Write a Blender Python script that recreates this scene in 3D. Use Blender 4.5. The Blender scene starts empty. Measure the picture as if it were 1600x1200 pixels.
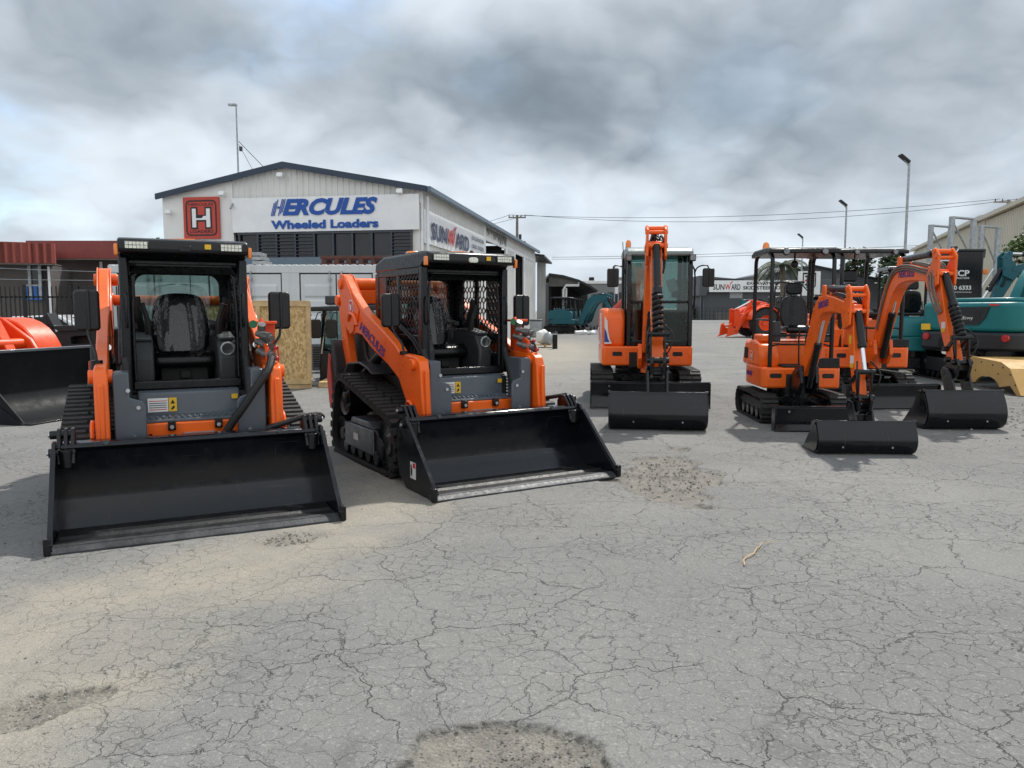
import bpy, bmesh, math, random
import numpy as np
from mathutils import Vector, Matrix, noise

random.seed(7)
R = math.radians
S = bpy.context.scene
COL = S.collection

# ------------------------------------------------------------------ camera
F, CH = 1200.0, 1.62
PITCH = math.atan(115 / 1200)
cam_d = bpy.data.cameras.new("camera")
cam = bpy.data.objects.new("camera", cam_d)
COL.objects.link(cam)
cam_d.sensor_fit = 'HORIZONTAL'
cam_d.sensor_width = 36.0
cam_d.lens = 36.0 * F / 1600
cam_d.clip_start = 0.05
cam_d.clip_end = 3000
cam.location = (0, 0, CH)
cam.rotation_euler = (R(90) - PITCH, 0, 0)
S.camera = cam

# ------------------------------------------------------------------ light
SUN_TO = Vector((0.34, 0.70, 1.02)).normalized()
sun_d = bpy.data.lights.new("sun", 'SUN')
sun_d.energy = 3.0
sun_d.angle = R(1.4)
sun_d.color = (1.0, 0.955, 0.89)
sun = bpy.data.objects.new("sun", sun_d)
COL.objects.link(sun)
sun.rotation_euler = (-SUN_TO).to_track_quat('-Z', 'Y').to_euler()
S.view_settings.view_transform = 'Standard'
S.view_settings.look = 'None'
S.view_settings.exposure = 0.42
S.view_settings.gamma = 1.0
S.cycles.use_denoising = True
S.cycles.max_bounces = 6
S.cycles.transparent_max_bounces = 12


class NT:
    """small node-tree writer"""
    def __init__(s, tree):
        s.t = tree
    def n(s, typ, **kw):
        nd = s.t.nodes.new(typ)
        for k, v in kw.items():
            if k.startswith('i_'):
                key = k[2:]
                key = int(key) if key.isdigit() else key.replace('_', ' ')
                sock = nd.inputs[key]
                if hasattr(v, 'is_output'):
                    s.t.links.new(v, sock)
                else:
                    sock.default_value = v
            else:
                setattr(nd, k, v)
        return nd
    def m(s, op, a, b=None, c=None, clamp=False):
        nd = s.t.nodes.new('ShaderNodeMath')
        nd.operation = op
        nd.use_clamp = clamp
        for i, v in enumerate((a, b, c)):
            if v is None:
                continue
            if hasattr(v, 'is_output'):
                s.t.links.new(v, nd.inputs[i])
            else:
                nd.inputs[i].default_value = v
        return nd.outputs[0]
    def mix(s, f, a, b, mode='MIX'):
        nd = s.t.nodes.new('ShaderNodeMix')
        nd.data_type = 'RGBA'
        nd.blend_type = mode
        for k, v in ((0, f), (6, a), (7, b)):
            if hasattr(v, 'is_output'):
                s.t.links.new(v, nd.inputs[k])
            else:
                nd.inputs[k].default_value = v if k == 0 else (tuple(v) + (1,))[:4]
        return nd.outputs[2]
    def ramp(s, f, lo, hi, a=0.0, b=1.0):
        nd = s.t.nodes.new('ShaderNodeMapRange')
        nd.interpolation_type = 'SMOOTHSTEP'
        s.t.links.new(f, nd.inputs[0])
        for i, v in enumerate((lo, hi, a, b)):
            nd.inputs[i + 1].default_value = v
        return nd.outputs[0]
    def noise(s, vec, scale, detail=4, rough=.55, dist=0.0, dims='3D'):
        nd = s.t.nodes.new('ShaderNodeTexNoise')
        nd.noise_dimensions = dims
        if vec is not None:
            s.t.links.new(vec, nd.inputs['Vector'])
        nd.inputs['Scale'].default_value = scale
        nd.inputs['Detail'].default_value = detail
        nd.inputs['Roughness'].default_value = rough
        nd.inputs['Distortion'].default_value = dist
        return nd.outputs['Fac']


# ------------------------------------------------------------------ world: broken overcast
W = bpy.data.worlds.new("World")
S.world = W
W.use_nodes = True
W.node_tree.nodes.clear()
w = NT(W.node_tree)
tc = w.n('ShaderNodeTexCoord').outputs['Generated']
sky = w.n('ShaderNodeTexSky')
sky.sky_type = 'NISHITA'
sky.sun_disc = False
sky.sun_elevation = math.asin(SUN_TO.z)
sky.sun_rotation = math.atan2(SUN_TO.x, SUN_TO.y)
sky.air_density = 1.0
sky.dust_density = 0.6
sep = w.n('ShaderNodeSeparateXYZ', i_0=tc)
X, Y, Z = sep.outputs
zz = w.m('ADD', w.m('MAXIMUM', Z, 0.0), 0.42)
px = w.m('DIVIDE', X, zz)
py = w.m('DIVIDE', Y, zz)
cv0 = w.n('ShaderNodeCombineXYZ', i_0=px, i_1=py, i_2=3.7).outputs[0]
# domain warp gives the billowed, torn edges of cloud
wp = w.n('ShaderNodeTexNoise', i_Vector=cv0, i_Scale=2.6, i_Detail=4.0, i_Roughness=.55)
wsub = w.n('ShaderNodeVectorMath', operation='SUBTRACT', i_0=wp.outputs['Color'], i_1=(.5, .5, .5))
cv = w.n('ShaderNodeVectorMath', operation='MULTIPLY_ADD', i_0=wsub.outputs[0], i_1=(.26, .26, .2), i_2=cv0).outputs[0]
n1 = w.noise(cv, 1.3, 4, .5)
n2 = w.noise(cv, 3.6, 5, .52)
n3 = w.noise(cv, 2.0, 6, .55)
# billows: rounded lumps with creases between them
def billow(sc):
    return w.m('ABSOLUTE', w.m('SUBTRACT', w.noise(cv, sc, 2, .45), 0.5))
puff = w.m('ADD', w.m('MULTIPLY', billow(2.2), 1.0), w.m('MULTIPLY', billow(5.2), 0.55))
az = w.m('ARCTAN2', X, Y)
el = w.m('ARCSINE', Z)
def blob(a0, e0, ra, re):
    da = w.m('DIVIDE', w.m('SUBTRACT', az, a0), ra)
    de = w.m('DIVIDE', w.m('SUBTRACT', el, e0), re)
    d2 = w.m('ADD', w.m('MULTIPLY', da, da), w.m('MULTIPLY', de, de))
    return w.m('POWER', 2.718, w.m('MULTIPLY', d2, -1.0))
bl = w.m('ADD', w.m('MULTIPLY', blob(0.09, 0.235, 0.28, 0.07), 0.42), w.m('MULTIPLY', blob(0.66, 0.40, 0.16, 0.10), 0.22))
bl = w.m('ADD', bl, w.m('MULTIPLY', blob(-0.14, 0.29, 0.14, 0.045), 0.14))
bl = w.m('ADD', bl, w.m('MULTIPLY', blob(0.42, 0.20, 0.26, 0.08), 0.10))
brt = w.m('ADD', w.m('MULTIPLY', blob(-0.05, 0.42, 0.42, 0.06), 0.42), w.m('MULTIPLY', blob(-0.30, 0.27, 0.16, 0.09), 0.04))
brt = w.m('ADD', brt, w.m('MULTIPLY', blob(0.15, 0.03, 0.7, 0.05), 0.03))
shade = w.m('ADD', w.m('MULTIPLY', w.m('SUBTRACT', n1, 0.5), 0.95), w.m('MULTIPLY', w.m('SUBTRACT', n2, 0.5), 0.75))
shade = w.m('ADD', w.m('ADD', shade, w.m('MULTIPLY', w.m('SUBTRACT', puff, 0.17), -1.35)), w.m('SUBTRACT', bl, brt))
dark = w.ramp(shade, -0.36, 0.74)
# cloud radiance (times Background strength 0.1)
c1 = w.mix(dark, (6.35, 7.0, 7.65), (1.7, 2.1, 2.5))
# thin places where blue shows through, mostly to the left
left = w.ramp(az, 0.15, -0.55)
gap = w.m('MULTIPLY', w.ramp(n3, 0.46, 0.68), w.m('MULTIPLY', w.m('MULTIPLY_ADD', left, 0.60, 0.10), w.ramp(el, 0.0, 0.12)), clamp=True)
blue = w.mix(1.0, sky.outputs[0], (1.55, 1.62, 1.62), 'MULTIPLY')
c2 = w.mix(gap, c1, blue)
# the sky behind the viewer and overhead is brighter, thinner cloud
c3 = w.mix(w.ramp(Y, 0.1, -0.5), c2, (7.4, 7.8, 8.1))
bg = w.n('ShaderNodeBackground', i_0=c3, i_1=0.1)
wo = w.n('ShaderNodeOutputWorld')
W.node_tree.links.new(bg.outputs[0], wo.inputs[0])


def at(u, v, Yd):
    """world point seen at photo pixel (u, v) at depth Yd"""
    x = (u - 800) / F
    y = -(v - 600) / F
    ry = math.cos(PITCH) + y * math.sin(PITCH)
    rz = -math.sin(PITCH) + y * math.cos(PITCH)
    t = Yd / ry
    return Vector((x * t, Yd, CH + rz * t))


# ------------------------------------------------------------------ materials
MATS = {}
def mat(name, col, rough=.5, metal=0.0, var=.12, vscale=3.0, bump=0.0, bscale=60.0, coat=0.0, dirt=0.0, dirtcol=(.30, .27, .22), spec=.5, streak=0.0, scratch=0.0):
    if name in MATS:
        return MATS[name]
    m = bpy.data.materials.new(name)
    m.use_nodes = True
    t = NT(m.node_tree)
    b = m.node_tree.nodes['Principled BSDF']
    oc = t.n('ShaderNodeTexCoord').outputs['Object']
    nz = t.noise(oc, vscale, 5, .6)
    lo = tuple(c * (1 - var) for c in col)
    hi = tuple(min(1, c * (1 + var)) for c in col)
    c = t.mix(t.ramp(nz, .3, .7), lo, hi)
    if dirt:
        dv_ = t.n('ShaderNodeMapping', i_0=oc, i_3=(1, 1, streak)).outputs[0] if streak else oc
        nd = t.noise(dv_, vscale * 2.3, 8, .68, .4)
        c = t.mix(t.m('MULTIPLY', t.ramp(nd, .52, .74), dirt), c, dirtcol)
    if scratch:
        for rot, sc in ((.3, (2, 2, 60)), (-.9, (50, 3, 3)), (1.2, (3, 3, 70))):
            sv = t.n('ShaderNodeMapping', i_0=oc, i_2=(rot, rot * .6, rot), i_3=sc).outputs[0]
            c = t.mix(t.m('MULTIPLY', t.ramp(t.noise(sv, 1.0, 3, .5, .2), .69, .74), scratch), c, (.055, .055, .054))
        low = t.noise(oc, 9, 6, .7, .3)
        c = t.mix(t.m('MULTIPLY', t.ramp(low, .60, .72), scratch * .5), c, (.07, .063, .052))
    m.node_tree.links.new(c, b.inputs['Base Color'])
    nr = t.noise(oc, vscale * 4, 4, .6)
    rr = t.ramp(nr, .25, .75, max(0.02, rough - .09), min(1, rough + .11))
    m.node_tree.links.new(rr, b.inputs['Roughness'])
    b.inputs['Metallic'].default_value = metal
    b.inputs['Specular IOR Level'].default_value = spec
    if coat:
        b.inputs['Coat Weight'].default_value = coat
        b.inputs['Coat Roughness'].default_value = .08
    if bump:
        bn = t.n('ShaderNodeBump', i_Strength=min(1.0, bump), i_Distance=.01)
        m.node_tree.links.new(t.noise(oc, bscale, 4, .6), bn.inputs['Height'])
        m.node_tree.links.new(bn.outputs[0], b.inputs['Normal'])
    MATS[name] = m
    return m

def glass(name, tint, alpha, rough=.03, graze=.7):
    """see-through pane: transparent tint plus mirror-like coat"""
    m = bpy.data.materials.new(name)
    m.use_nodes = True
    t = NT(m.node_tree)
    m.node_tree.nodes.clear()
    tr = t.n('ShaderNodeBsdfTransparent', i_0=tuple(tint) + (1,))
    gl = t.n('ShaderNodeBsdfGlossy', i_0=(1, 1, 1, 1), i_1=rough)
    lw = t.n('ShaderNodeLayerWeight')
    f = t.m('ADD', t.m('MULTIPLY', t.m('POWER', lw.outputs['Facing'], 4.0), graze), alpha, clamp=True)
    mx = t.n('ShaderNodeMixShader', i_0=f, i_1=tr.outputs[0], i_2=gl.outputs[0])
    o = t.n('ShaderNodeOutputMaterial')
    m.node_tree.links.new(mx.outputs[0], o.inputs[0])
    MATS[name] = m
    return m

ORANGE = mat('orange_paint', (.88, .135, .010), .32, 0, .05, 2.0, coat=.15, dirt=.24, dirtcol=(.60, .17, .05), spec=.4)
ORANGE_FAR = mat('orange_red_paint', (.80, .075, .009), .36, 0, .05, 2.0, coat=.1, dirt=.08, dirtcol=(.40, .08, .03), spec=.35)
BLACK = mat('black_paint', (.0045, .005, .0065), .26, 0, .25, 4.0, dirt=.05, dirtcol=(.02, .02, .02), spec=.40)
BUCKET = mat('bucket_black_paint', (.0035, .0045, .0075), .17, 0, .3, 2.0, bump=.06, bscale=10, dirt=.16, dirtcol=(.012, .013, .015), spec=.46, scratch=.35)
FLOORB = mat('scraped_bucket_floor', (.012, .013, .014), .40, .0, .3, 6.0, bump=.4, bscale=90, dirt=.7, dirtcol=(.040, .040, .038), spec=.3, scratch=.9)
EDGE = mat('cutting_edge_steel', (.055, .058, .062), .45, .25, .3, 6.0, bump=.3, bscale=60, dirt=.5, dirtcol=(.11, .106, .10), spec=.2)
GREY = mat('grey_paint', (.086, .102, .122), .36, 0, .06, 3.0, coat=.05, dirt=.12, dirtcol=(.13, .13, .125))
DGREY = mat('dark_grey_plastic', (.034, .038, .042), .5, 0, .15, 5.0, bump=.15, bscale=200, dirt=.1, dirtcol=(.08, .08, .08))
CABGREY = mat('cab_lining_grey', (.085, .094, .098), .6, 0, .08, 4.0, bump=.15, bscale=160)
PLASTIC = mat('black_plastic', (.007, .007, .008), .42, 0, .2, 5.0, bump=.12, bscale=220)
RUBBER = mat('track_rubber', (.014, .0135, .013), .68, 0, .25, 6.0, bump=.4, bscale=120, dirt=.45, dirtcol=(.045, .043, .040))
TYRE = mat('tyre_rubber', (.022, .022, .022), .75, 0, .2, 6.0, bump=.4, bscale=100, dirt=.5, dirtcol=(.08, .075, .065))
SEATM = mat('seat_vinyl', (.006, .006, .007), .24, 0, .2, 7.0, bump=.5, bscale=6, spec=.34)
STEEL = mat('bright_steel', (.55, .56, .57), .28, .9, .1, 5.0)
CHROME = mat('chrome_rod', (.75, .76, .78), .12, 1.0, .05, 5.0)
GALV = mat('galvanised_steel', (.36, .38, .39), .5, .5, .2, 8.0)
HOSE = mat('black_hose', (.006, .006, .0065), .5, 0, .2, 20.0, bump=.6, bscale=150)
WHITE = mat('white_paint', (.80, .81, .82), .45, 0, .04, 2.0, dirt=.12, dirtcol=(.55, .52, .47), streak=.10)
WCLAD = mat('off_white_cladding', (.70, .70, .675), .5, 0, .04, 1.0, dirt=.38, dirtcol=(.46, .43, .38), streak=.10)
WREND = mat('white_panel', (.76, .755, .73), .55, 0, .03, .6, dirt=.28, dirtcol=(.55, .51, .46), streak=.10)
CONT = mat('container_white', (.58, .61, .62), .5, 0, .06, .8, dirt=.45, dirtcol=(.34, .30, .24), streak=.10)
NAVY = mat('navy_trim', (.018, .035, .065), .4, 0, .1, 2.0)
NAVYT = mat('blue_lettering', (.005, .075, .36), .5, 0, .03, 2.0)
SIGNN = mat('slate_blue_lettering', (.03, .045, .11), .5, 0, .03, 2.0)
PURPLE = mat('violet_lettering', (.10, .035, .22), .5, 0, .03, 2.0)
REDT = mat('red_lettering', (.58, .03, .03), .5, 0, .03, 2.0)
BLKT = mat('black_lettering', (.012, .012, .015), .5, 0, .03, 2.0)
WHT = mat('white_lettering', (.78, .78, .78), .5, 0, .03, 2.0)
REDSIGN = mat('red_sign_board', (.50, .055, .035), .5, 0, .06, 2.0)
DKWIN = mat('dark_window', (.012, .014, .018), .12, 0, .3, .7)
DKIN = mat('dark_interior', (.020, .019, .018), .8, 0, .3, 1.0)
SHEDIN = mat('weathered_inner_cladding', (.12, .115, .105), .6, 0, .2, 1.5, dirt=.5, dirtcol=(.07, .06, .05))
BLUEGREY = mat('blue_grey_frame', (.13, .18, .23), .45, 0, .06, 2.0)
REDROOF = mat('red_fascia', (.30, .062, .046), .5, 0, .10, 1.0, dirt=.2, dirtcol=(.22, .06, .05))
DRED = mat('dark_red_fascia', (.22, .046, .038), .5, 0, .10, 1.0, dirt=.2, dirtcol=(.14, .04, .04))
BRICK = mat('grey_render', (.105, .092, .086), .8, 0, .12, 1.5, bump=.2, bscale=20)
CREAM = mat('cream_cladding', (.56, .51, .40), .55, 0, .05, .6, dirt=.15, dirtcol=(.42, .37, .28), streak=.10)
YELLOW = mat('tan_yellow_paint', (.52, .315, .095), .42, 0, .06, 3.0, dirt=.22, dirtcol=(.36, .25, .12))
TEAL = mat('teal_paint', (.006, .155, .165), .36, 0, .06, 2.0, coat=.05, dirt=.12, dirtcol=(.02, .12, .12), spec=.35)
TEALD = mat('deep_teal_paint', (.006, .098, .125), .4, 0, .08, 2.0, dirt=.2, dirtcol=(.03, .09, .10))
SKIRT = mat('charcoal_skirt', (.019, .021, .024), .42, 0, .12, 4.0, dirt=.15, dirtcol=(.04, .04, .04), spec=.4)
DGBLD = mat('dark_grey_wall', (.075, .08, .088), .6, 0, .05, .3)
MGBLD = mat('mid_grey_wall', (.20, .205, .20), .7, 0, .06, .3)
RUST = mat('oxide_red_steel', (.085, .028, .020), .7, 0, .3, 5.0, dirt=.4, dirtcol=(.05, .03, .025))
AMBER = mat('amber_lens', (.85, .22, .02), .15, 0, .05, 5.0, coat=.6)
REDL = mat('red_lens', (.42, .015, .02), .2, 0, .05, 5.0, coat=.5)
LED = mat('led_lens', (.80, .80, .66), .2, 0, .3, 60.0, coat=.5)
LENS = mat('lamp_glass', (.20, .21, .22), .12, .3, .3, 30.0)
LABW = mat('white_sticker', (.75, .75, .74), .4, 0, .03, 3.0)
LABY = mat('yellow_sticker', (.80, .48, .02), .4, 0, .03, 3.0)
BLUE = mat('blue_board', (.012, .12, .42), .5, 0, .08, 2.0)
COUPL = mat('dull_fitting_steel', (.16, .155, .15), .4, .4, .3, 14.0)
WFRAME = mat('dark_window_frame', (.045, .055, .07), .4, 0, .1, 2.0)
GREENL = mat('green_tag', (.012, .13, .05), .4, 0, .05, 3.0)
TIMBER = mat('pine_timber', (.52, .37, .19), .7, 0, .2, 5.0, bump=.3, bscale=30)
LEAF = mat('tree_leaves', (.075, .125, .024), .6, 0, .55, 1.2)
LEAFD = mat('dark_tree_leaves', (.035, .062, .022), .6, 0, .5, .6)
BARK = mat('bark', (.16, .13, .10), .85, 0, .3, 6.0, bump=.5, bscale=30)
CARW = mat('white_car_paint', (.70, .71, .72), .25, 0, .03, 2.0, coat=.6)
MIRR = mat('mirror_glass', (.55, .57, .6), .04, 1.0, .02, 2.0)
POLEM = mat('weathered_pole', (.19, .175, .155), .8, 0, .2, 3.0)
WIREM = mat('cable_black', (.035, .037, .04), .7, 0, .1, 3.0)
STONE = mat('loose_stone', (.24, .23, .205), .9, 0, .35, 9.0, bump=.4, bscale=80)
CABGLASS = glass('tinted_cab_glass', (.50, .62, .60), .05)
DKGLASS = glass('smoked_glass', (.38, .46, .46), .08)
FILM = glass('clear_plastic_film', (.95, .955, .96), .04, .012, .28)

# oriented strand board
def osb():
    m = mat('strand_board', (.52, .36, .16), .75, 0, .05, 2.0)
    t = NT(m.node_tree)
    b = m.node_tree.nodes['Principled BSDF']
    oc = t.n('ShaderNodeTexCoord').outputs['Object']
    dn = t.noise(oc, 9, 3, .5, 1.0)
    v = t.n('ShaderNodeTexVoronoi', i_Vector=t.n('ShaderNodeMapping', i_0=oc, i_3=(34, 30, 17)).outputs[0], i_Scale=1.0)
    v.inputs['Randomness'].default_value = 1.0
    sx = t.n('ShaderNodeSeparateColor', i_0=v.outputs['Color'])
    f = t.m('ADD', t.m('MULTIPLY', sx.outputs[0], .65), t.m('MULTIPLY', dn, .4))
    c = t.mix(t.ramp(f, .1, .95), (.36, .225, .085), (.68, .49, .235))
    m.node_tree.links.new(c, b.inputs['Base Color'])
    return m
OSB = osb()


# ------------------------------------------------------------------ mesh builder
def frame_of(d):
    d = d.normalized()
    a = Vector((0, 0, 1)) if abs(d.z) < .9 else Vector((1, 0, 0))
    u = d.cross(a).normalized()
    return u, d.cross(u).normalized()

class MB:
    def __init__(s):
        s.v = []
        s.f = []
    def add(s, vs, fs):
        o = len(s.v)
        s.v += [tuple(p) for p in vs]
        s.f += [tuple(i + o for i in f) for f in fs]
        return s
    def box(s, c, size, rot=None, taper=1.0):
        hx, hy, hz = size[0] / 2, size[1] / 2, size[2] / 2
        vs = [Vector((x * hx * (taper if z > 0 else 1), y * hy * (taper if z > 0 else 1), z * hz)) for z in (-1, 1) for x, y in ((-1, -1), (1, -1), (1, 1), (-1, 1))]
        if rot:
            from mathutils import Euler
            mt = Euler(rot).to_matrix()
            vs = [mt @ p for p in vs]
        c = Vector(c)
        return s.add([p + c for p in vs], [(3, 2, 1, 0), (4, 5, 6, 7), (0, 1, 5, 4), (1, 2, 6, 5), (2, 3, 7, 6), (3, 0, 4, 7)])
    def bb(s, x0, x1, y0, y1, z0, z1):
        return s.box(((x0 + x1) / 2, (y0 + y1) / 2, (z0 + z1) / 2), (abs(x1 - x0), abs(y1 - y0), abs(z1 - z0)))
    def prism(s, poly, axis, a, b):
        """polygon extruded along an axis: 'x' takes (y,z), 'y' takes (x,z), 'z' takes (x,y)"""
        f = {'x': lambda p, t: (t, p[0], p[1]), 'y': lambda p, t: (p[0], t, p[1]), 'z': lambda p, t: (p[0], p[1], t)}[axis]
        n = len(poly)
        vs = [f(p, a) for p in poly] + [f(p, b) for p in poly]
        fs = [tuple(range(n))[::-1], tuple(range(n, 2 * n))] + [(i, (i + 1) % n, (i + 1) % n + n, i + n) for i in range(n)]
        return s.add(vs, fs)
    def cyl(s, p0, p1, r, r1=None, n=16, cap=True):
        p0, p1 = Vector(p0), Vector(p1)
        r1 = r if r1 is None else r1
        u, w_ = frame_of(p1 - p0)
        ring = lambda p, q: [p + (u * math.cos(2 * math.pi * i / n) + w_ * math.sin(2 * math.pi * i / n)) * q for i in range(n)]
        vs = ring(p0, r) + ring(p1, r1)
        fs = [(i, (i + 1) % n, (i + 1) % n + n, i + n) for i in range(n)]
        if cap:
            fs += [tuple(range(n))[::-1], tuple(range(n, 2 * n))]
        return s.add(vs, fs)
    def tube(s, pts, r, n=8, smooth=0, closed=False):
        pts = [Vector(p) for p in pts]
        for _ in range(smooth):
            q = [pts[0]]
            for a, b in zip(pts, pts[1:]):
                q += [a * .75 + b * .25, a * .25 + b * .75]
            pts = q + [pts[-1]]
        vs, fs = [], []
        m = len(pts)
        u = None
        for i, p in enumerate(pts):
            d = (pts[(i + 1) % m] - pts[i - 1]) if closed else (pts[min(i + 1, m - 1)] - pts[max(i - 1, 0)])
            if d.length < 1e-9:
                d = Vector((0, 0, 1))
            d.normalize()
            if u is None:
                u, _w = frame_of(d)
            u = (u - d * u.dot(d))
            if u.length < 1e-6:
                u, _w = frame_of(d)
            u.normalize()
            w_ = d.cross(u)
            rr = float(np.interp(i / max(1, m - 1), np.linspace(0, 1, len(r)), r)) if isinstance(r, (list, tuple)) else r
            vs += [p + (u * math.cos(2 * math.pi * k / n) + w_ * math.sin(2 * math.pi * k / n)) * rr for k in range(n)]
        for i in range(m if closed else m - 1):
            j = (i + 1) % m
            fs += [(i * n + k, i * n + (k + 1) % n, j * n + (k + 1) % n, j * n + k) for k in range(n)]
        if not closed:
            fs += [tuple(range(n))[::-1], tuple(range((m - 1) * n, m * n))]
        return s.add(vs, fs)
    def lathe(s, prof, c, axis='x', n=28):
        """profile [(r, t)] spun about an axis through c"""
        vs, fs = [], []
        c = Vector(c)
        for k in range(n):
            a = 2 * math.pi * k / n
            for r, tt in prof:
                q = (r * math.cos(a), r * math.sin(a))
                vs.append(c + Vector({'x': (tt, q[0], q[1]), 'y': (q[0], tt, q[1]), 'z': (q[0], q[1], tt)}[axis]))
        m = len(prof)
        for k in range(n):
            for i in range(m - 1):
                a, b = k * m + i, ((k + 1) % n) * m + i
                fs.append((a, b, b + 1, a + 1))
        return s.add(vs, fs)
    def ribbon(s, poly, axis, a, b, th):
        """open polyline (2-D) with thickness th, extruded along axis"""
        pts = [Vector(p) for p in poly]
        off = []
        for i, p in enumerate(pts):
            d = pts[min(i + 1, len(pts) - 1)] - pts[max(i - 1, 0)]
            d.normalize()
            off.append(p + Vector((-d.y, d.x)) * th)
        return s.prism([tuple(p) for p in pts] + [tuple(p) for p in off[::-1]], axis, a, b)
    def ball(s, c, r, nu=12, nv=8, sc=(1, 1, 1)):
        vs, fs = [], []
        c = Vector(c)
        for j in range(nv + 1):
            ph = math.pi * j / nv
            for i in range(nu):
                th = 2 * math.pi * i / nu
                vs.append(c + Vector((sc[0] * r * math.sin(ph) * math.cos(th), sc[1] * r * math.sin(ph) * math.sin(th), sc[2] * r * math.cos(ph))))
        for j in range(nv):
            for i in range(nu):
                fs.append((j * nu + i, (j + 1) * nu + i, (j + 1) * nu + (i + 1) % nu, j * nu + (i + 1) % nu))
        return s.add(vs, fs)
    def islands(s):
        up = list(range(len(s.v)))
        def root(i):
            while up[i] != i:
                up[i] = up[up[i]]
                i = up[i]
            return i
        for f in s.f:
            for i in f[1:]:
                up[root(f[0])] = root(i)
        out = {}
        for f in s.f:
            out.setdefault(root(f[0]), []).append(f)
        res = []
        for fs in out.values():
            ids = sorted({i for f in fs for i in f})
            k = {i: j for j, i in enumerate(ids)}
            m = MB()
            m.v = [s.v[i] for i in ids]
            m.f = [tuple(k[i] for i in f) for f in fs]
            res.append(m)
        return res
    EACH = {'canopy_post', 'bolt', 'beam_clip', 'roller', 'slot', 'post', 'pillar', 'control_lever', 'armrest_console', 'boom_lug', 'bucket_ear', 'air_vent', 'skid', 'bearer', 'tooth', 'leg', 'pin', 'dust_cap', 'strand_wire', 'stay_wire', 'hose_clamp', 'rear_trim', 'bay_beam', 'console', 'torn_sarking', 'insulator', 'crossarm', 'coupler_hose', 'arm_hose', 'weld_bead', 'hose', 'plank', 'pin_boss', 'louvre', 'corner_flashing'}
    def build(s, name, m, parent=None, bevel=0.0, smooth=35, loc=(0, 0, 0), rz=0.0, seg=2, subsurf=0):
        if name in MB.EACH and parent:
            parts = s.islands()
            if 1 < len(parts) <= 40:
                return [p.build_one(name, m, parent, bevel, smooth, loc, rz, seg, subsurf) for p in parts][-1]
        return s.build_one(name, m, parent, bevel, smooth, loc, rz, seg, subsurf)
    def build_one(s, name, m, parent=None, bevel=0.0, smooth=35, loc=(0, 0, 0), rz=0.0, seg=2, subsurf=0):
        me = bpy.data.meshes.new(name)
        me.from_pydata(s.v, [], s.f)
        me.validate()
        bm = bmesh.new()
        bm.from_mesh(me)
        bmesh.ops.recalc_face_normals(bm, faces=bm.faces)
        bm.to_mesh(me)
        bm.free()
        me.materials.append(m)
        if smooth:
            me.shade_smooth()
            me.set_sharp_from_angle(angle=R(smooth))
        o = bpy.data.objects.new(name, me)
        COL.objects.link(o)
        o.location = loc
        o.rotation_euler = (0, 0, rz)
        if parent:
            o.parent = parent
        if bevel:
            md = o.modifiers.new('bevel', 'BEVEL')
            md.width = bevel
            md.segments = seg
            md.limit_method = 'ANGLE'
            md.angle_limit = R(40)
            md.harden_normals = False
        if subsurf:
            md = o.modifiers.new('sub', 'SUBSURF')
            md.levels = md.render_levels = subsurf
        return o

def tag(o, label=None, cat=None, group=None, kind=None):
    if label: o['label'] = label
    if cat: o['category'] = cat
    if group: o['group'] = group
    if kind: o['kind'] = kind
    return o

def thing(name, label, cat, loc=(0, 0, 0), rz=0.0, group=None):
    o = bpy.data.objects.new(name, None)
    o.empty_display_size = .2
    COL.objects.link(o)
    o.location = loc
    o.rotation_euler = (0, 0, rz)
    return tag(o, label, cat, group)

def kids(o):
    return [c for c in COL.objects if c.parent == o]

def copy_tree(o, parent=None):
    c = o.copy()
    COL.objects.link(c)
    if parent: c.parent = parent
    for ch in list(o.children):
        copy_tree(ch, c)
    return c

def rrect(x0, x1, z0, z1, r, n=5):
    p = []
    for cx, cz, a0 in ((x1 - r, z1 - r, 0), (x0 + r, z1 - r, 90), (x0 + r, z0 + r, 180), (x1 - r, z0 + r, 270)):
        p += [(cx + r * math.cos(R(a0 + 90 * i / n)), cz + r * math.sin(R(a0 + 90 * i / n))) for i in range(n + 1)]
    return p

def frame_panel(mb, outer, inner, axis, a, b):
    """flat panel with one hole; outer and inner lists of the same length"""
    f = {'x': lambda p, t: (t, p[0], p[1]), 'y': lambda p, t: (p[0], t, p[1])}[axis]
    n = len(outer)
    vs = [f(p, a) for p in outer] + [f(p, a) for p in inner] + [f(p, b) for p in outer] + [f(p, b) for p in inner]
    fs = []
    for i in range(n):
        j = (i + 1) % n
        fs += [(i, j, n + j, n + i), (2 * n + i, 3 * n + i, 3 * n + j, 2 * n + j), (i, 2 * n + i, 2 * n + j, j), (n + i, n + j, 3 * n + j, 3 * n + i)]
    mb.add(vs, fs)
    return mb

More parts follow.
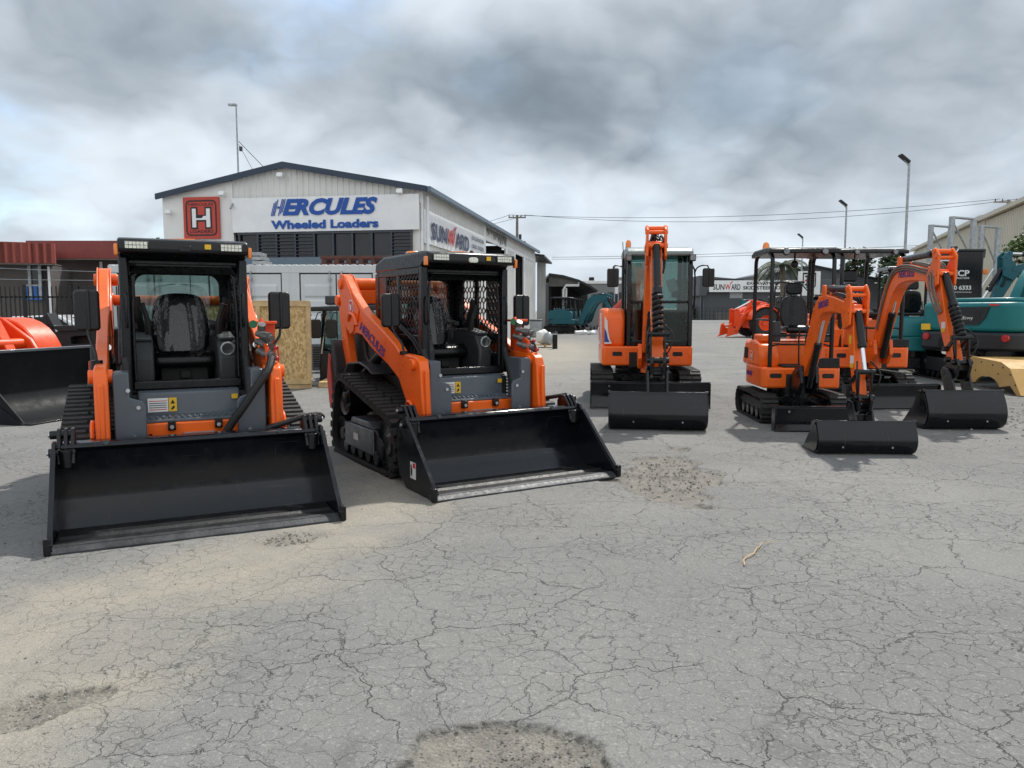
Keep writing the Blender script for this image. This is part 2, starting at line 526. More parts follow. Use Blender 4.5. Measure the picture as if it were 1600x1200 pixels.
def text(name, body, m, parent, o, right, up, wdt, hgt, bold=.0, shear=0.0, ext=.004, loc=(0, 0, 0), rz=0.0):
    """flat lettering, fitted to wdt x hgt, its lower left corner at o"""
    cu = bpy.data.curves.new(name, 'FONT')
    cu.body = body
    cu.offset = bold
    cu.shear = shear
    cu.extrude = .5
    cu.resolution_u = 3
    tmp = bpy.data.objects.new(name, cu)
    COL.objects.link(tmp)
    bpy.context.view_layer.update()
    me = bpy.data.meshes.new_from_object(tmp.evaluated_get(bpy.context.evaluated_depsgraph_get()))
    bpy.data.objects.remove(tmp)
    bpy.data.curves.remove(cu)
    right, up, o = Vector(right).normalized(), Vector(up).normalized(), Vector(o)
    nn = right.cross(up)
    xs = [v.co.x for v in me.vertices]
    ys = [v.co.y for v in me.vertices]
    x0, y0 = min(xs), min(ys)
    sx, sy = wdt / (max(xs) - x0), hgt / (max(ys) - y0)
    for v in me.vertices:
        v.co = o + right * ((v.co.x - x0) * sx) + up * ((v.co.y - y0) * sy) + nn * ((v.co.z + .5) * ext + .001)
    me.materials.clear()
    me.materials.append(m)
    me.name = name
    ob = bpy.data.objects.new(name, me)
    COL.objects.link(ob)
    ob.location = loc
    ob.rotation_euler = (0, 0, rz)
    if parent: ob.parent = parent
    return ob

def plate(name, pts2, m, parent, o, right, up, th=.004, loc=(0, 0, 0), rz=0.0, lift=0.0):
    """thin plate with a 2-D outline on the plane (o; right, up)"""
    right, up, o = Vector(right).normalized(), Vector(up).normalized(), Vector(o)
    nn = right.cross(up)
    n = len(pts2)
    mb = MB()
    vs = [o + right * p[0] + up * p[1] + nn * lift for p in pts2]
    vs += [p + nn * th for p in vs]
    mb.add(vs, [tuple(range(n))[::-1], tuple(range(n, 2 * n))] + [(i, (i + 1) % n, (i + 1) % n + n, i + n) for i in range(n)])
    return mb.build(name, m, parent, 0, 0, loc, rz)
RECT = lambda x0, y0, x1, y1: [(x0, y0), (x1, y0), (x1, y1), (x0, y1)]

def belt(circles, step):
    """outer belt path around circles given in counter-clockwise order; returns (point, tangent) evenly spaced"""
    pts = []
    n = len(circles)
    tang = []
    for i in range(n):
        (c0, r0), (c1, r1) = circles[i], circles[(i + 1) % n]
        d = Vector((c1[0] - c0[0], c1[1] - c0[1]))
        L = d.length
        a = math.atan2(d.y, d.x)
        b = math.acos(max(-1, min(1, (r0 - r1) / L)))
        na = a - b
        tang.append(na)
    for i in range(n):
        c, r = circles[i]
        a0, a1 = tang[i - 1], tang[i]
        while a1 < a0: a1 += 2 * math.pi
        k = max(2, int((a1 - a0) * r / .02))
        for j in range(k + 1):
            a = a0 + (a1 - a0) * j / k
            pts.append(Vector((c[0] + r * math.cos(a), c[1] + r * math.sin(a))))
    pts.append(pts[0])
    tot = sum((b - a).length for a, b in zip(pts, pts[1:]))
    cnt = int(round(tot / step))
    st = tot / cnt
    out, acc, i = [], 0.0, 0
    for k in range(cnt):
        target = k * st
        while i < len(pts) - 2 and acc + (pts[i + 1] - pts[i]).length < target:
            acc += (pts[i + 1] - pts[i]).length
            i += 1
        seg = pts[i + 1] - pts[i]
        L = max(seg.length, 1e-6)
        out.append((pts[i] + seg * ((target - acc) / L), seg / L))
    return out

def make_track(parent, x0, x1, circles, step, lug, th, framepoly, framemat, loc=(0, 0, 0), rz=0.0, block=True, rollers=4):
    """rubber crawler loop with lugs, its frame and rollers"""
    b = belt(circles, step)
    mb = MB()
    n = len(b)
    vs, fs = [], []
    for p, d in b:
        nx = Vector((d.y, -d.x))
        q = p - nx * th
        vs += [(x0, p.x, p.y), (x1, p.x, p.y), (x1, q.x, q.y), (x0, q.x, q.y)]
    for i in range(n):
        j = (i + 1) % n
        for k in range(4):
            fs.append((i * 4 + k, i * 4 + (k + 1) % 4, j * 4 + (k + 1) % 4, j * 4 + k))
    mb.add(vs, fs)
    wd = x1 - x0
    for i, (p, d) in enumerate(b):
        nx = Vector((d.y, -d.x))
        spans = ((x0 - .004, x0 + wd * (.54 if i % 2 else .44)), (x0 + wd * (.60 if i % 2 else .50), x1 + .004)) if block else ((x0 + .003, x1 - .003),)
        for a, e in spans:
            hw = step * .34
            q = [p - d * hw, p + d * hw, p + d * hw * .7 + nx * lug, p - d * hw * .7 + nx * lug]
            mb.prism([(w_.x, w_.y) for w_ in q], 'x', a, e)
    t = mb.build('track', RUBBER, parent, 0, 30, loc, rz)
    fm = MB()
    fm.prism(framepoly, 'x', x0 + .05, x1 - .04)
    fm.build('track_frame', framemat, t, .015)
    ys = [p[0] for p in framepoly]
    zs = [p[1] for p in framepoly]
    rl = MB()
    for i in range(rollers):
        yy = min(ys) + (max(ys) - min(ys)) * (i + .6) / (rollers + .2)
        rl.cyl((x0 + .03, yy, th + .085), (x1 - .03, yy, th + .085), .075, n=14)
    rl.build('roller', BLACK, t, .006)
    for c, r in circles:
        wh = MB()
        rr = r - th - .005
        wh.lathe([(0.001, x0 + .06), (rr * .35, x0 + .05), (rr * .45, x0 + .075), (rr * .8, x0 + .075), (rr, x0 + .055), (rr, x1 - .055), (rr * .8, x1 - .075), (rr * .45, x1 - .075), (rr * .35, x1 - .05), (0.001, x1 - .06)], (0, c[0], c[1]), 'x', 24)
        wh.build('idler', BLACK, t)
    return t

def make_seat(parent, c, sc=1.0, loc=(0, 0, 0), rz=0.0, film=True, head=True):
    """wrapped operator seat: cushion, backrest, headrest; its front faces -y"""
    x, y, z = c
    k = sc
    def soft(poly, axis, a, b, nm, par=None, bev=.05):
        mb = MB()
        mb.prism(poly, axis, a, b)
        return mb.build(nm, SEATM, par or parent, bev * k, 50, loc, rz, 4)
    cu = soft([(y - .27 * k, z), (y - .29 * k, z + .09 * k), (y - .2 * k, z + .14 * k), (y + .22 * k, z + .11 * k), (y + .24 * k, z)], 'x', x - .25 * k, x + .25 * k, 'seat')
    lean = [(y + .14 * k, z + .08 * k), (y + .10 * k, z + .30 * k), (y + .20 * k, z + .62 * k), (y + .27 * k, z + .64 * k), (y + .30 * k, z + .60 * k), (y + .27 * k, z + .1 * k)]
    mb = MB()
    rows = [(.08, .22), (.2, .25), (.4, .25), (.55, .215), (.64, .17)]
    vs, fs = [], []
    for h, hw in rows:
        yy = y + (.13 + .14 * h) * k
        prof = [(-hw, .03), (-hw * .82, -.035), (-hw * .5, 0.0), (0, .012), (hw * .5, 0.0), (hw * .82, -.035), (hw, .03), (hw * .9, .10), (0, .13), (-hw * .9, .10)]
        vs += [(x + p[0] * k, yy + p[1] * k, z + h * k) for p in prof]
    n = 10
    for i in range(len(rows) - 1):
        fs += [(i * n + j, i * n + (j + 1) % n, (i + 1) * n + (j + 1) % n, (i + 1) * n + j) for j in range(n)]
    fs += [tuple(range(n))[::-1], tuple(range((len(rows) - 1) * n, len(rows) * n))]
    mb.add(vs, fs)
    bk = mb.build('backrest', SEATM, parent, 0, 60, loc, rz, subsurf=2)
    if head:
        hd = MB()
        hd.prism(rrect(x - .14 * k, x + .14 * k, z + .66 * k, z + .88 * k, .06 * k), 'y', y + .20 * k, y + .30 * k)
        hd.build('headrest', SEATM, parent, .03 * k, 50, loc, rz, 3)
    if film:
        fb = MB()
        rr = [(-.02, .262), (.06, .285), (.14, .292), (.23, .306), (.32, .30), (.42, .288), (.52, .262), (.60, .24), (.66, .225), (.71, .17), (.715, .03)]
        vs, fs = [], []
        random.seed(3)
        m = 36
        for h, hw in rr:
            yy = y + (.13 + .14 * h) * k
            for j in range(m):
                a = 2 * math.pi * j / m
                jit = 1 + .075 * math.sin(j * 2.7 + h * 5)
                vs.append((x + hw * k * math.cos(a) * jit, yy + (.022 + .125 * math.sin(a) * jit) * k, z + (h + .012 * math.sin(j * 1.9)) * k))
        for i in range(len(rr) - 1):
            fs += [(i * m + j, i * m + (j + 1) % m, (i + 1) * m + (j + 1) % m, (i + 1) * m + j) for j in range(m)]
        fb.add(vs, fs)
        fb.build('plastic_wrap', FILM, parent, 0, 60, loc, rz, subsurf=1)
    return cu

def hexmesh(mb, x, y0, y1, z0, z1, p=.075, th=.011):
    """expanded-metal guard in the plane x = const"""
    ny = int((y1 - y0) / p)
    q = (y1 - y0) / ny
    ph = q * 1.5
    nz = int((z1 - z0) / ph)
    ph = (z1 - z0) / nz
    def bar(a, b):
        a, b = Vector(a), Vector(b)
        d = (b - a).normalized() * .002
        n_ = Vector((-(b - a).y, (b - a).x)).normalized() * th / 2
        c = [a - n_, a + n_, b + n_, b - n_]
        mb.prism([tuple(v) for v in c], 'x', x - .004, x + .004)
    for i in range(ny):
        for j in range(nz):
            y, z = y0 + i * q, z0 + j * ph
            bar((y, z + ph * .35), (y, z + ph * .65))
            bar((y, z + ph * .65), (y + q / 2, z + ph))
            bar((y + q / 2, z + ph), (y + q, z + ph * .65))
            bar((y, z + ph * .35), (y + q / 2, z))
            bar((y + q / 2, z), (y + q, z + ph * .35))
    return mb


# ================================================================== THE GROUND
def gp(u, v):
    x = (u - 800) / F
    y = -(v - 600) / F
    ry = math.cos(PITCH) + y * math.sin(PITCH)
    rz = -math.sin(PITCH) + y * math.cos(PITCH)
    k = -CH / rz
    return x * k, ry * k

def ground():
    angs = sorted(set([round(a, 4) for a in np.arange(-43, 43.01, .125)] + [float(a) for a in range(-180, -43, 6)] + [float(a) for a in range(45, 180, 6)]))
    rad = [1.5]
    while rad[-1] < 24: rad.append(rad[-1] * 1.0065)
    while rad[-1] < 1500: rad.append(rad[-1] * 1.07)
    na, nr = len(angs), len(rad)
    A = np.radians(np.array(angs))[None, :]
    Rr = np.array(rad)[:, None]
    X_ = (Rr * np.sin(A)).ravel()
    Y_ = (Rr * np.cos(A)).ravel()
    nz = np.zeros(len(X_)); nz2 = np.zeros(len(X_))
    near = (np.hypot(X_, Y_) < 26) & (Y_ > 0)
    for i in np.nonzero(near)[0]:
        v = Vector((X_[i] * 1.7, Y_[i] * 1.7, 0))
        nz[i] = noise.fractal(v, 1.0, 2.0, 4)
        nz2[i] = noise.fractal(v * 6.1, 1.0, 2.0, 3)
    # broken patches: centre, half sizes, turn, depth
    pits = []
    def pit(u, v, rx, ry, rot, dep, edge=.16):
        pits.append((gp(u, v), rx, ry, rot, dep, edge))
    pit(1050, 742, .50, 1.20, R(-14), .026, .16)
    pit(810, 1185, .40, .25, R(8), .026, .16)
    pit(15, 1122, .13, .30, R(-48), .026, .18)
    pit(455, 842, .40, .26, R(25), .012, .75)
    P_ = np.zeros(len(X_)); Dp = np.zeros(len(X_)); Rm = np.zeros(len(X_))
    for (cx, cy), rx, ry, rot, dep, edge in pits:
        dx, dy = X_ - cx, Y_ - cy
        c, s_ = math.cos(rot), math.sin(rot)
        q = np.hypot((dx * c + dy * s_) / rx, (-dx * s_ + dy * c) / ry) + nz * .55 + nz2 * .03
        f = np.clip((1.0 - q) / edge, 0, 1)
        f = f * f * (3 - 2 * f)
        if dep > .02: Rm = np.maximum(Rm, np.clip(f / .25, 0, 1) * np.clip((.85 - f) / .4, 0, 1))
        P_ = np.maximum(P_, f * min(1, dep / .016))
        Dp = np.maximum(Dp, f * dep)
    # pale dusty drift running diagonally in front of the left loader
    line = [gp(-60, 1060), gp(150, 960), gp(330, 900), gp(480, 845), gp(580, 790), gp(640, 735)]
    Du = np.full(len(X_), 9.0)
    for (ax, ay), (bx, by) in zip(line, line[1:]):
        vx, vy = bx - ax, by - ay
        tt = np.clip(((X_ - ax) * vx + (Y_ - ay) * vy) / (vx * vx + vy * vy), 0, 1)
        Du = np.minimum(Du, np.hypot(X_ - ax - tt * vx, Y_ - ay - tt * vy))
    dust = np.clip(1.15 - Du / .85 - nz * .5, 0, 1)
    yard = np.clip(1 - np.hypot((X_ - 1.6 - (Y_ - 30) * .09) / 2.6, (Y_ - 31) / 15), 0, 1) * 1.6
    dust = np.clip(np.maximum(dust, yard), 0, 1)
    brown = np.clip(1.5 - np.hypot((X_ - gp(20, 1120)[0]) / .42, (Y_ - gp(20, 1120)[1]) / .5) - nz * .5, 0, 1)
    dust = np.maximum(dust, brown)
    grav = np.clip(1.4 - np.hypot((X_ - 9.6) / 2.6, (Y_ - 12.8) / 4.2) - nz * .4, 0, 1)
    Zc = nz * .006 + nz2 * .0012 - Dp + nz2 * Dp * .15
    Zc = np.where(near, np.minimum(Zc, .010), 0.0)
    # level under the machines
    vs = np.stack([X_, Y_, Zc], 1)
    vs = np.vstack([vs, [[0, 0, 0]]])
    i0 = (np.arange(nr - 1)[:, None] * na + np.arange(na - 1)[None, :]).ravel()
    q = np.stack([i0, i0 + na, i0 + na + 1, i0 + 1], 1)
    e = np.arange(nr - 1) * na
    q = np.vstack([q, np.stack([e + na - 1, e + 2 * na - 1, e + na, e], 1)])
    c = len(vs) - 1
    tri = [(c, j, (j + 1) % na) for j in range(na)]
    me = bpy.data.meshes.new('ground')
    me.from_pydata(vs.tolist(), [], q.tolist() + tri)
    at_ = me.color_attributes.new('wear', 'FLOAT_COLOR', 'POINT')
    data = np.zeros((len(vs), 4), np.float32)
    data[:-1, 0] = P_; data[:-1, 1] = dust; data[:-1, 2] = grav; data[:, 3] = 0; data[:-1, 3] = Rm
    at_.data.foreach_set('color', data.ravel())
    me.shade_smooth()
    o = bpy.data.objects.new('ground', me)
    COL.objects.link(o)
    o['kind'] = 'structure'
    m = bpy.data.materials.new('cracked_asphalt')
    m.use_nodes = True
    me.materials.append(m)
    t = NT(m.node_tree)
    b = m.node_tree.nodes['Principled BSDF']
    oc = t.n('ShaderNodeTexCoord').outputs['Object']
    wrn = t.n('ShaderNodeVertexColor', layer_name='wear')
    wr = wrn.outputs[0]
    pit_, dust_, grav_ = t.n('ShaderNodeSeparateColor', i_0=wr).outputs[:3]
    big = t.noise(oc, .45, 5, .6, .3)
    mid = t.noise(oc, 2.6, 6, .62, .4)
    fine = t.noise(oc, 70, 3, .7)
    grit = t.noise(oc, 190, 2, .6)
    # warp coordinates so that the cracks wander
    wn = t.n('ShaderNodeTexNoise', i_Vector=oc, i_Scale=3.2, i_Detail=5.0, i_Roughness=.62)
    wv = t.n('ShaderNodeVectorMath', operation='MULTIPLY_ADD', i_0=wn.outputs['Color'], i_1=(.36, .36, 0), i_2=oc)
    def cracks(sc, wid, rnd=1.0):
        v = t.n('ShaderNodeTexVoronoi', voronoi_dimensions='2D', feature='DISTANCE_TO_EDGE', i_Vector=wv.outputs[0], i_Scale=sc)
        v.inputs['Randomness'].default_value = rnd
        return v.outputs['Distance']
    keep = t.noise(oc, .8, 3, .5, .2)
    d1 = cracks(8.6, 0)
    d2 = cracks(1.5, 0)
    d3 = cracks(11.0, 0)
    wv1 = t.m('MULTIPLY', t.ramp(mid, .3, .85), .020)
    k1 = t.m('SUBTRACT', 1.0, t.m('DIVIDE', d1, t.m('ADD', wv1, .017)), clamp=True)
    k1 = t.m('MULTIPLY', k1, t.ramp(keep, .36, .60, .06, .95))
    k2 = t.m('SUBTRACT', 1.0, t.m('DIVIDE', d2, t.m('ADD', t.m('MULTIPLY', wv1, .50), .0045)), clamp=True)
    k2 = t.m('MULTIPLY', k2, t.ramp(t.noise(oc, 1.7, 3, .5), .36, .5))
    k3 = t.m('SUBTRACT', 1.0, t.m('DIVIDE', d3, .035), clamp=True)
    k3 = t.m('MULTIPLY', k3, t.m('MULTIPLY', t.ramp(t.noise(oc, 1.1, 4, .55), .52, .66), .6))
    ck = t.m('MAXIMUM', t.m('MAXIMUM', t.m('MULTIPLY', k1, .85), k2), k3)
    ck = t.m('MULTIPLY', ck, t.m('SUBTRACT', 1.0, t.m('MAXIMUM', pit_, t.m('MULTIPLY', dust_, .62))))
    ck = t.m('MULTIPLY', ck, t.m('SUBTRACT', 1.0, grav_))
    base = t.mix(t.ramp(big, .28, .72), (.170, .169, .163), (.248, .244, .233))
    base = t.mix(t.m('MULTIPLY', t.ramp(mid, .35, .75), .6), base, (.215, .211, .20))
    oil = t.noise(oc, 1.15, 5, .62, .8)
    base = t.mix(t.m('MULTIPLY', t.ramp(oil, .60, .72), .55), base, (.105, .103, .10))
    mp3 = t.n('ShaderNodeMapping', i_0=oc, i_2=(0, 0, R(-8)), i_3=(3.2, .22, 1))
    tyre = t.noise(mp3.outputs[0], 1.0, 5, .6, .15)
    base = t.mix(t.m('MULTIPLY', t.ramp(tyre, .56, .70), .38), base, (.130, .129, .126))
    # rubbed-in dark smears and pale scrapes along one direction
    mp = t.n('ShaderNodeMapping', i_0=oc, i_2=(0, 0, R(25)), i_3=(.9, 7, 1))
    sm = t.noise(mp.outputs[0], 1.2, 6, .62, .5)
    base = t.mix(t.m('MULTIPLY', t.ramp(sm, .56, .74), .45), base, (.125, .126, .126))
    mp2 = t.n('ShaderNodeMapping', i_0=oc, i_2=(0, 0, R(-52)), i_3=(.7, 24, 1))
    sc_ = t.noise(mp2.outputs[0], 1.0, 4, .55, .3)
    base = t.mix(t.m('MULTIPLY', t.ramp(sc_, .66, .74), .5), base, (.36, .35, .33))
    base = t.mix(t.m('MULTIPLY', dust_, t.ramp(mid, .15, .62, .45, 1.0)), base, (.350, .315, .255))
    base = t.mix(t.m('MULTIPLY', grav_, .85), base, t.mix(t.ramp(t.noise(oc, 6, 6, .7), .35, .65), (.075, .073, .07), (.20, .19, .175)))
    pitc = t.mix(t.ramp(t.noise(oc, 5, 6, .7), .3, .7), (.135, .122, .102), (.265, .240, .198))
    base = t.mix(t.m('MULTIPLY', pit_, .9), base, pitc)
    base = t.mix(t.m('MULTIPLY', t.ramp(fine, .50, .72), .36), base, (.39, .385, .37))
    base = t.mix(t.m('MULTIPLY', t.ramp(grit, .58, .40), .42), base, (.11, .11, .107))
    spk = t.n('ShaderNodeTexVoronoi', i_Vector=oc, i_Scale=85.0)
    sps = t.n('ShaderNodeSeparateColor', i_0=spk.outputs['Color'])
    base = t.mix(t.m('MULTIPLY', t.ramp(sps.outputs[0], .90, .96), .22), base, (.44, .43, .41))
    base = t.mix(t.m('MULTIPLY', t.ramp(sps.outputs[1], .92, .97), .28), base, (.08, .08, .078))
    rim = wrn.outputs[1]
    ck = t.m('MAXIMUM', ck, t.m('MULTIPLY', rim, t.ramp(t.noise(oc, 14, 5, .65), .38, .6)))  # ragged dark band painted along the edges of the deep pits
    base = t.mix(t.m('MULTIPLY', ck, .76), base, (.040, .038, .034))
    m.node_tree.links.new(base, b.inputs['Base Color'])
    b.inputs['Roughness'].default_value = .86
    b.inputs['Specular IOR Level'].default_value = .35
    vor = t.n('ShaderNodeTexVoronoi', i_Vector=oc, i_Scale=55.0).outputs['Distance']
    rough_ = t.m('MULTIPLY', t.m('MULTIPLY', vor, t.m('MAXIMUM', pit_, grav_)), .8)
    h = t.m('ADD', t.m('MULTIPLY', fine, .45), t.m('MULTIPLY', grit, .35))
    h = t.m('ADD', h, t.m('MULTIPLY', mid, .5))
    h = t.m('ADD', h, t.m('MULTIPLY', rough_, -1.0))
    h = t.m('SUBTRACT', h, t.m('MULTIPLY', ck, 1.3))
    bn = t.n('ShaderNodeBump', i_Strength=.75, i_Distance=.012)
    m.node_tree.links.new(h, bn.inputs['Height'])
    m.node_tree.links.new(bn.outputs[0], b.inputs['Normal'])
ground()

# loose stones: in the broken patches and thinly over the asphalt
def stones():
    random.seed(21)
    mb = MB()
    def stone(x, y, r, z=0.0):
        vs = []
        for p in ((1, 0, 0), (-1, 0, 0), (0, 1, 0), (0, -1, 0), (0, 0, 1), (0, 0, -1)):
            k = r * random.uniform(.6, 1.25)
            a = random.uniform(0, .6)
            vs.append((x + (p[0] + a * p[1]) * k, y + (p[1] - a * p[0]) * k, z + (p[2] * .7 + .25) * k))
        mb.add(vs, [(0, 2, 4), (2, 1, 4), (1, 3, 4), (3, 0, 4), (2, 0, 5), (1, 2, 5), (3, 1, 5), (0, 3, 5)])
    for (u, v), n, sx, sy, rr, dz in (((1050, 742), 420, .42, 1.0, .013, -.02), ((810, 1172), 260, .33, .18, .007, -.02), ((30, 1112), 150, .22, .3, .008, -.012), ((455, 842), 170, .35, .2, .010, -.008), ((1560, 650), 500, 1.3, 1.6, .022, 0), ((90, 650), 160, .6, .5, .016, 0)):
        cx, cy = gp(u, v)
        for _ in range(n):
            stone(random.gauss(cx, sx * .6), random.gauss(cy, sy * .6), rr * random.uniform(.35, 1.3), dz)
    for _ in range(420):
        y = 2.2 + 9 * random.random() ** 1.6
        stone(random.uniform(-.7, .75) * y, y, random.uniform(.0025, .0075) * (1 + y * .06), 0.004)
    o = mb.build('loose_stones', STONE, None, 0, 0)
    tag(o, 'loose stones and grit scattered over the cracked asphalt', 'stones', None, 'stuff')
    x, y = gp(1185, 868)
    tw = MB()
    pts = [gp(1163, 886), gp(1162, 879), gp(1166, 874), gp(1173, 871), gp(1178, 868), gp(1182, 861), gp(1187, 857), gp(1190, 852), gp(1198, 851), gp(1207, 849)]
    tw.tube([(a, b_, .014 + .005 * (i % 2)) for i, (a, b_) in enumerate(pts)], [.0045, .0048, .0042, .004, .003, .0018], 6)
    tw.tube([(*gp(1182, 861), .016), (*gp(1186, 863), .02), (*gp(1189, 862), .02)], [.003, .0015], 5)
    tag(tw.build('fallen_twig', TIMBER), 'pale crooked dry twig lying on the asphalt in the foreground', 'twig')
stones()


# ================================================================== BUILDINGS AND YARD
def corr(mb, p0, p1, zb, zt0, zt1, pitch=.2, dep=.03):
    """ribbed metal sheet from p0 to p1 (plan points); its top runs from zt0 to zt1"""
    p0, p1 = Vector(p0), Vector(p1)
    L = (p1 - p0).length
    d = (p1 - p0) / L
    nn = Vector((d.y, -d.x))
    k = max(1, int(L / pitch))
    st = L / k
    prof = []
    for i in range(k):
        prof += [(i * st, 0), (i * st + st * .55, 0), (i * st + st * .65, dep), (i * st + st * .9, dep)]
    prof.append((L, 0))
    vs = []
    for s_, o in prof:
        p = p0 + d * s_ + nn * o
        vs += [(p.x, p.y, zb), (p.x, p.y, zt0 + (zt1 - zt0) * s_ / L)]
    mb.add(vs, [(2 * i, 2 * i + 2, 2 * i + 3, 2 * i + 1) for i in range(len(prof) - 1)])
    return mb

def obox(mb, p0, p1, z0, z1, th):
    """upright slab from p0 to p1 in plan, th to the right-hand side"""
    p0, p1 = Vector(p0), Vector(p1)
    d = (p1 - p0).normalized()
    nn = Vector((d.y, -d.x)) * th
    q = [p0, p1, p1 + nn, p0 + nn]
    mb.prism([tuple(v) for v in q], 'z', z0, z1)
    return mb

def shed():
    K = Vector((-3.13, 26.8))                        # right front corner
    a = R(9.5)
    fr = Vector((-math.cos(a), math.sin(a)))         # along the front, to the left
    sd = Vector((math.sin(a), math.cos(a)))          # along the side, away
    EZ, AZ, WF, LS, FA = 5.76, 6.62, 9.66, 28.6, 4.89
    t = thing('workshop_shed', 'white gabled workshop shed with navy roof trim and a blue lettered front board', 'shed')
    P = lambda f, s_=0.0: K + fr * f + sd * s_
    L3 = lambda f, z, s_=0.0: Vector((P(f, s_).x, P(f, s_).y, z))
    right3 = Vector((-fr.x, -fr.y, 0))
    up = Vector((0, 0, 1))
    # front wall (ribbed upper gable; smooth left bay)
    mb = MB()
    FL = 6.92                                         # start of the smooth left bay
    corr(mb, P(FA), P(.0), 5.3, AZ, EZ, .21)
    corr(mb, P(FL), P(FA), 5.3, EZ + (AZ - EZ) * (WF - FL) / (WF - FA), AZ, .21)
    obox(mb, P(WF), P(0), 0, 3.0, -.15)
    obox(mb, P(.30), P(0), 3.0, 5.35, -.15)
    mb.build('front_wall', WCLAD, t, 0, 0)
    mb = MB()
    q = [(WF, 2.95), (FL, 2.95), (FL, EZ + (AZ - EZ) * (WF - FL) / (WF - FA) - .05), (WF, EZ - .05)]
    vs = [L3(f, z, -.06) for f, z in q] + [L3(f, z, .1) for f, z in q]
    mb.add(vs, [(0, 1, 2, 3), (7, 6, 5, 4), (0, 4, 5, 1), (1, 5, 6, 2), (2, 6, 7, 3), (3, 7, 4, 0)])
    mb.build('left_bay_wall', WREND, t, 0, 0)
    mb = MB()                                         # left side wall and back
    obox(mb, P(WF), P(WF, LS), 0, EZ - .1, .15)
    obox(mb, P(0, LS), P(WF, LS), 0, EZ, -.15)
    mb.build('far_wall', WCLAD, t, 0, 0)
    # side wall pieces, s along the wall
    mb = MB()
    def sw(s0, s1, z0, z1):
        corr(mb, P(0, s0), P(0, s1), z0, z1, z1, .22)
    sw(0, 10.8, 0, EZ); sw(10.8, 28.6, 5.05, EZ)
    sw(16.8, 19.7, 0, 5.05); sw(23.5, 28.6, 0, 5.05)
    mb.build('side_wall', WCLAD, t, 0, 0)
    mb = MB()
    for s0, s1 in ((10.6, 10.95), (16.6, 17.0), (19.5, 19.9), (23.3, 23.7), (28.3, 28.75), (0, .12)):
        obox(mb, P(-.06, s0), P(-.06, s1), 0, EZ - .06 if s0 < 11 or s0 > 28 else 5.2, -.10)
    obox(mb, P(-.05, 10.95), P(-.05, 28.3), 5.0, 5.2, -.08)
    mb.build('corner_flashing', WHITE, t, .01)
    MB().tube([L3(-.14, EZ - .2, .35), L3(-.14, 0, .35)], .05, 10).build('downpipe', WHITE, t)
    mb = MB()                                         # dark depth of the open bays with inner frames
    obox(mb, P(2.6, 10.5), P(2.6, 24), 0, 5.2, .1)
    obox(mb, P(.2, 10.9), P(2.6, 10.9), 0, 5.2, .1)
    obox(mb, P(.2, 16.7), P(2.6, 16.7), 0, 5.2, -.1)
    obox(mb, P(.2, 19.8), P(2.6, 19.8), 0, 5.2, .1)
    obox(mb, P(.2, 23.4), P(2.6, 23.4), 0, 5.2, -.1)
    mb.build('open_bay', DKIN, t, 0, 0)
    mb = MB()
    for s0, s1 in ((11.0, 16.6), (19.9, 23.4)):
        obox(mb, P(2.4, s0), P(2.4, s1), 4.2, 4.4, -.15)
        obox(mb, P(1.6, s0), P(1.6, s1), 3.4, 3.55, -.1)
    mb.build('bay_beam', GALV, t)
    mb = MB()                                         # torn flap of lining under the eaves
    random.seed(5)
    for i in range(9):
        s0 = 11.1 + i * .62
        q = [(s0, 5.6), (s0 + .5, 5.6), (s0 + .35 + random.uniform(-.2, .2), 5.28 + random.uniform(-.25, .1))]
        mb.add([(P(-.12, s_).x, P(-.12, s_).y, z) for s_, z in q] + [(P(-.09, s_).x, P(-.09, s_).y, z) for s_, z in q], [(0, 1, 2), (5, 4, 3), (0, 3, 4, 1), (1, 4, 5, 2), (2, 5, 3, 0)])
    mb.build('torn_sarking', SHEDIN, t, 0, 0)
    # roof
    mb = MB()
    for f0, z0, f1, z1 in ((-.22, EZ - .03, FA, AZ + .04), (FA, AZ + .04, WF + .12, EZ - .03)):
        vs = []
        for s_ in (-.22, LS):
            vs += [L3(f0, z0, s_), L3(f1, z1, s_), L3(f1, z1 + .06, s_), L3(f0, z0 + .06, s_)]
        mb.add(vs, [(0, 1, 2, 3), (7, 6, 5, 4), (0, 4, 5, 1), (1, 5, 6, 2), (2, 6, 7, 3), (3, 7, 4, 0)])
    mb.build('roof', GALV, t, 0, 0)
    mb = MB()
    for f0, z0, f1, z1 in ((-.28, EZ - .14, FA, AZ - .04), (FA, AZ - .04, WF + .15, EZ - .16)):
        vs = []
        for s_ in (-.28, -.20):
            vs += [L3(f0, z0, s_), L3(f1, z1, s_), L3(f1, z1 + .2, s_), L3(f0, z0 + .2, s_)]
        mb.add(vs, [(0, 1, 2, 3), (7, 6, 5, 4), (0, 4, 5, 1), (1, 5, 6, 2), (2, 6, 7, 3), (3, 7, 4, 0)])
    mb.build('barge_board', NAVY, t, 0, 0)
    mb = MB()
    obox(mb, P(-.27, -.2), P(-.27, LS), EZ - .12, EZ + .06, .14)
    mb.build('gutter', BLUEGREY, t, .02)
    # windows under the front board
    mb = MB()
    obox(mb, P(6.72), P(.30), 3.50, 4.34, -.05)
    wn = mb.build('window_band', DKWIN, t, 0, 0)
    mb = MB()
    for f in np.linspace(.33, 6.69, 10):
        obox(mb, P(f + .03, -.06), P(f - .03, -.06), 3.51, 4.35, .05)
    obox(mb, P(6.76, -.07), P(.27, -.07), 4.30, 4.37, .05)
    mb.build('window_frame', WFRAME, wn)
    mb = MB()
    for f0, f1 in ((.36, 1.03), (3.9, 4.56), (4.6, 5.9)):
        for k in range(6):
            obox(mb, P(f1, -.09), P(f0, -.09), 3.58 + k * .12, 3.60 + k * .12, .05)
    mb.build('louvre', WFRAME, wn)
    mb = MB()
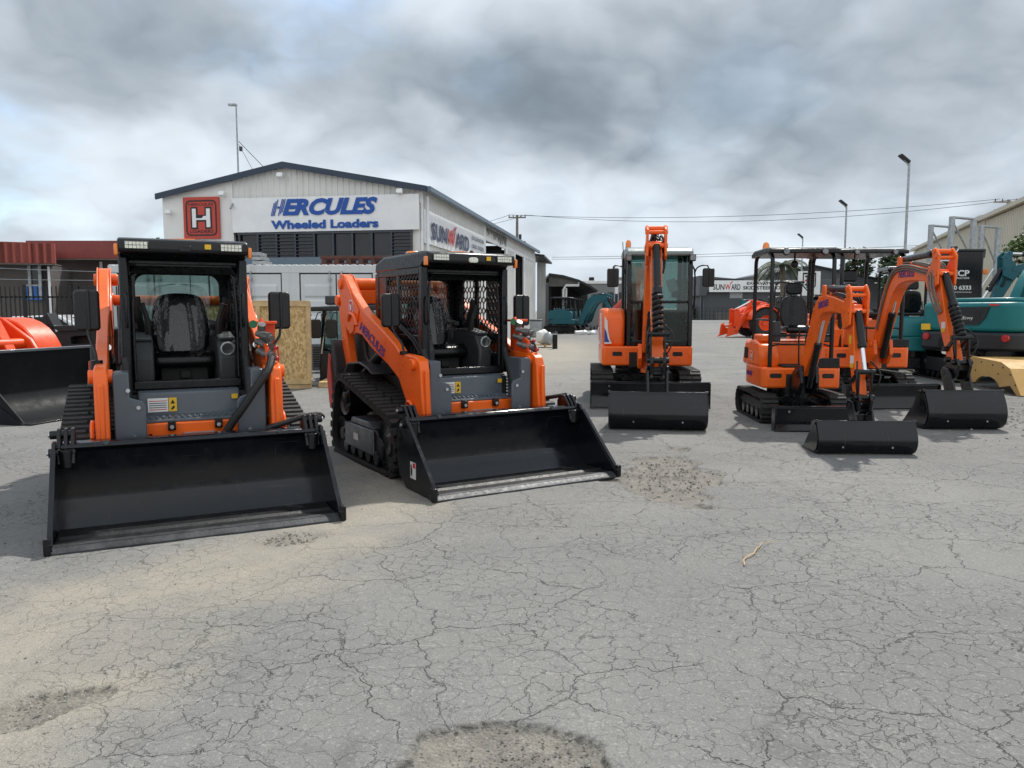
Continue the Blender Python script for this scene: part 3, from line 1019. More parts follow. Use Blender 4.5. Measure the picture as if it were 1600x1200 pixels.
    obox(mb, P(6.72, -.05), P(.30, -.05), 3.0, 3.49, .06)
    mb.build('lower_band', BLUEGREY, t)
    # small fittings: floodlight, cameras
    for f, z, nm in ((7.22, 5.74, 'flood_light'), (9.32, 5.14, 'wall_lamp'), (5.0, 6.32, 'vent_box'), (.67, 5.66, 'security_camera')):
        m2 = MB()
        c = L3(f, z, -.25)
        m2.box(c, (.22, .14, .16), (R(-15), 0, -a))
        m2.cyl(c, L3(f, z - .02, .0), .03)
        m2.build(nm, WHITE, t, .02)
    tag(t, group=None)
    # --- front board
    b = thing('fascia_board', 'long white board on the shed front with blue slanted lettering', 'sign')
    mb = MB()
    obox(mb, P(6.90, -.10), P(.02, -.10), 4.38, 5.58, .06)
    mb.build('board', WHITE, b, .004)
    o = lambda f, z, s_=-.185: L3(f, z, s_)
    # name with a striped first letter
    h0, hz = 5.42, 4.93
    m2 = MB()
    HH, sh = .58, .17
    def slab(x0, x1, y0, y1):
        q = [(x0 + sh * y0 / HH, y0), (x1 + sh * y0 / HH, y0), (x1 + sh * y1 / HH, y1), (x0 + sh * y1 / HH, y1)]
        nn = Vector((-sd.x, -sd.y, 0)) * .004
        og = o(5.42, hz)
        vs = [og + right3 * x + up * y for x, y in q]
        m2.add(vs + [v + nn for v in vs], [(0, 1, 2, 3), (7, 6, 5, 4), (0, 4, 5, 1), (1, 5, 6, 2), (2, 6, 7, 3), (3, 7, 4, 0)])
    for i in range(3):
        slab(.0 + i * .055, .032 + i * .055, 0, HH * (.98 - .1 * (2 - i)))
        slab(.27 + i * .055, .302 + i * .055, HH * .1 * i, HH)
    slab(.165, .27, HH * .44, HH * .56)
    m2.build('striped_letter', NAVYT, b, 0, 0)
    text('lettering', 'ERCULES', NAVYT, b, o(4.98, hz), right3, up, 3.50, HH, .05, .3)
    text('lettering', 'Wheeled Loaders', NAVYT, b, o(5.42, 4.47), right3, up, 3.96, .30, .045)
    # --- red square sign
    b = thing('logo_sign', 'square red sign with a big white H on the left of the shed front', 'sign')
    mb = MB()
    obox(mb, P(8.80, -.10), P(7.40, -.10), 4.18, 5.66, .05)
    mb.build('board', REDSIGN, b, .004)
    og = o(8.80, 4.19, -.155)
    fm = MB()
    oo, ii = rrect(.1, 1.3, .1, 1.36, .17), rrect(.15, 1.25, .15, 1.31, .13)
    n = len(oo)
    vs = []
    nn = Vector((-sd.x, -sd.y, 0))
    for lst, l in ((oo, .001), (ii, .001), (oo, .006), (ii, .006)):
        vs += [og + right3 * p[0] + up * p[1] + nn * l for p in lst]
    fs = []
    for i in range(n):
        j = (i + 1) % n
        fs += [(i, j, n + j, n + i), (2 * n + i, 3 * n + i, 3 * n + j, 2 * n + j), (i, 2 * n + i, 2 * n + j, j), (n + i, n + j, 3 * n + j, 3 * n + i)]
    fm.add(vs, fs)
    fm.build('border', BLKT, b, 0, 0)
    Hs = [(0, 0), (.27, 0), (.27, .26), (.55, .26), (.55, 0), (.82, 0), (.82, .78), (.55, .78), (.55, .5), (.27, .5), (.27, .78), (0, .78)]
    plate('letter_outline', Hs, BLKT, b, og + right3 * .29 + up * .34, right3, up, .006)
    Hi = [(.06, .06), (.21, .06), (.21, .32), (.61, .32), (.61, .06), (.76, .06), (.76, .72), (.61, .72), (.61, .46), (.5, .46), (.44, .38), (.21, .38), (.21, .72), (.06, .72)]
    plate('letter', Hi, WHT, b, og + right3 * .29 + up * .34, right3, up, .012)
    text('lettering', 'HERCULES', BLKT, b, og + right3 * .22 + up * 1.16, right3, up, .96, .10, .0)
    text('lettering', 'LOADERS', BLKT, b, og + right3 * .24 + up * .20, right3, up, .92, .11, .012)
    # --- side board
    b = thing('side_board', 'white board on the shed side wall with tall navy letters and a red W', 'sign')
    mb = MB()
    obox(mb, P(-.10, .15), P(-.10, 10.4), 3.95, 5.1, -.05)
    z0 = 3.95
    b0 = mb.build('board', WHITE, b, .004)
    r2 = Vector((sd.x, sd.y, 0))
    oo = lambda s_, z: Vector((P(-.157, s_).x, P(-.157, s_).y, z))
    text('lettering', 'SUN', SIGNN, b, oo(.85, 4.12), r2, up, 2.2, .62, .028)
    text('lettering', 'W', REDT, b, oo(3.1, 4.12), r2, up, 1.3, .62, .028)
    plate('accent', [(0, 0), (.22, 0), (.5, .2), (.3, .2)], REDT, b, oo(4.1, 4.74), r2, up, .004)
    text('lettering', 'ARD', SIGNN, b, oo(4.45, 4.12), r2, up, 2.4, .62, .028)
    text('lettering', 'EXCAVATORS', SIGNN, b, oo(7.5, 4.72), r2, up, 2.6, .16, .01)
    text('lettering', 'SKID STEER', SIGNN, b, oo(7.5, 4.36), r2, up, 2.5, .17, .01)
    # --- lower lean-to beyond the shed
    l = thing('lean_to', 'weathered lean-to bay with dark ribbed back wall behind the white shed', 'shed')
    mb = MB()
    corr(mb, P(1.2, 28.9), P(1.2, 33.2), 0, 5.4, 5.2, .25)
    mb.build('back_wall', SHEDIN, l, 0, 0)
    mb = MB()
    obox(mb, P(-.3, 32.9), P(.35, 32.9), 0, 5.25, -.3)
    mb.build('end_post', WCLAD, l, .02)
    mb = MB()
    vs = []
    for f0, z0 in ((-.7, 5.15), (3.0, 5.6)):
        vs += [L3(f0, z0 + .25, 28.5), L3(f0, z0, 33.4), L3(f0, z0 + .14, 33.4), L3(f0, z0 + .39, 28.5)]
    mb.add(vs, [(0, 1, 2, 3), (7, 6, 5, 4), (0, 4, 5, 1), (1, 5, 6, 2), (2, 6, 7, 3), (3, 7, 4, 0)])
    mb.build('roof', SKIRT, l, 0, 0)
    mb = MB()
    obox(mb, P(1.0, 29.0), P(1.0, 32.8), 3.7, 3.95, -.12)
    mb.build('beam', GALV, l)
    # --- mast on the roof
    mt = thing('roof_mast', 'thin grey roof mast with a small sideways lamp and stay wires', 'mast')
    f = 6.86
    b0 = L3(f, 5.9, .3)
    top = Vector((b0.x, b0.y, at(360, 163, b0.y).z))
    MB().tube([L3(f, 5.2, -.32), b0, Vector((b0.x, b0.y, 7.5)), top], [.035, .035, .03, .025], 8).build('pole', GALV, mt)
    MB().box(top + Vector((-.12, 0, -.02)), (.30, .14, .07)).build('lamp_head', GALV, mt, .01)
    MB().box(top + Vector((.12, 0, -1.55)), (.10, .10, .16)).build('junction_box', DGREY, mt, .01)
    MB().tube([b0 + Vector((.05, 0, 1.75)), L3(5.72, 6.5, .5)], .012, 6).tube([b0 + Vector((.05, 0, 1.65)), L3(6.3, 6.4, .6)], .008, 6).build('stay_wire', WIREM, mt)
shed()

def container():
    x0, x1, y0, z1 = -12.1, -1.85, 23.2, 2.96
    t = thing('shipping_container', 'long dirty white shipping container with several side doors and bar handles', 'container')
    mb = MB()
    mb.bb(x0, x1, y0 + .1, y0 + 2.44, .12, z1 - .02)
    mb.build('shell', CONT, t, .01)
    mb = MB()
    mb.bb(x0, x1, y0, y0 + .1, z1 - .22, z1)
    mb.bb(x0, x1, y0, y0 + .1, .1, .3)
    per = 2.73
    xs = [x0 + .18 + i * per for i in range(5)]
    for i in range(5):
        xa = x0 + i * per
        if xa < x1:
            mb.bb(max(x0, xa - .26), min(x1, xa + .26), y0 + .005, y0 + .095, .3, z1 - .22)
    mb.build('frame', CONT, t, .008)
    # ribbed top edge
    mb = MB()
    k = int((x1 - x0) / .22)
    for i in range(k):
        mb.bb(x0 + i * .22 + .02, x0 + i * .22 + .15, y0 + .02, y0 + 2.4, z1 - .03, z1 + .03)
    mb.build('roof_ribs', CONT, t, .01)
    for i in range(4):
        xa, xb = x0 + i * per + .27, x0 + (i + 1) * per - .27
        if xb > x1 + .5: break
        xm = (xa + xb) / 2
        s = MB()
        s.bb(xa - .02, xb + .02, y0 + .055, y0 + .075, .3, z1 - .215)
        s.build('door_seal', PLASTIC, t, 0, 0)
        for a, b in ((xa + .03, xm - .02), (xm + .02, xb - .03)):
            d = MB()
            d.bb(a, b, y0 + .03, y0 + .07, .34, z1 - .26)
            for zc in (.75, 1.25, 1.75, 2.2):
                q = [(zc - .2, y0 + .03), (zc - .14, y0 - .005), (zc + .14, y0 - .005), (zc + .2, y0 + .03)]
                d.prism([(p[1], p[0]) for p in q], 'x', a + .12, b - .12)
            dr = d.build('door', CONT, t, .004, 0)
            h = MB()
            xx = b - .16 if a < xm - .1 else a + .16
            h.cyl((xx, y0 - .03, .25), (xx, y0 - .03, z1 - .16), .02, n=8)
            for zz in (.5, 1.1, 2.0, 2.55):
                h.box((xx, y0 - .01, zz), (.09, .06, .07))
            h.box((xx + (.12 if a > xm - .1 else -.12), y0 - .035, 1.15), (.3, .025, .04))
            h.build('lock_bar', GALV, dr, .004)
    # steel frames lying on top
    for (u0, u1, v0, yy, lab) in ((500, 662, 399, 24.6, 'long oxide red steel frame lying on the white container beside the window band'),):
        o = MB()
        xa, xb = at(u0, 405, yy).x, at(u1, 405, yy).x
        for zz, yo in ((z1 + .10, 0), (z1 + .34, 0), (z1 + .10, .8), (z1 + .34, .8)):
            o.bb(xa, xb, yy + yo, yy + yo + .12, zz - .045, zz + .045)
        for i in range(9):
            xx = xa + (xb - xa) * (i + .1) / 8.4
            o.bb(xx, xx + .14, yy + .02, yy + .9, z1 + .02, z1 + .30)
        tag(o.build('steel_rack', RUST, None, .006), lab, 'steel rack')
    o = MB()
    xa, xb = at(706, 390, 24.4).x, at(738, 390, 24.4).x
    o.prism([(xa - .5, z1 + .02), (xb, z1 + .02), (xb + .02, z1 + .52), (xb - .06, z1 + .52), (xb - .1, z1 + .36), (xa - .5, z1 + .28)], 'y', 24.2, 25.2)
    tag(o.build('steel_offcut', RUST, None, .01), 'short rusty steel offcut with upturned end lying on the container roof', 'steel offcut')
    o = MB()                                          # grey planks behind the cab roof
    for i in range(3):
        o.bb(at(392, 400, 22.9 + .5).x, at(412 - i * 4, 400, 23.4).x, 23.5, 24.2, z1 + .05 + i * .13, z1 + .15 + i * .13)
    tag(o.build('plank_stack', GALV, None, .006), 'short stack of grey planks on the container roof beside the left loader cab', 'planks')
container()

def brick_building():
    t = thing('brick_building', 'low grey building with deep red ribbed fascia and blue window boards', 'building')
    yl = 32.0
    p0, p1 = at(-260, 375, yl - 2), at(84, 380, yl)
    a, b = Vector((p0.x, p0.y)), Vector((p1.x, p1.y))
    zb = at(84, 412, yl).z
    zt = at(84, 380, yl).z
    mb = MB()
    corr(mb, a, b, zb, zt + .1, zt, .28, .028)
    obox(mb, a, b, zb, zt - .01, -.2)
    obox(mb, b, b + Vector((-2.1, 3.3)), zb, zt - .01, -.1)
    mb.build('fascia', REDROOF, t, 0, 0)
    mb = MB()
    d = (b - a).normalized()
    nn = Vector((-d.y, d.x))
    wa, wb = a + nn * .9, b + nn * .9 - d * .5
    obox(mb, wa, wb, 0, zb, -.3)
    obox(mb, wb, wb + nn * 3.5, 0, zb, -.3)
    mb.build('wall', BRICK, t, 0, 0)
    mb = MB()
    obox(mb, a, b, zb - .05, zb - .01, -.9)
    mb.build('soffit', SHEDIN, t, 0, 0)
    yw = 33.0
    def onwall(u, v): return at(u, v, yl - .25 + .9)
    mb = MB()
    x0, x1 = onwall(8, 430).x, onwall(67, 430).x
    zt2, zl = onwall(30, 409).z, onwall(30, 446).z
    yw = (wb.y) - .12
    mb.bb(x0, x1, yw - .1, yw, zl, zt2)
    wn = mb.build('window', DKWIN, t, 0, 0)
    mb = MB()
    for u in (8, 29, 50, 66):
        x = onwall(u, 430).x
        mb.bb(x - .06, x + .06, yw - .16, yw - .1, zl - .55, zt2)
    mb.bb(x0, x1, yw - .15, yw - .1, zl - .03, zl + .03)
    mb.build('window_frame', GALV, wn)
    mb = MB()
    mb.bb(x0, x1, yw - .13, yw, zl - .62, zl - .03)
    mb.build('blue_panel', BLUE, t, 0, 0)
    mb = MB()
    mb.bb(onwall(-40, 430).x, onwall(7, 430).x, yw - .35, yw, 0, zb - .06)
    mb.build('yellow_pier', CREAM, t, .01)
    mb = MB()
    x = onwall(82, 430).x
    mb.tube([(x, yl + .4, zb - .1), (x, yl + .4, 0)], .05, 8)
    mb.build('downpipe', WHITE, t)
    # right-hand wing, set back
    y2 = 35.5
    q0, q1 = at(40, 375, y2), at(262, 375, y2)
    zt, zb2 = at(120, 376, y2).z, at(120, 404, y2).z
    mb = MB()
    corr(mb, (q0.x, q0.y), (q1.x, q1.y), zb2, zt, zt, .28, .012)
    mb.bb(q0.x, q1.x, q0.y + .05, q0.y + .3, zb2, zt - .02)
    mb.build('wing_fascia', DRED, t, 0, 0)
    mb = MB()
    mb.bb(q0.x, q1.x, y2 + .8, y2 + 1.1, 0, zb2)
    mb.build('wing_wall', BRICK, t, 0, 0)
    mb = MB()
    mb.bb(q0.x, q1.x, y2, y2 + .8, zb2 - .06, zb2 - .01)
    mb.build('wing_soffit', SHEDIN, t, 0, 0)
    x = at(158, 420, y2 + .7).x
    MB().tube([(x, y2 + .7, zb2 - .1), (x, y2 + .7, .0)], .07, 8).build('wing_downpipe', WREND, t)
    x = at(176, 420, y2 + .7).x
    MB().bb(x - .25, x + .25, y2 + .74, y2 + .79, at(176, 441, y2).z, at(176, 419, y2).z).build('notice_board', WHT, t, 0, 0)
    MB().bb(at(98, 450, y2 + .7).x, at(112, 450, y2).x, y2 + .72, y2 + .79, .9, 2.0).build('dark_door', DKWIN, t, 0, 0)
brick_building()

def picket_fence():
    t = thing('picket_fence', 'black steel picket fence in front of the low red roofed building', 'fence')
    y0 = 22.5
    xa, xb = at(-130, 450, y0).x, at(205, 450, y0).x
    zt = at(60, 449, y0).z
    mb = MB()
    x = xa
    random.seed(2)
    while x < xb:
        mb.bb(x - .013, x + .013, y0 - .013, y0 + .013, .08, zt)
        mb.prism([(x - .013, zt), (x + .013, zt), (x, zt + .05)], 'y', y0 - .012, y0 + .012)
        x += .135
    mb.build('pickets', BLACK, t, 0, 0)
    mb = MB()
    for z in (.25, zt - .28):
        mb.bb(xa, xb, y0 + .016, y0 + .05, z - .025, z + .025)
    mb.build('rail', BLACK, t)
    mb = MB()
    for i in range(5):
        x = xa + (xb - xa) * i / 4
        mb.bb(x - .04, x + .04, y0 - .04, y0 + .04, 0, zt + .08)
    mb.build('post', BLACK, t)
    mb = MB()
    for z, s in ((zt + .55, .12), (zt + .25, .05)):
        mb.tube([(xa, y0 + .3, z + s), ((xa + xb) / 2, y0 + .3, z - .02), (xb, y0 + .3, z - s)], .008, 5)
    mb.build('strand_wire', GALV, t)
picket_fence()

def white_car(u, y, lab, rz):
    p = at(u, 490, y)
    t = thing('parked_car', lab, 'car', (p.x, y, 0), rz, 'white cars parked behind the picket fence')
    body = [(-2.1, .35), (-2.15, .75), (-1.9, .92), (-1.1, .98), (-.55, 1.42), (.9, 1.47), (1.6, 1.05), (2.1, .98), (2.15, .4)]
    MB().prism(body, 'y', -.85, .85).build('body', CARW, t, .08, 40, seg=3)
    for s in (-1, 1):
        MB().prism([(-.95, .98), (-.5, 1.36), (.1, 1.40), (.1, .98)], 'y', s * .855, s * .862).build('window', DKWIN, t, 0, 0)
        MB().prism([(.18, .98), (.18, 1.40), (.85, 1.40), (1.4, 1.0)], 'y', s * .855, s * .862).build('window', DKWIN, t, 0, 0)
        for x in (-1.35, 1.35):
            wl = MB().lathe([(.0, -.1), (.3, -.1), (.33, -.06), (.33, .06), (.3, .1), (.0, .1)], (x, s * .78, .33), 'y', 20).build('wheel', TYRE, t)
            MB().lathe([(.0, -.11), (.2, -.11), (.2, .11), (.0, .11)], (x, s * .78, .33), 'y', 16).build('rim', STEEL, wl)
    mb = MB()
    mb.prism([(-1.13, 1.0), (-.62, 1.42), (-.58, 1.40), (-1.08, .99)], 'y', -.7, .7)
    mb.build('windscreen', DKWIN, t, 0, 0)
white_car(62, 26.5, 'white car behind the fence at the left edge near the blue boards', R(10))
white_car(135, 27.5, 'white car behind the fence beside the black chassis unit', R(5))

def simple_building(name, lab, x0, x1, y0, dep, h, m, roof=None, extra=None):
    t = thing(name, lab, 'building')
    MB().bb(x0, x1, y0, y0 + dep, 0, h).build('wall', m, t, .02)
    if extra: extra(t)
    return t

def far_right():
    # grey flat-roofed block behind the row of teal machines
    y = 78.0
    x0, x1 = at(900, 450, y).x, at(1000, 450, y).x
    h = at(950, 443, y).z
    def ex(t):
        MB().bb(x0 - .1, x1 + .1, y - .12, y + .1, h - .02, h + .28).build('parapet', WREND, t, .02)
        wa, wb = at(942, 470, y).x, at(977, 470, y).x
        z0, z1 = at(950, 480, y).z, at(950, 457, y).z
        wn = MB().bb(wa, wb, y - .05, y + .1, z0, z1).build('window', DKWIN, t, 0, 0)
        mb = MB()
        for i in range(4):
            xx = wa + (wb - wa) * i / 3
            mb.bb(xx - .05, xx + .05, y - .09, y - .05, z0, z1)
        mb.build('window_frame', SKIRT, wn, 0, 0)
        a, b = at(923, 440, y).x, at(930, 440, y).x
        MB().bb(a, b, y + 1, y + 2, h, at(923, 433, y + 1).z).build('roof_unit', DKIN, t, .03)
        a, b = at(968, 440, y).x, at(976, 440, y).x
        MB().bb(a, b, y + 1, y + 2, h, at(970, 433, y + 1).z).build('roof_unit', MGBLD, t, .03)
    simple_building('office_block', 'mid grey flat roofed block with white parapet behind the teal machines', x0, x1, y, 14, h, MGBLD, extra=ex)
    # tall signpost in front of it
    t = thing('pole_sign', 'narrow white upright sign on two posts behind the cabbed excavator', 'sign')
    y = 66.0
    for u in (960.5, 966.5):
        p = at(u, 415 if u < 963 else 420, y)
        MB().cyl((p.x, y, 0), (p.x, y, p.z), .05, n=8).build('post', GALV, t)
    a, b = at(961, 430, y), at(966, 430, y)
    MB().bb(a.x, b.x, y - .05, y + .03, at(960, 459, y).z, at(960, 418, y).z).build('panel', WHITE, t, .01)
    mb = MB()
    for i in range(4):
        z = at(960, 424 + i * 8, y).z
        mb.bb(a.x + .05, b.x - .05, y - .062, y - .052, z, z + .12)
    mb.build('panel_band', BLKT, t, 0, 0)
    # red boom of something low beside it
    t = thing('red_barrier_arm', 'slanted dark red boom rising beside the cabbed excavator hood', 'boom arm')
    a, b = at(950, 494, 50), at(980, 463, 50)
    MB().tube([a, b], .17, 8).build('boom', REDSIGN, t)
    MB().cyl((a.x, 50, 0), (a.x, 50, a.z + .1), .14, n=10).build('stand', SKIRT, t)

    # dark grey dealership with a white fascia sign
    y = 106.0
    x0, x1 = at(1101, 470, y).x, at(1330, 470, y).x
    hs = at(1150, 437, y).z
    def ex(t):
        pl = [(at(1092, 430, y).x, at(1092, 462, y).z), (x0, at(1092, 462, y).z), (at(1112, 445, y).x, hs), (at(1162, 440, y).x, hs), (at(1092, 430, y).x, at(1092, 431, y).z)]
        MB().prism(pl, 'y', y - .6, y + 18).build('gable_roof', DGBLD, t, 0, 0)
        MB().bb(at(1094, 470, y).x, at(1097, 470, y).x, y - .5, y - .1, 0, at(1092, 462, y).z).build('post', SKIRT, t, 0, 0)
        xa, xb = at(1140, 460, y).x, at(1160, 460, y).x
        MB().bb(xa, xb, y - .06, y + .1, at(1150, 466, y).z, at(1150, 456, y).z).build('window', GALV, t, 0, 0)
        xa, xb = at(1118, 490, y).x, at(1140, 490, y).x
        MB().bb(xa, xb, y - .06, y + .1, 0, at(1150, 488, y).z).build('low_wall', SHEDIN, t, 0, 0)
    simple_building('dealership_building', 'dark grey building with long white lettered fascia far across the yard', x0, x1, y, 18, hs, DGBLD, extra=ex)
    b = thing('fascia_sign', 'long white fascia sign with black letters and a red W on the far building', 'sign')
    xa, xb = at(1106, 446, y).x, at(1262, 446, y).x
    za, zb = at(1106, 456.5, y).z, at(1106, 438.5, y).z
    MB().bb(xa, xb, y - .75, y - .66, za, zb).build('board', WHITE, b, .01)
    U = lambda u, v: Vector((at(u, v, y - .75).x, y - .757, at(u, v, y - .75).z))
    rx, up = Vector((1, 0, 0)), Vector((0, 0, 1))
    def tx(s, u0, u1, v0, v1, m, bold):
        p, q = U(u0, v1), U(u1, v0)
        text('lettering', s, m, b, p, rx, up, q.x - p.x, q.z - p.z, bold)
    tx('SUN', 1114, 1132, 444, 453, BLKT, .02)
    tx('W', 1132.5, 1142, 444, 453, REDT, .02)
    tx('ARD', 1142.5, 1157, 444, 453, BLKT, .02)
    plate('accent', [(0, 0), (.2, 0), (.5, .35), (.35, .35)], REDT, b, U(1140, 443.6), rx, up, .006)
    tx('EXCAVATORS AND', 1167, 1236, 440.5, 445, BLKT, .03)
    tx('SKID STEER LOADERS', 1161, 1246, 447, 452.5, BLKT, .03)
    # second dark building and its crest sign
    y2 = 122.0
    t = thing('gabled_warehouse', 'dark grey warehouse with a shallow gable behind the palm', 'building')
    pts = [(at(1198, 500, y2).x, 0), (at(1198, 430, y2).x, at(1198, 431, y2).z), (at(1268, 430, y2).x, at(1268, 416, y2).z), (at(1420, 430, y2).x, at(1420, 447, y2).z), (at(1420, 500, y2).x, 0)]
    MB().prism(pts, 'y', y2, y2 + 20).build('wall', DGBLD, t, 0, 0)
    p2 = [pts[1], pts[2], pts[3]]
    mb = MB()
    mb.prism([pts[1], pts[2], pts[3], (pts[3][0], pts[3][1] + .25), (pts[2][0], pts[2][1] + .25), (pts[1][0], pts[1][1] + .25)], 'y', y2 - .5, y2 + 20.2)
    mb.build('roof', SKIRT, t, 0, 0)
    t = thing('crest_sign', 'white sign with a black and red crest between the canopy posts', 'sign')
    y3 = 72.0
    xa, xb = at(1247, 440, y3).x, at(1282, 440, y3).x
    za, zb = at(1250, 462, y3).z, at(1250, 424, y3).z
    MB().bb(xa, xb, y3, y3 + .06, za, zb).build('board', WHITE, t, .01)
    o = Vector((xa, y3 - .001, za))
    wd, hg = xb - xa, zb - za
    sh = [(.2, .95), (.8, .95), (.8, .4), (.5, .1), (.2, .4)]
    plate('crest', [(p[0] * wd, p[1] * hg) for p in sh], BLKT, t, o, rx, up, .005)
    plate('crest_field', [(wd * (.5 + (p[0] - .5) * .82), hg * (.53 + (p[1] - .53) * .82)) for p in sh], WHT, t, o, rx, up, .008)
    for i in range(3):
        plate('crest_bar', RECT(wd * .30, hg * (.42 + i * .17), wd * .70, hg * (.49 + i * .17)), BLKT if i != 1 else REDT, t, o, rx, up, .011)
    for i in range(2):
        plate('crest_bar', RECT(wd * (.37 + .2 * i), hg * .32, wd * (.43 + .2 * i), hg * .85), BLKT, t, o, rx, up, .012)
    for s in (.1, .9):
        MB().cyl((xa + wd * s, y3 + .1, 0), (xa + wd * s, y3 + .1, zb), .05, n=8).build('post', GALV, t)

    # low boundary wall and scrub beyond the yard
    t = thing('boundary_fence', 'low dark wire fence along the far edge of the yard', 'fence')
    y4 = 101.0
    xa, xb = at(1076, 490, y4).x, at(1330, 490, y4).x
    mb = MB()
    for i in range(40):
        x = xa + (xb - xa) * i / 39
        mb.bb(x - .04, x + .04, y4 - .04, y4 + .04, 0, 2.0)
    mb.build('post', SKIRT, t, 0, 0)
    mb = MB()
    for z in (.5, 1.0, 1.5, 1.95):
        mb.bb(xa, xb, y4 - .015, y4 + .015, z - .015, z + .015)
    mb.build('wire', SKIRT, t, 0, 0)
    MB().bb(at(1060, 490, 99).x, at(1330, 490, 99).x, 99, 99.5, 0, .35).build('kerb', WREND, t, 0, 0)
far_right()

def cream_sheds():
    # long cream sheds running away on the right
    def one(lab, u0, y0, u1, y1, v0, v1, wid, tall):
        t = thing('cream_shed', lab, 'shed', group='cream sheds along the right boundary')
        p0, p1 = at(u0, v0, y0), at(u1, v1, y1)
        h = (p0.z + p1.z) / 2
        a, b = Vector((p0.x, p0.y)), Vector((p1.x, p1.y))
        mb = MB()
        corr(mb, a, b, 0, h, h, .35, .05)
        d = (b - a).normalized()
        nn = Vector((d.y, -d.x))
        corr(mb, b, b + nn * wid, 0, h, h + wid * .12, .35, .05)
        corr(mb, a + nn * wid, a, 0, h + wid * .12, h, .35, .05)
        mb.build('wall', CREAM, t, 0, 0)
        mb = MB()
        vs = []
        for f, z in ((-.35, h), (wid, h + wid * .12)):
            for p in (a - d * .4, b + d * .4):
                q = p + nn * f
                vs += [(q.x, q.y, z + .05), (q.x, q.y, z + .30)]
        mb.add(vs, [(0, 1, 3, 2), (4, 5, 7, 6), (0, 4, 5, 1), (2, 3, 7, 6), (1, 5, 7, 3), (0, 2, 6, 4)])
        mb.build('roof', CREAM, t, 0, 0)
    one('cream ribbed shed at the right edge, nearer and taller of the two', 1610, 43, 1540, 52, 314, 346, 14, 1)
    one('cream ribbed shed with a long sloping eave, farther of the two', 1538, 53, 1428, 82, 356, 386, 12, 0)
cream_sheds()

def lamp_post(u_top, v_top, y, lab, lean=0.0):
    p = at(u_top, v_top, y)
    t = thing('lamp_post', lab, 'lamp post', (p.x, y, 0), 0, 'tall floodlight poles along the yard')
    MB().cyl((-lean, 0, 0), (0, 0, p.z - .1), .085, .055, n=10).build('pole', GALV, t)
    k = .62
    MB().box((-k * .42, 0, p.z + .04), (.62, .36, .12), (0, R(-38) * -1, 0)).build('lamp_head', SKIRT, t, .03)
    MB().tube([(0, 0, p.z - .35), (-.12, 0, p.z - .18), (-.25, 0, p.z - .02)], .04, 8).build('bracket', GALV, t)
lamp_post(1421, 249, 40, 'tallest floodlight pole, nearest one standing behind the rear canopy digger')
lamp_post(1323, 318, 55, 'mid height floodlight pole above the second canopy')
lamp_post(1254.5, 369, 78, 'shortest looking floodlight pole showing just above the front canopy')

def power():
    def pole(u, v, y, lab, arms):
        p = at(u, v, y)
        t = thing('utility_pole', lab, 'utility pole', (p.x, y, 0), 0)
        MB().cyl((0, 0, 0), (0, 0, p.z), .22, .15, n=10).build('pole', POLEM, t)
        mb = MB()
        for dz, hw in arms:
            mb.box((0, -.15, p.z + dz), (hw * 2, .12, .14))
        mb.build('crossarm', POLEM, t)
        mb = MB()
        for dz, hw in arms:
            for s in (-.92, -.45, .45, .92):
                mb.cyl((hw * s, -.15, p.z + dz + .07), (hw * s, -.15, p.z + dz + .32), .06, .04, n=8)
        mb.build('insulator', SKIRT, t)
        return p, t
    p1, t1 = pole(808, 336, 90, 'far utility pole with transformer behind the shed gutter', ((-.3, 1.0), (-4.5, 1.3)))
    m2 = MB()
    m2.cyl((.65, -.2, p1.z - 4.2), (.65, -.2, p1.z - 3.0), .35, n=12)
    m2.cyl((.35, 0, p1.z - 7), (.35, 0, p1.z - 2.2), .16, n=8)
    m2.build('transformer', SKIRT, t1)
    p2, t2 = pole(1576, 312, 76, 'utility pole with stacked crossarms above the right shed roof', ((-.25, 1.5), (-1.25, 1.5)))
    def wire(a, b, sag, nm, lab):
        pts = [a.lerp(b, i / 20) + Vector((0, 0, -sag * 4 * (i / 20) * (1 - i / 20))) for i in range(21)]
        tag(MB().tube(pts, .022, 5).build(nm, WIREM), lab, 'wire', 'overhead wires')
    for i, (dx, dz) in enumerate(((-.9, 0), (.9, .0))):
        wire(p1 + Vector((dx, -.1, dz)), p2 + Vector((dx, -.1, dz + .05)), .9 + .5 * i, 'power_line', ('upper' if i else 'lower') + ' of the two long overhead wires between the utility poles')
    for i, v in enumerate((402, 405)):
        wire(at(862, v, 92), at(1600, 374 + 2 * i, 84), .35 + .1 * i, 'service_line', ('thin lower wire above the far building, ' + ('lower' if i else 'upper') + ' of its pair'))
    for i in range(2):
        wire(p1 + Vector((-.9 + 1.8 * i, -.1, 0)), at(640, 352 + 4 * i, 95), .8, 'power_line', ('wire running left from the far utility pole, ' + ('lower' if i else 'upper') + ' of its pair'))
power()

def gantry():
    def one(u0, v0, u1, v1, y, lab):
        t = thing('steel_gantry', lab, 'steel frame', group='steel rack frames behind the black box')
        a, b = at(u0, v0, y), at(u1, v1, y + .8)
        za = min(a.z, b.z)
        for p in (a, b):
            MB().bb(p.x - .11, p.x + .11, p.y - .11, p.y + .11, 0, za).build('post', GALV, t, .01)
        MB().tube([(a.x, a.y, za - .05), (b.x, b.y, za - .05)], .07, 6).build('top_bar', GALV, t)
        MB().tube([(a.x, a.y, za - .2), (b.x, b.y, za - 2.1)], .05, 6).tube([(a.x, a.y, za - 3.6), (b.x, b.y, za - 2.1)], .05, 6).build('brace', GALV, t)
    one(1455, 351, 1486, 349, 44, 'lower galvanised frame of two posts and braces beside the cream shed')
    one(1488, 338, 1522, 338, 40, 'tall galvanised frame of two posts and braces above the black box')
    one(1534, 352, 1560, 352, 42, 'short galvanised frame half hidden by the green tree')
gantry()

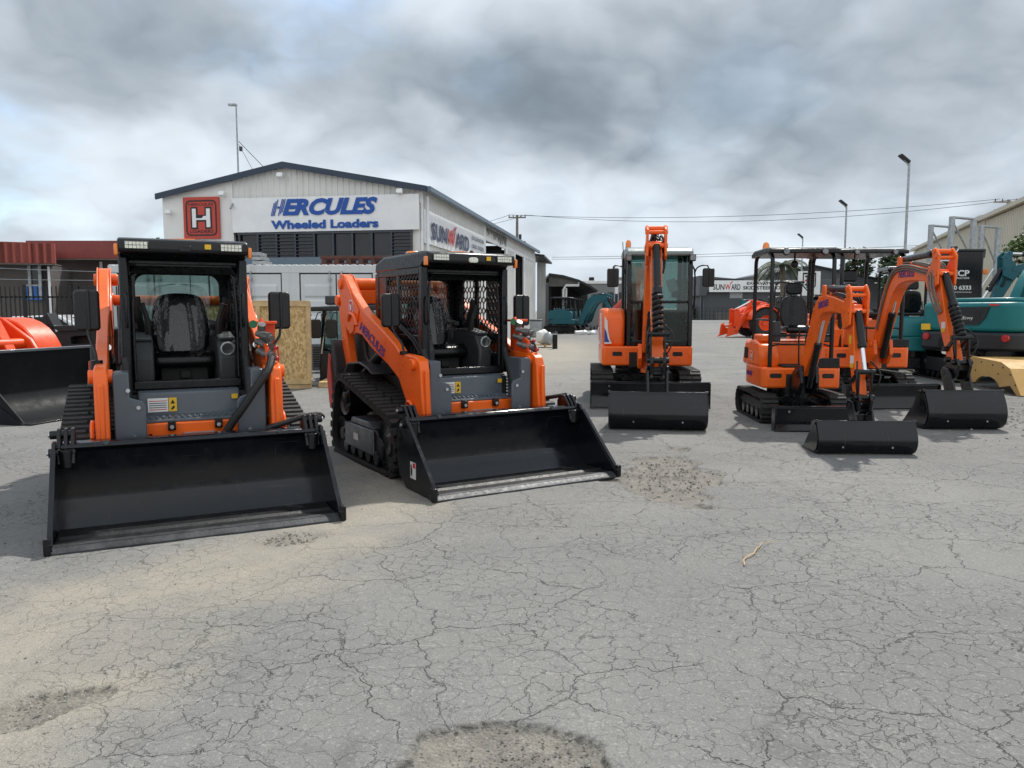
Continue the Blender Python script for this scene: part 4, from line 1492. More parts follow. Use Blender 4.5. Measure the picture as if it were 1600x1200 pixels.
def tree(name, lab, c, h, rad, m, n, leaf, trunk_h, cat='tree', seed=1, group=None, squash=.8):
    rnd = random.Random(seed)
    x, y = c
    t = thing(name, lab, cat, (x, y, 0), 0, group)
    mb = MB()
    mb.tube([(0, 0, 0), (.05 * h, 0, trunk_h * .6), (.02, .02, trunk_h), (.1, .05, h * .8)], [.05 * h * .5, .04 * h * .5, .03 * h * .5, .01], 8)
    tips = []
    for i in range(9):
        a = rnd.uniform(0, 6.28)
        e = Vector((math.cos(a) * rad * rnd.uniform(.3, .8), math.sin(a) * rad * rnd.uniform(.3, .8), trunk_h + (h - trunk_h) * rnd.uniform(.15, .85)))
        st = Vector((.02, .02, trunk_h * rnd.uniform(.7, 1.1)))
        mb.tube([st, st.lerp(e, .5) + Vector((0, 0, .1 * h)), e], [.012 * h, .008 * h, .003 * h], 5)
        tips.append(e)
    mb.build('trunk', BARK, t)
    cl = []
    for i in range(16):
        a, b = rnd.uniform(0, 6.28), rnd.uniform(-1, 1)
        q = math.sqrt(1 - b * b) * rnd.uniform(.55, 1.0)
        cl.append((Vector((math.cos(a) * q * rad * .8, math.sin(a) * q * rad * .8, trunk_h + (h - trunk_h) * (.5 + .42 * b))), rad * rnd.uniform(.28, .5)))
    cl += [(e, rad * .33) for e in tips]
    cr = MB()
    for i in range(n):
        p, r = rnd.choice(cl)
        d = Vector((rnd.gauss(0, 1), rnd.gauss(0, 1), rnd.gauss(0, 1))).normalized() * r * rnd.uniform(.4, 1.0) ** .5
        q = p + Vector((d.x, d.y, d.z * squash))
        u = Vector((rnd.gauss(0, 1), rnd.gauss(0, 1), rnd.gauss(0, .6))).normalized()
        v = u.orthogonal().normalized()
        v = (v + u.cross(v) * rnd.uniform(-1, 1)).normalized()
        s = leaf * rnd.uniform(.6, 1.3)
        cr.add([q - u * s, q + v * s * .45, q + u * s, q - v * s * .45], [(0, 1, 2, 3)])
    cr.build('crown', m, t, 0, 0)
    return t

def plants():
    p = at(1590, 400, 34)
    tree('leafy_tree', 'bright green leafy tree at the right edge in front of the cream shed', (p.x + 1.0, 34), 5.4, 1.45, LEAF, 4600, .11, 1.8, seed=4)
    for i, (u, v, y, r_, lab) in enumerate(((1343, 384, 128, 3.0, 'small round dark tree showing above the rear canopy'), (1404, 392, 118, 3.4, 'dark bushy tree beside the farther cream shed'),)):
        q = at(u, v, y)
        tree('distant_tree', lab, (q.x, y), q.z, r_, LEAFD, 1500, .42, q.z * .35, seed=10 + i)
    for i, (u, y, h, r_, lab) in enumerate(((1088, 112, 2.2, 2.6, 'low dark bush at the corner of the far grey building'), (1078, 125, 2.9, 3.2, 'dark shrub on the horizon left of the far grey building'))):
        q = at(u, 480, y)
        tree('bush', lab, (q.x, y), h, r_, LEAFD, 900, .3, .3, 'bush', seed=30 + i)
    q = at(242, 372, 40)
    tree('garden_tree', 'small green tree top between the red fascia and the white shed', (q.x, 40), q.z + .3, 1.0, LEAF, 900, .15, 2.6, seed=33)
    # palm
    y = 92.0
    c = at(1222, 412, y)
    t = thing('palm_tree', 'palm tree with drooping fronds behind the front canopy', 'palm', (c.x, y, 0))
    mb = MB()
    mb.tube([(.5, 0, 0), (.35, 0, c.z * .4), (0, 0, c.z)], [.42, .36, .3], 10, 2)
    mb.build('trunk', BARK, t)
    rnd = random.Random(8)
    cr = MB()
    for i in range(46):
        a = i * 2.4
        up_ = rnd.uniform(-.35, 1.0)
        L = rnd.uniform(3.0, 4.2)
        d = Vector((math.cos(a), math.sin(a), 0))
        pts = []
        for k in range(9):
            s = k / 8
            pts.append(Vector((0, 0, c.z)) + d * (L * s * (1 - .18 * s)) + Vector((0, 0, L * (up_ * .55 * s - .55 * s * s))))
        cr.tube(pts, .035, 4)
        sd_ = d.cross(Vector((0, 0, 1)))
        for k in range(1, 9):
            for s in (-1, 1):
                for e in range(3):
                    b = pts[k - 1].lerp(pts[k], e / 3)
                    tip = b + sd_ * s * .75 * (1 - .45 * k / 8) + d * .28 + Vector((0, 0, -.35))
                    cr.add([b, b + d * .10, tip], [(0, 1, 2)])
    cr.build('crown', LEAFD, t, 0, 0)
    # dead trunk beside it
    c = at(1214, 439, 96)
plants()


# ================================================================== MACHINES
RX, UP3 = Vector((1, 0, 0)), Vector((0, 0, 1))

def badge(parent, o, right, up, r, loc=(0, 0, 0), rz=0.0):
    """round white emblem ring with a small violet mark"""
    c = [(r * math.cos(k * .35), r * math.sin(k * .35)) for k in range(18)]
    b = plate('badge', c, LABW, parent, o, right, up, .003, loc, rz)
    plate('badge_mark', [(p[0] * .82, p[1] * .82) for p in c], REDT, b, o, right, up, .005)
    plate('badge_mark', [(-.3 * r, -.45 * r), (.3 * r, -.45 * r), (.4 * r, .5 * r), (0, .15 * r), (-.4 * r, .5 * r)], LABW, b, o, right, up, .007)

def mirror(parent, c, arm, wd=.19, hg=.34, loc=(0, 0, 0), rz=0.0):
    """rounded rear-view mirror; its back shell faces forward (-y)"""
    c = Vector(c)
    b = MB()
    b.prism(rrect(c.x - wd / 2, c.x + wd / 2, c.z - hg / 2, c.z + hg / 2, .035), 'y', c.y - .035, c.y + .03)
    h = b.build('mirror', PLASTIC, parent, .02, 50, loc, rz, 3)
    g = MB()
    g.prism(rrect(c.x - wd / 2 + .015, c.x + wd / 2 - .015, c.z - hg / 2 + .015, c.z + hg / 2 - .015, .03), 'y', c.y + .030, c.y + .034)
    g.build('mirror_glass', MIRR, h, 0, 0)
    MB().bb(c.x + .0, c.x + .022, c.y - .05, c.y - .03, c.z - hg * .48, c.z + hg * .5).build('bracket', PLASTIC, h, .005)
    MB().tube(arm, .012, 8, 2).build('mirror_arm', PLASTIC, h)

def loader_bucket(root, wd=1.96):
    """four-in-one bucket; the cutting edge is at y = -1.95"""
    e = -1.95
    hw = wd / 2
    b = MB()
    # shell: floor, curved strip, upright back
    b.ribbon([(e + .02, .012), (e + .50, .035), (e + .71, .20), (e + .715, .215), (e + .678, .58), (e + .645, .62)], 'x', -hw + .02, hw - .02, -.022)
    bk = b.build('bucket', BUCKET, root, .004)
    # rear curve closes the back
    b = MB()
    b.prism([(e + .55, .018), (e + .72, .12), (e + .80, .25), (e + .82, .57), (e + .77, .60), (e + .70, .58), (e + .735, .22), (e + .60, .03)], 'x', -hw + .03, hw - .03)
    b.build('back_shell', BUCKET, bk, .01)
    b = MB()
    b.bb(-hw + .03, hw - .03, e + .045, e + .50, .038, .0465)
    b.build('floor_plate', FLOORB, bk, 0, 0)
    b = MB()
    b.prism([(e, .0), (e + .0, .014), (e + .05, .048), (e + .10, .050), (e + .10, .0)], 'x', -hw - .01, hw + .01)
    b.build('cutting_edge', EDGE, bk, .003)
    # mid step line across the floor
    b = MB()
    b.prism([(e + .20, .046), (e + .23, .062), (e + .26, .046)], 'x', -hw + .05, hw - .05)
    b.build('floor_rib', FLOORB, bk, 0, 0)
    # top lip plate
    b = MB()
    b.prism([(e + .635, .615), (e + .70, .56), (e + .83, .56), (e + .83, .615), (e + .79, .645), (e + .67, .645)], 'x', -hw + .05, hw - .05)
    b.build('top_lip', BUCKET, bk, .012)
    for s in (-1, 1):
        b = MB()
        b.prism([(e + .03, .0), (e + .62, .0), (e + .78, .10), (e + .84, .25), (e + .84, .58), (e + .72, .66), (e + .63, .66), (e + .59, .60), (e + .06, .10), (e + .0, .06)], 'x', s * hw, s * (hw - .025))
        sp = b.build('side_plate', BUCKET, bk, .005)
        # bright worn front edge strip
        b = MB()
        b.prism([(e + .0, .06), (e + .59, .60), (e + .575, .615), (e - .015, .075)], 'x', s * (hw + .004), s * (hw - .03))
        b.build('edge_strip', BUCKET, sp, .002)
        b = MB()
        b.bb(s * (hw - .02), s * (hw + .025), e - .01, e + .05, .005, .12)
        b.build('bit_block', BLACK, sp, .006)
        # hinge ears and pin, clam cylinder
        b = MB()
        for k in (0, .045, .09):
            xx = s * (hw - .03 - k)
            b.prism([(e + .62, .50), (e + .86, .50), (e + .86, .68), (e + .81, .745), (e + .74, .745), (e + .66, .66)], 'x', xx, xx - s * .026)
        b.cyl((s * (hw + .02), e + .77, .70), (s * (hw - .15), e + .77, .70), .032, n=14)
        b.cyl((s * (hw + .025), e + .67, .58), (s * (hw - .15), e + .67, .58), .034, n=14)
        b.cyl((s * (hw - .085), e + .655, .60), (s * (hw - .085), e + .655, .47), .05, n=14)
        b.cyl((s * (hw - .085), e + .72, .58), (s * (hw - .085), e + .9, .30), .045, n=12)
        b.build('hinge', BLACK, bk, .005)
        b = MB()
        b.cyl((s * (hw + .02), e + .77, .70), (s * (hw + .03), e + .77, .70), .018, n=10)
        b.cyl((s * (hw + .025), e + .67, .58), (s * (hw + .035), e + .67, .58), .018, n=10)
        b.build('pin', STEEL, bk)
    b = MB()
    for xx in (-hw + .35, hw - .35):
        b.cyl((xx, e + .657, .635), (xx + .001, e + .645, .64), .02, n=12)
    b.build('bolt', EDGE, bk)
    # warning label outside the left cheek
    o = Vector((-hw - .002, e + .52, .12))
    lb = plate('label', RECT(0, 0, .12, .15), LABW, bk, o, (0, -1, 0), UP3, .002)
    plate('label_band', RECT(.06, .10, .115, .145), REDT, lb, o, (0, -1, 0), UP3, .003)
    plate('label_mark', [(.01, .03), (.035, .02), (.05, .07), (.03, .13), (.012, .12)], BLKT, lb, o, (0, -1, 0), UP3, .003)
    return bk

def track_loader(label, loc, rz, right_hose):
    t = thing('track_loader', label, 'track loader', loc, rz, 'orange track loaders parked in the yard')
    # --- crawlers
    circ = [((-.70, .33), .33), ((.0, .20), .20), ((.70, .25), .25), ((.62, .64), .235)]
    circ = [((.70, .235), .235), ((.60, .645), .235), ((-.70, .315), .30), ((-.62, .26), .26)]
    # counter-clockwise in (y, z): rear bottom, rear top sprocket, front idler
    circ = [((.66, .235), .235), ((.57, .645), .235), ((-.72, .30), .30)]
    fp = [(-.55, .12), (.55, .12), (.62, .22), (.45, .40), (-.40, .40), (-.58, .28)]
    for s in (-1, 1):
        x0, x1 = (-.97, -.56) if s < 0 else (.56, .97)
        tr = make_track(t, x0, x1, circ, .112, .044, .036, fp, SKIRT, rollers=5)
        mb = MB()
        mb.bb(x0 + .02 if s < 0 else x1 - .05, x0 + .05 if s < 0 else x1 - .02, -.38, .48, .14, .40)
        mb.prism([(-.30, .40), (.36, .40), (.30, .47), (-.22, .47)], 'x', x0 + .04, x1 - .05)
        mb.build('tensioner_box', GREY, tr, .015)
        xo = x0 + .018 if s < 0 else x1 - .018
        o = Vector((xo, .18, .24)) if s < 0 else Vector((xo, -.1, .24))
        plate('label', RECT(0, 0, .14, .07), LABW, tr, o, (0, -1, 0) if s < 0 else (0, 1, 0), UP3, .003)
        # fender over the crawler
        mb = MB()
        mb.ribbon([(.02, .93), (.18, .99), (.42, 1.03), (.80, 1.0), (.98, .84)], 'x', s * .50, s * .80, .025)
        mb.build('fender', SKIRT, t, .01)
    # --- hull
    mb = MB()
    mb.bb(-.50, .50, -.62, 1.12, .28, .92)
    mb.build('hull', DGREY, t, .02)
    mb = MB()
    mb.prism([(.62, .60), (1.22, .50), (1.30, .70), (1.28, 1.30), (1.10, 1.52), (.64, 1.52)], 'x', -.50, .50)
    mb.build('engine_hood', DGREY, t, .04)
    mb = MB()
    for s in (-1, 1):
        mb.prism([(.70, .45), (1.30, .45), (1.42, .8), (1.36, 1.30), (1.18, 1.62), (1.02, 1.62), (.92, 1.10), (.70, .95)], 'x', s * .48, s * .54)
        mb.prism([(1.16, .40), (1.34, .42), (1.42, .75), (1.30, 1.28), (1.14, 1.0)], 'x', s * .60, s * .82)
    mb.build('rear_tower', SKIRT, t, .015)
    mb = MB()
    for s in (-1, 1):
        mb.prism([(1.20, .46), (1.345, .44), (1.44, .80), (1.36, 1.10)], 'x', s * .82, s * .845)
    mb.build('rear_trim', REDSIGN, t, .006)
    # --- lower front: crossbeam, step, panel
    mb = MB()
    mb.bb(-.46, .46, -.88, -.66, .50, .70)
    mb.prism([(-.42, .5), (.42, .5), (.30, .42), (-.30, .42)], 'y', -.84, -.70)
    cb = mb.build('crossbeam', ORANGE, t, .012)
    mb = MB()
    for x in (-.16, .20):
        mb.bb(x - .03, x + .03, -.92, -.875, .64, .715)
    mb.build('beam_clip', BLACK, cb, .005)
    mb = MB()
    for x in (-.16, .20):
        mb.cyl((x, -.918, .67), (x, -.932, .67), .016, n=10)
    mb.build('bolt', STEEL, cb)
    plate('grip_strip', RECT(0, 0, .24, .05), GALV, cb, (-.07, -.884, .565), RX, UP3, .03)
    mb = MB()
    for x, z in ((-.36, .56), (-.32, .58), (-.29, .55)):
        mb.cyl((x, -.90, z - .05), (x, -.90, z + .04), .012, n=8)
        mb.cyl((x, -.90, z - .03), (x, -.90, z), .019, n=8)
    mb.build('hose_fitting', BLACK, cb)
    mb = MB()
    mb.prism([(-.78, .705), (-.70, .75), (-.68, .93), (-.64, .95), (-.60, .95), (-.60, .705)], 'x', -.40, .40)
    fp_ = mb.build('front_panel', GREY, t, .012)
    mb = MB()
    mb.prism([(-.85, .702), (-.85, .72), (-.70, .755), (-.70, .72)], 'x', -.385, .385)
    for i in range(16):
        mb.box((-.36 + i * .048, -.79, .738), (.022, .05, .02), (R(12), 0, 0))
    mb.build('step', GREY, t, .004)
    o = Vector((-.33, -.712, .775))
    lb = plate('label', RECT(0, 0, .155, .115), LABW, fp_, o, RX, UP3, .003)
    for i in range(5):
        plate('label_line', RECT(.01, .016 + i * .018, .145, .022 + i * .018), REDT if i in (0, 4) else DGREY, lb, o, RX, UP3, .004)
    o = o + RX * .16
    lb = plate('label', RECT(0, 0, .062, .115), LABY, fp_, o, RX, UP3, .003)
    plate('label_mark', [(.012, .065), (.05, .065), (.031, .10)], BLKT, lb, o, RX, UP3, .004)
    plate('label_mark', [(.014, .02), (.028, .012), (.048, .035), (.035, .05)], BLKT, lb, o, RX, UP3, .004)
    plate('label', RECT(0, 0, .05, .04), LABY, fp_, (.33, -.712, .86), RX, UP3, .003)
    # --- guard plates beside the legs
    for s in (-1, 1):
        mb = MB()
        q = [(.345, .60), (.39, .545), (.53, .545), (.575, .60), (.575, 1.11), (.54, 1.13), (.46, 1.13), (.46, .93), (.37, .90), (.345, .86)]
        mb.prism([(s * p[0], p[1]) for p in q], 'y', -.985, -.955)
        mb.prism([(s * .46, 1.13), (s * .575, 1.13), (s * .575, .60), (s * .46, .60)], 'y', -.955, -.70)
        g = mb.build('guard_plate', GREY, t, .008)
        mb = MB()
        for x, z in ((.40, .85 if True else 0), (.47, .99), (.44, .62)):
            mb.cyl((s * x, -.984, z), (s * x, -1.0, z), .016, n=12)
        mb.build('bolt', STEEL, g)
    # --- lift arms
    for s in (-1, 1):
        a, b = s * .605, s * .705
        up = [(1.30, 1.99), (1.22, 2.05), (1.10, 2.02), (.86, 1.82), (.45, 1.60), (-.05, 1.42), (-.42, 1.27), (-.56, 1.19), (-.74, 1.185), (-.94, 1.175), (-1.02, 1.13)]
        lo = [(-1.05, 1.05), (-1.09, .55), (-1.02, .46), (-.82, .46), (-.74, .52), (-.70, .70), (-.50, .93), (-.20, 1.06), (.30, 1.22), (.55, 1.34), (.72, 1.36), (.86, 1.34), (1.02, 1.40), (1.14, 1.55), (1.34, 1.86)]
        mb = MB()
        mb.prism(up + lo, 'x', a, b)
        arm = mb.build('lift_arm', ORANGE, t, .014)
        # raised plates, rear ear, front pin boss
        for x0, x1 in ((s * .705, s * .72), (s * .59, s * .605)):
            mb = MB()
            mb.prism([(1.33, 1.90), (1.24, 2.06), (1.10, 2.03), (.80, 1.75), (.62, 1.62), (.66, 1.50), (.78, 1.45), (.80, 1.38), (.92, 1.34), (1.06, 1.42), (1.16, 1.60)], 'x', x0, x1)
            mb.build('arm_plate', ORANGE, arm, .008)
        mb = MB()
        mb.cyl((s * .57, -.90, 1.10), (s * .745, -.90, 1.10), .055, n=20)
        mb.cyl((s * .53, -.93, .55), (s * .745, -.93, .55), .05, n=20)
        mb.cyl((s * .53, 1.20, 1.93), (s * .75, 1.20, 1.93), .06, n=20)
        mb.build('pin_boss', ORANGE, arm, .008)
        mb = MB()
        mb.prism([(-1.105, 1.05), (-1.105, .60), (-1.075, .60), (-1.075, 1.06)], 'x', a + s * .03, b - s * .03)
        mb.build('leg_plate', ORANGE, arm, .008)
        mb = MB()
        mb.tube([(s * .725, .95, 1.50), (s * .742, .85, 1.60), (s * .742, .70, 1.56), (s * .742, .62, 1.45)], .018, 8, 1)
        mb.tube([(s * .715, -.72, .68), (s * .735, -.80, .74), (s * .735, -.90, .72), (s * .735, -.95, .62)], .016, 8, 1)
        mb.build('weld_bead', ORANGE, arm)
        # rear lift link and cylinder
        mb = MB()
        mb.prism([(1.40, 1.78), (1.30, 1.80), (1.16, 1.45), (.98, .96), (1.06, .92), (1.20, .98), (1.30, 1.35)], 'x', s * .60, s * .70)
        mb.cyl((s * .58, 1.36, 1.74), (s * .735, 1.36, 1.74), .065, n=18)
        mb.build('lift_link', ORANGE, t, .012)
        mb = MB()
        mb.cyl((s * .62, .98, .80), (s * .62, .10, 1.18), .055, n=16)
        cy = mb.build('lift_cylinder', BLACK, t)
        mb = MB()
        mb.cyl((s * .62, .12, 1.17), (s * .62, -.20, 1.30), .032, n=14)
        mb.build('cylinder_rod', CHROME, cy)
        # tilt cylinder along the inside of the leg
        mb = MB()
        mb.cyl((s * .475, -.55, 1.35), (s * .475, -.82, .75), .036, n=14)
        mb.tube([(s * .50, .5, 1.66), (s * .50, -.1, 1.46), (s * .50, -.45, 1.33), (s * .50, -.62, 1.22)], .012, 6)
        mb.tube([(s * .52, .5, 1.66), (s * .52, -.1, 1.45), (s * .52, -.45, 1.31), (s * .52, -.64, 1.18)], .012, 6)
        mb.build('arm_hose', HOSE, t)
        # name along the outside
        xo = s * .7065
        p0, p1 = Vector((xo, .62, 1.405)), Vector((xo, -.34, 1.03))
        if s < 0:
            d = (p1 - p0).normalized()
            text('lettering', 'HERCULES', PURPLE, arm, p0, d, Vector((-1, 0, 0)).cross(d), 1.0 * .80, .105, .02, .25)
        else:
            d = (p0 - p1).normalized()
            text('lettering', 'HERCULES', PURPLE, arm, p1, d, Vector((1, 0, 0)).cross(d), .80, .105, .02, .25)
        badge(arm, (s * .7215, .86, 1.66), (0, -s * -1, 0) if s > 0 else (0, -1, 0), UP3, .085)
        # mirror on its stalk
        mc = Vector((s * (.80 if s > 0 else .75), -.42, 1.62))
        mirror(t, mc, [(s * .69, -.62, 1.20), (s * .70, -.60, 1.30), (mc.x * .98, -.50, 1.38), (mc.x, -.46, 1.46)])
        mb = MB()
        mb.cyl((s * .69, -.62, 1.18), (s * .69, -.62, 1.215), .045, n=12)
        mb.build('mirror_foot', BLACK, arm)
    mb = MB()
    tz = 1.93 if right_hose else 1.72
    mb.cyl((-.58, 1.16, tz), (.58, 1.16, tz), .075 if right_hose else .055, n=20)
    if right_hose: mb.bb(-.58, .58, 1.10, 1.20, 1.70, 1.86)
    mb.build('cross_tube', ORANGE, t, .01)
    # --- hydraulic couplers on the right arm
    mb = MB()
    mb.prism([(-.88, 1.18), (-.52, 1.20), (-.52, 1.52), (-.60, 1.55), (-.70, 1.38), (-.88, 1.30)], 'x', .60, .63)
    mb.bb(.56, .74, -.66, -.52, 1.50, 1.525)
    mb.bb(.60, .74, -.54, -.52, 1.22, 1.51)
    br = mb.build('coupler_bracket', ORANGE_FAR, t, .005)
    mb = MB()
    for i, (y, z) in enumerate(((-.80, 1.25), (-.72, 1.33), (-.78, 1.40))):
        mb.cyl((.56, y + .06, z + .02), (.66, y - .10, z - .02), .028, n=14)
        mb.cyl((.60, y + .0, z), (.645, y - .07, z - .01), .04, n=14)
    mb.cyl((.60, -.66, 1.42), (.60, -.72, 1.50), .035, n=14)
    mb.build('coupler', COUPL, t)
    mb = MB()
    mb.ball((.685, -.93, 1.21), .022)
    mb.ball((.69, -.86, 1.30), .02)
    mb.ball((.74, -.74, 1.02), .026)
    mb.ball((.73, -.76, .95), .026)
    cp = mb.build('dust_cap', REDL, t)
    MB().tube([(.73, -.74, 1.30), (.735, -.74, 1.02)], .004, 5).tube([(.72, -.76, 1.30), (.73, -.76, .95)], .004, 5).build('cap_cord', REDT, cp)
    plate('green_tag', [(.036 * math.cos(k * .7), .036 * math.sin(k * .7)) for k in range(9)], GREENL, t, (.53, -.70, 1.50), RX, UP3, .004)
    if right_hose:
        mb = MB()
        mb.tube([(.66, -.86, 1.22), (.74, -.80, 1.20), (.82, -.70, 1.00), (.84, -.72, .80), (.76, -.85, .74), (.72, -.98, .80)], .022, 8, 2)
        mb.tube([(.66, -.84, 1.28), (.76, -.76, 1.26), (.87, -.62, 1.02), (.90, -.66, .80), (.80, -.85, .70), (.72, -.98, .76)], .022, 8, 2)
        mb.tube([(.70, -.76, .66), (.80, -.98, .70), (.92, -1.14, .74)], .022, 8, 2)
        mb.build('coupler_hose', HOSE, t)
    else:
        mb = MB()
        mb.tube([(.64, -.94, 1.22), (.60, -1.04, 1.12), (.50, -1.08, 1.0), (.38, -1.08, .82), (.28, -1.04, .68), (.22, -1.02, .56)], .034, 10, 2)
        mb.build('coupler_hose', HOSE, t)
        mb = MB()
        mb.tube([(.56, -1.12, .64), (.70, -1.16, .68), (.85, -1.18, .73), (.98, -1.16, .74), (1.03, -1.08, .70)], .024, 8, 2)
        mb.build('bucket_hose', HOSE, t)
        MB().tube([(.645, -.93, 1.20), (.655, -.95, 1.05)], .026, 10).build('hose_ferrule', GALV, t)
    # --- cab
    mb = MB()
    for s in (-1, 1):
        mb.prism([(-.64, .96), (-.64, 2.06), (-.56, 2.06), (-.54, .96)], 'x', s * .43, s * .50)        # front pillars
        mb.prism([(.56, .96), (.56, 2.06), (.66, 2.02), (.66, .96)], 'x', s * .42, s * .50)
        mb.bb(s * .44, s * .495, -.56, .58, 1.98, 2.08)
        mb.bb(s * .44, s * .495, -.56, .58, .94, 1.16)
        mb.bb(s * .455, s * .49, -.56, .58, 1.30, 1.37)
        mb.bb(s * .455, s * .49, -.02, .05, 1.16, 2.0)
        mb.bb(s * .45, s * .49, .34, .58, 1.16, 2.0)
    mb.bb(-.43, .43, -.635, -.56, .955, 1.03)
    cab = mb.build('cab_frame', BLACK, t, .012)
    for s in (-1, 1):
        hexmesh(MB(), s * .478, -.54, .34, 1.37, 1.98).build('guard_mesh', BLACK, cab, 0, 0)
        hexmesh(MB(), s * .478, -.54, .34, .98, 1.30).build('guard_mesh', BLACK, cab, 0, 0)
    mb = MB()
    mb.prism([(-.78, 2.085), (-.80, 2.10), (-.79, 2.185), (-.74, 2.205), (.40, 2.205), (.64, 2.14), (.66, 2.04), (-.60, 2.04), (-.66, 2.085)], 'x', -.50, .50)
    rf = mb.build('roof', BLACK, t, .022, seg=3)
    mb = MB()
    mb.bb(-.46, .46, -.60, .60, 2.205, 2.216)
    mb.build('roof_panel', SKIRT, rf, .004)
    for s in (-1, 1):
        mb = MB()
        mb.bb(s * .27 if s > 0 else -.45, s * .45 if s > 0 else -.27, -.815, -.79, 2.11, 2.175)
        lb = mb.build('work_light', DGREY, t, .006)
        mb = MB()
        for i in range(6):
            for j in range(2):
                mb.bb((.277 if s > 0 else -.443) + i * .0275, (.277 if s > 0 else -.443) + i * .0275 + .024, -.8185, -.814, 2.116 + j * .028, 2.140 + j * .028)
        mb.build('light_lens', LED, lb, 0, 0)
        mb = MB()
        mb.bb(s * .495, s * .525, -.80, -.74, 2.06, 2.15)
        mb.build('marker_lamp', AMBER, t, .01)
        # door track and grab handle inside the front pillars
        mb = MB()
        mb.tube([(s * .41, -.60, 1.04), (s * .41, -.60, 1.88), (s * .34, -.56, 1.98)], .014, 8, 1)
        mb.tube([(s * .455, -.66, 1.48), (s * .455, -.69, 1.52), (s * .455, -.69, 1.72), (s * .455, -.66, 1.76)], .011, 8, 1)
        mb.build('grab_rail', BLACK, t)
    mb = MB()
    mb.prism(rrect(-.05, .05, 2.10, 2.15, .02), 'y', -.815, -.79)
    mb.build('visor_lamp', LED if right_hose else BLACK, t, .004)
    plate('label', RECT(0, 0, .05, .04), LABY, t, (.15, -.805, 2.125), RX, UP3, .003)
    MB().tube([(-.16, -.45, 2.215), (.0, -.45, 2.225), (.1, -.45, 2.225)], .014, 6).build('roof_cable', AMBER, t)
    mb = MB()
    mb.bb(-.30, -.16, .15, .25, 2.216, 2.27)
    mb.build('beacon', AMBER, t, .02)
    # headliner, rear wall with round-cornered opening, lower lining
    mb = MB()
    mb.bb(-.43, .43, -.58, .56, 2.0, 2.04)
    mb.prism([(-.43, 2.0), (-.43, 1.90), (-.36, 1.99), (.36, 1.99), (.43, 1.90), (.43, 2.0)], 'y', -.62, -.56)
    mb.build('headliner', PLASTIC, t, .01)
    mb = MB()
    n = 6
    inn = rrect(-.38, .38, 1.49, 1.965, .10, n)
    out = rrect(-.44, .44, 1.34, 2.03, .012, n)
    frame_panel(mb, out, inn, 'y', .54, .60)
    rw = mb.build('rear_window_frame', BLACK, t, 0, 0)
    MB().prism(rrect(-.39, .39, 1.48, 1.97, .10, n), 'y', .565, .571).build('rear_pane', CABGLASS, rw, 0, 0)
    mb = MB()
    mb.bb(-.43, .43, .42, .54, .96, 1.47)
    mb.prism([(-.43, 1.44), (.43, 1.44), (.43, 1.49), (.25, 1.53), (-.25, 1.53), (-.43, 1.49)], 'y', .36, .54)
    for s in (-1, 1):
        mb.prism(rrect(s * .28 - .12, s * .28 + .12, 1.12, 1.44, .05), 'y', .395, .42)
    ln = mb.build('rear_lining', CABGREY, t, .02)
    mb = MB()
    for s in (-1, 1):
        mb.bb(s * .27 - .09, s * .27 + .09, .352, .37, 1.45, 1.485)
    mb.build('air_vent', DKIN, ln, .01)
    mb = MB()
    mb.bb(-.44, .44, -.56, .55, .93, .975)
    mb.build('cab_floor', PLASTIC, t, 0, 0)
    make_seat(t, (0, .12, 1.10), 1.08, head=False)
    mb = MB()
    mb.bb(-.2, .2, -.08, .32, .97, 1.12)
    mb.bb(-.04, .05, -.12, -.08, 1.0, 1.07)
    mb.build('seat_base', DKIN, t, .01)
    for s in (-1, 1):
        mb = MB()
        mb.prism([(-.42, .97), (-.44, 1.20), (-.34, 1.36), (-.05, 1.40), (.22, 1.38), (.22, .97)], 'x', s * .26, s * .42)
        co = mb.build('side_console', CABGREY if False else DGREY, t, .025, seg=3)
        mb = MB()
        mb.prism([(-.36, 1.355), (-.06, 1.40), (.2, 1.385), (.2, 1.41), (-.06, 1.425), (-.38, 1.38)], 'x', s * .27, s * .41)
        mb.build('arm_pad', CABGREY, co, .01)
        if s > 0:
            mb = MB()
            mb.lathe([(.048, .0), (.05, -.012), (.06, -.008), (.062, .01)], (.34, -.43, 1.28), 'y', 24)
            mb.build('speaker', GALV, co)
        mb = MB()
        mb.tube([(s * .29, -.18, 1.40), (s * .29, -.20, 1.46), (s * .30, -.22, 1.56), (s * .34, -.24, 1.68)], [.035, .03, .022, .028], 10, 1)
        mb.tube([(s * .34, .05, 1.40), (s * .36, -.05, 1.58), (s * .37, -.08, 1.74)], [.03, .03, .025], 8, 1)
        mb.build('joystick', PLASTIC, t)
    loader_bucket(t)
    # hitch plate between arms and bucket
    mb = MB()
    mb.bb(-.58, .58, -1.13, -1.07, .26, .52)
    for s in (-1, 1):
        mb.prism([(-1.10, .28), (-.86, .40), (-.84, .60), (-.98, .62), (-1.12, .52)], 'x', s * .50, s * .54)
        mb.prism([(-1.10, .28), (-.86, .40), (-.84, .60), (-.98, .62), (-1.12, .52)], 'x', s * .73, s * .765)
    mb.build('quick_hitch', BLACK, t, .01)
    return t

track_loader('orange track loader nearest the camera at left, its open cab facing straight forward', (-3.045, 7.12, 0), R(26.2), False)
tl2 = track_loader('orange track loader turned to show one crawler and its mesh side guard', (-.80, 8.54, 0), R(30.7), True)


far_tl = copy_tree(tl2)
far_tl['label'] = 'orange track loader parked far back, half hidden behind the two canopies'
_q = at(1292, 500, 29.0)
far_tl.location = (_q.x, 29.0, 0)
far_tl.rotation_euler = (0, 0, R(-35))

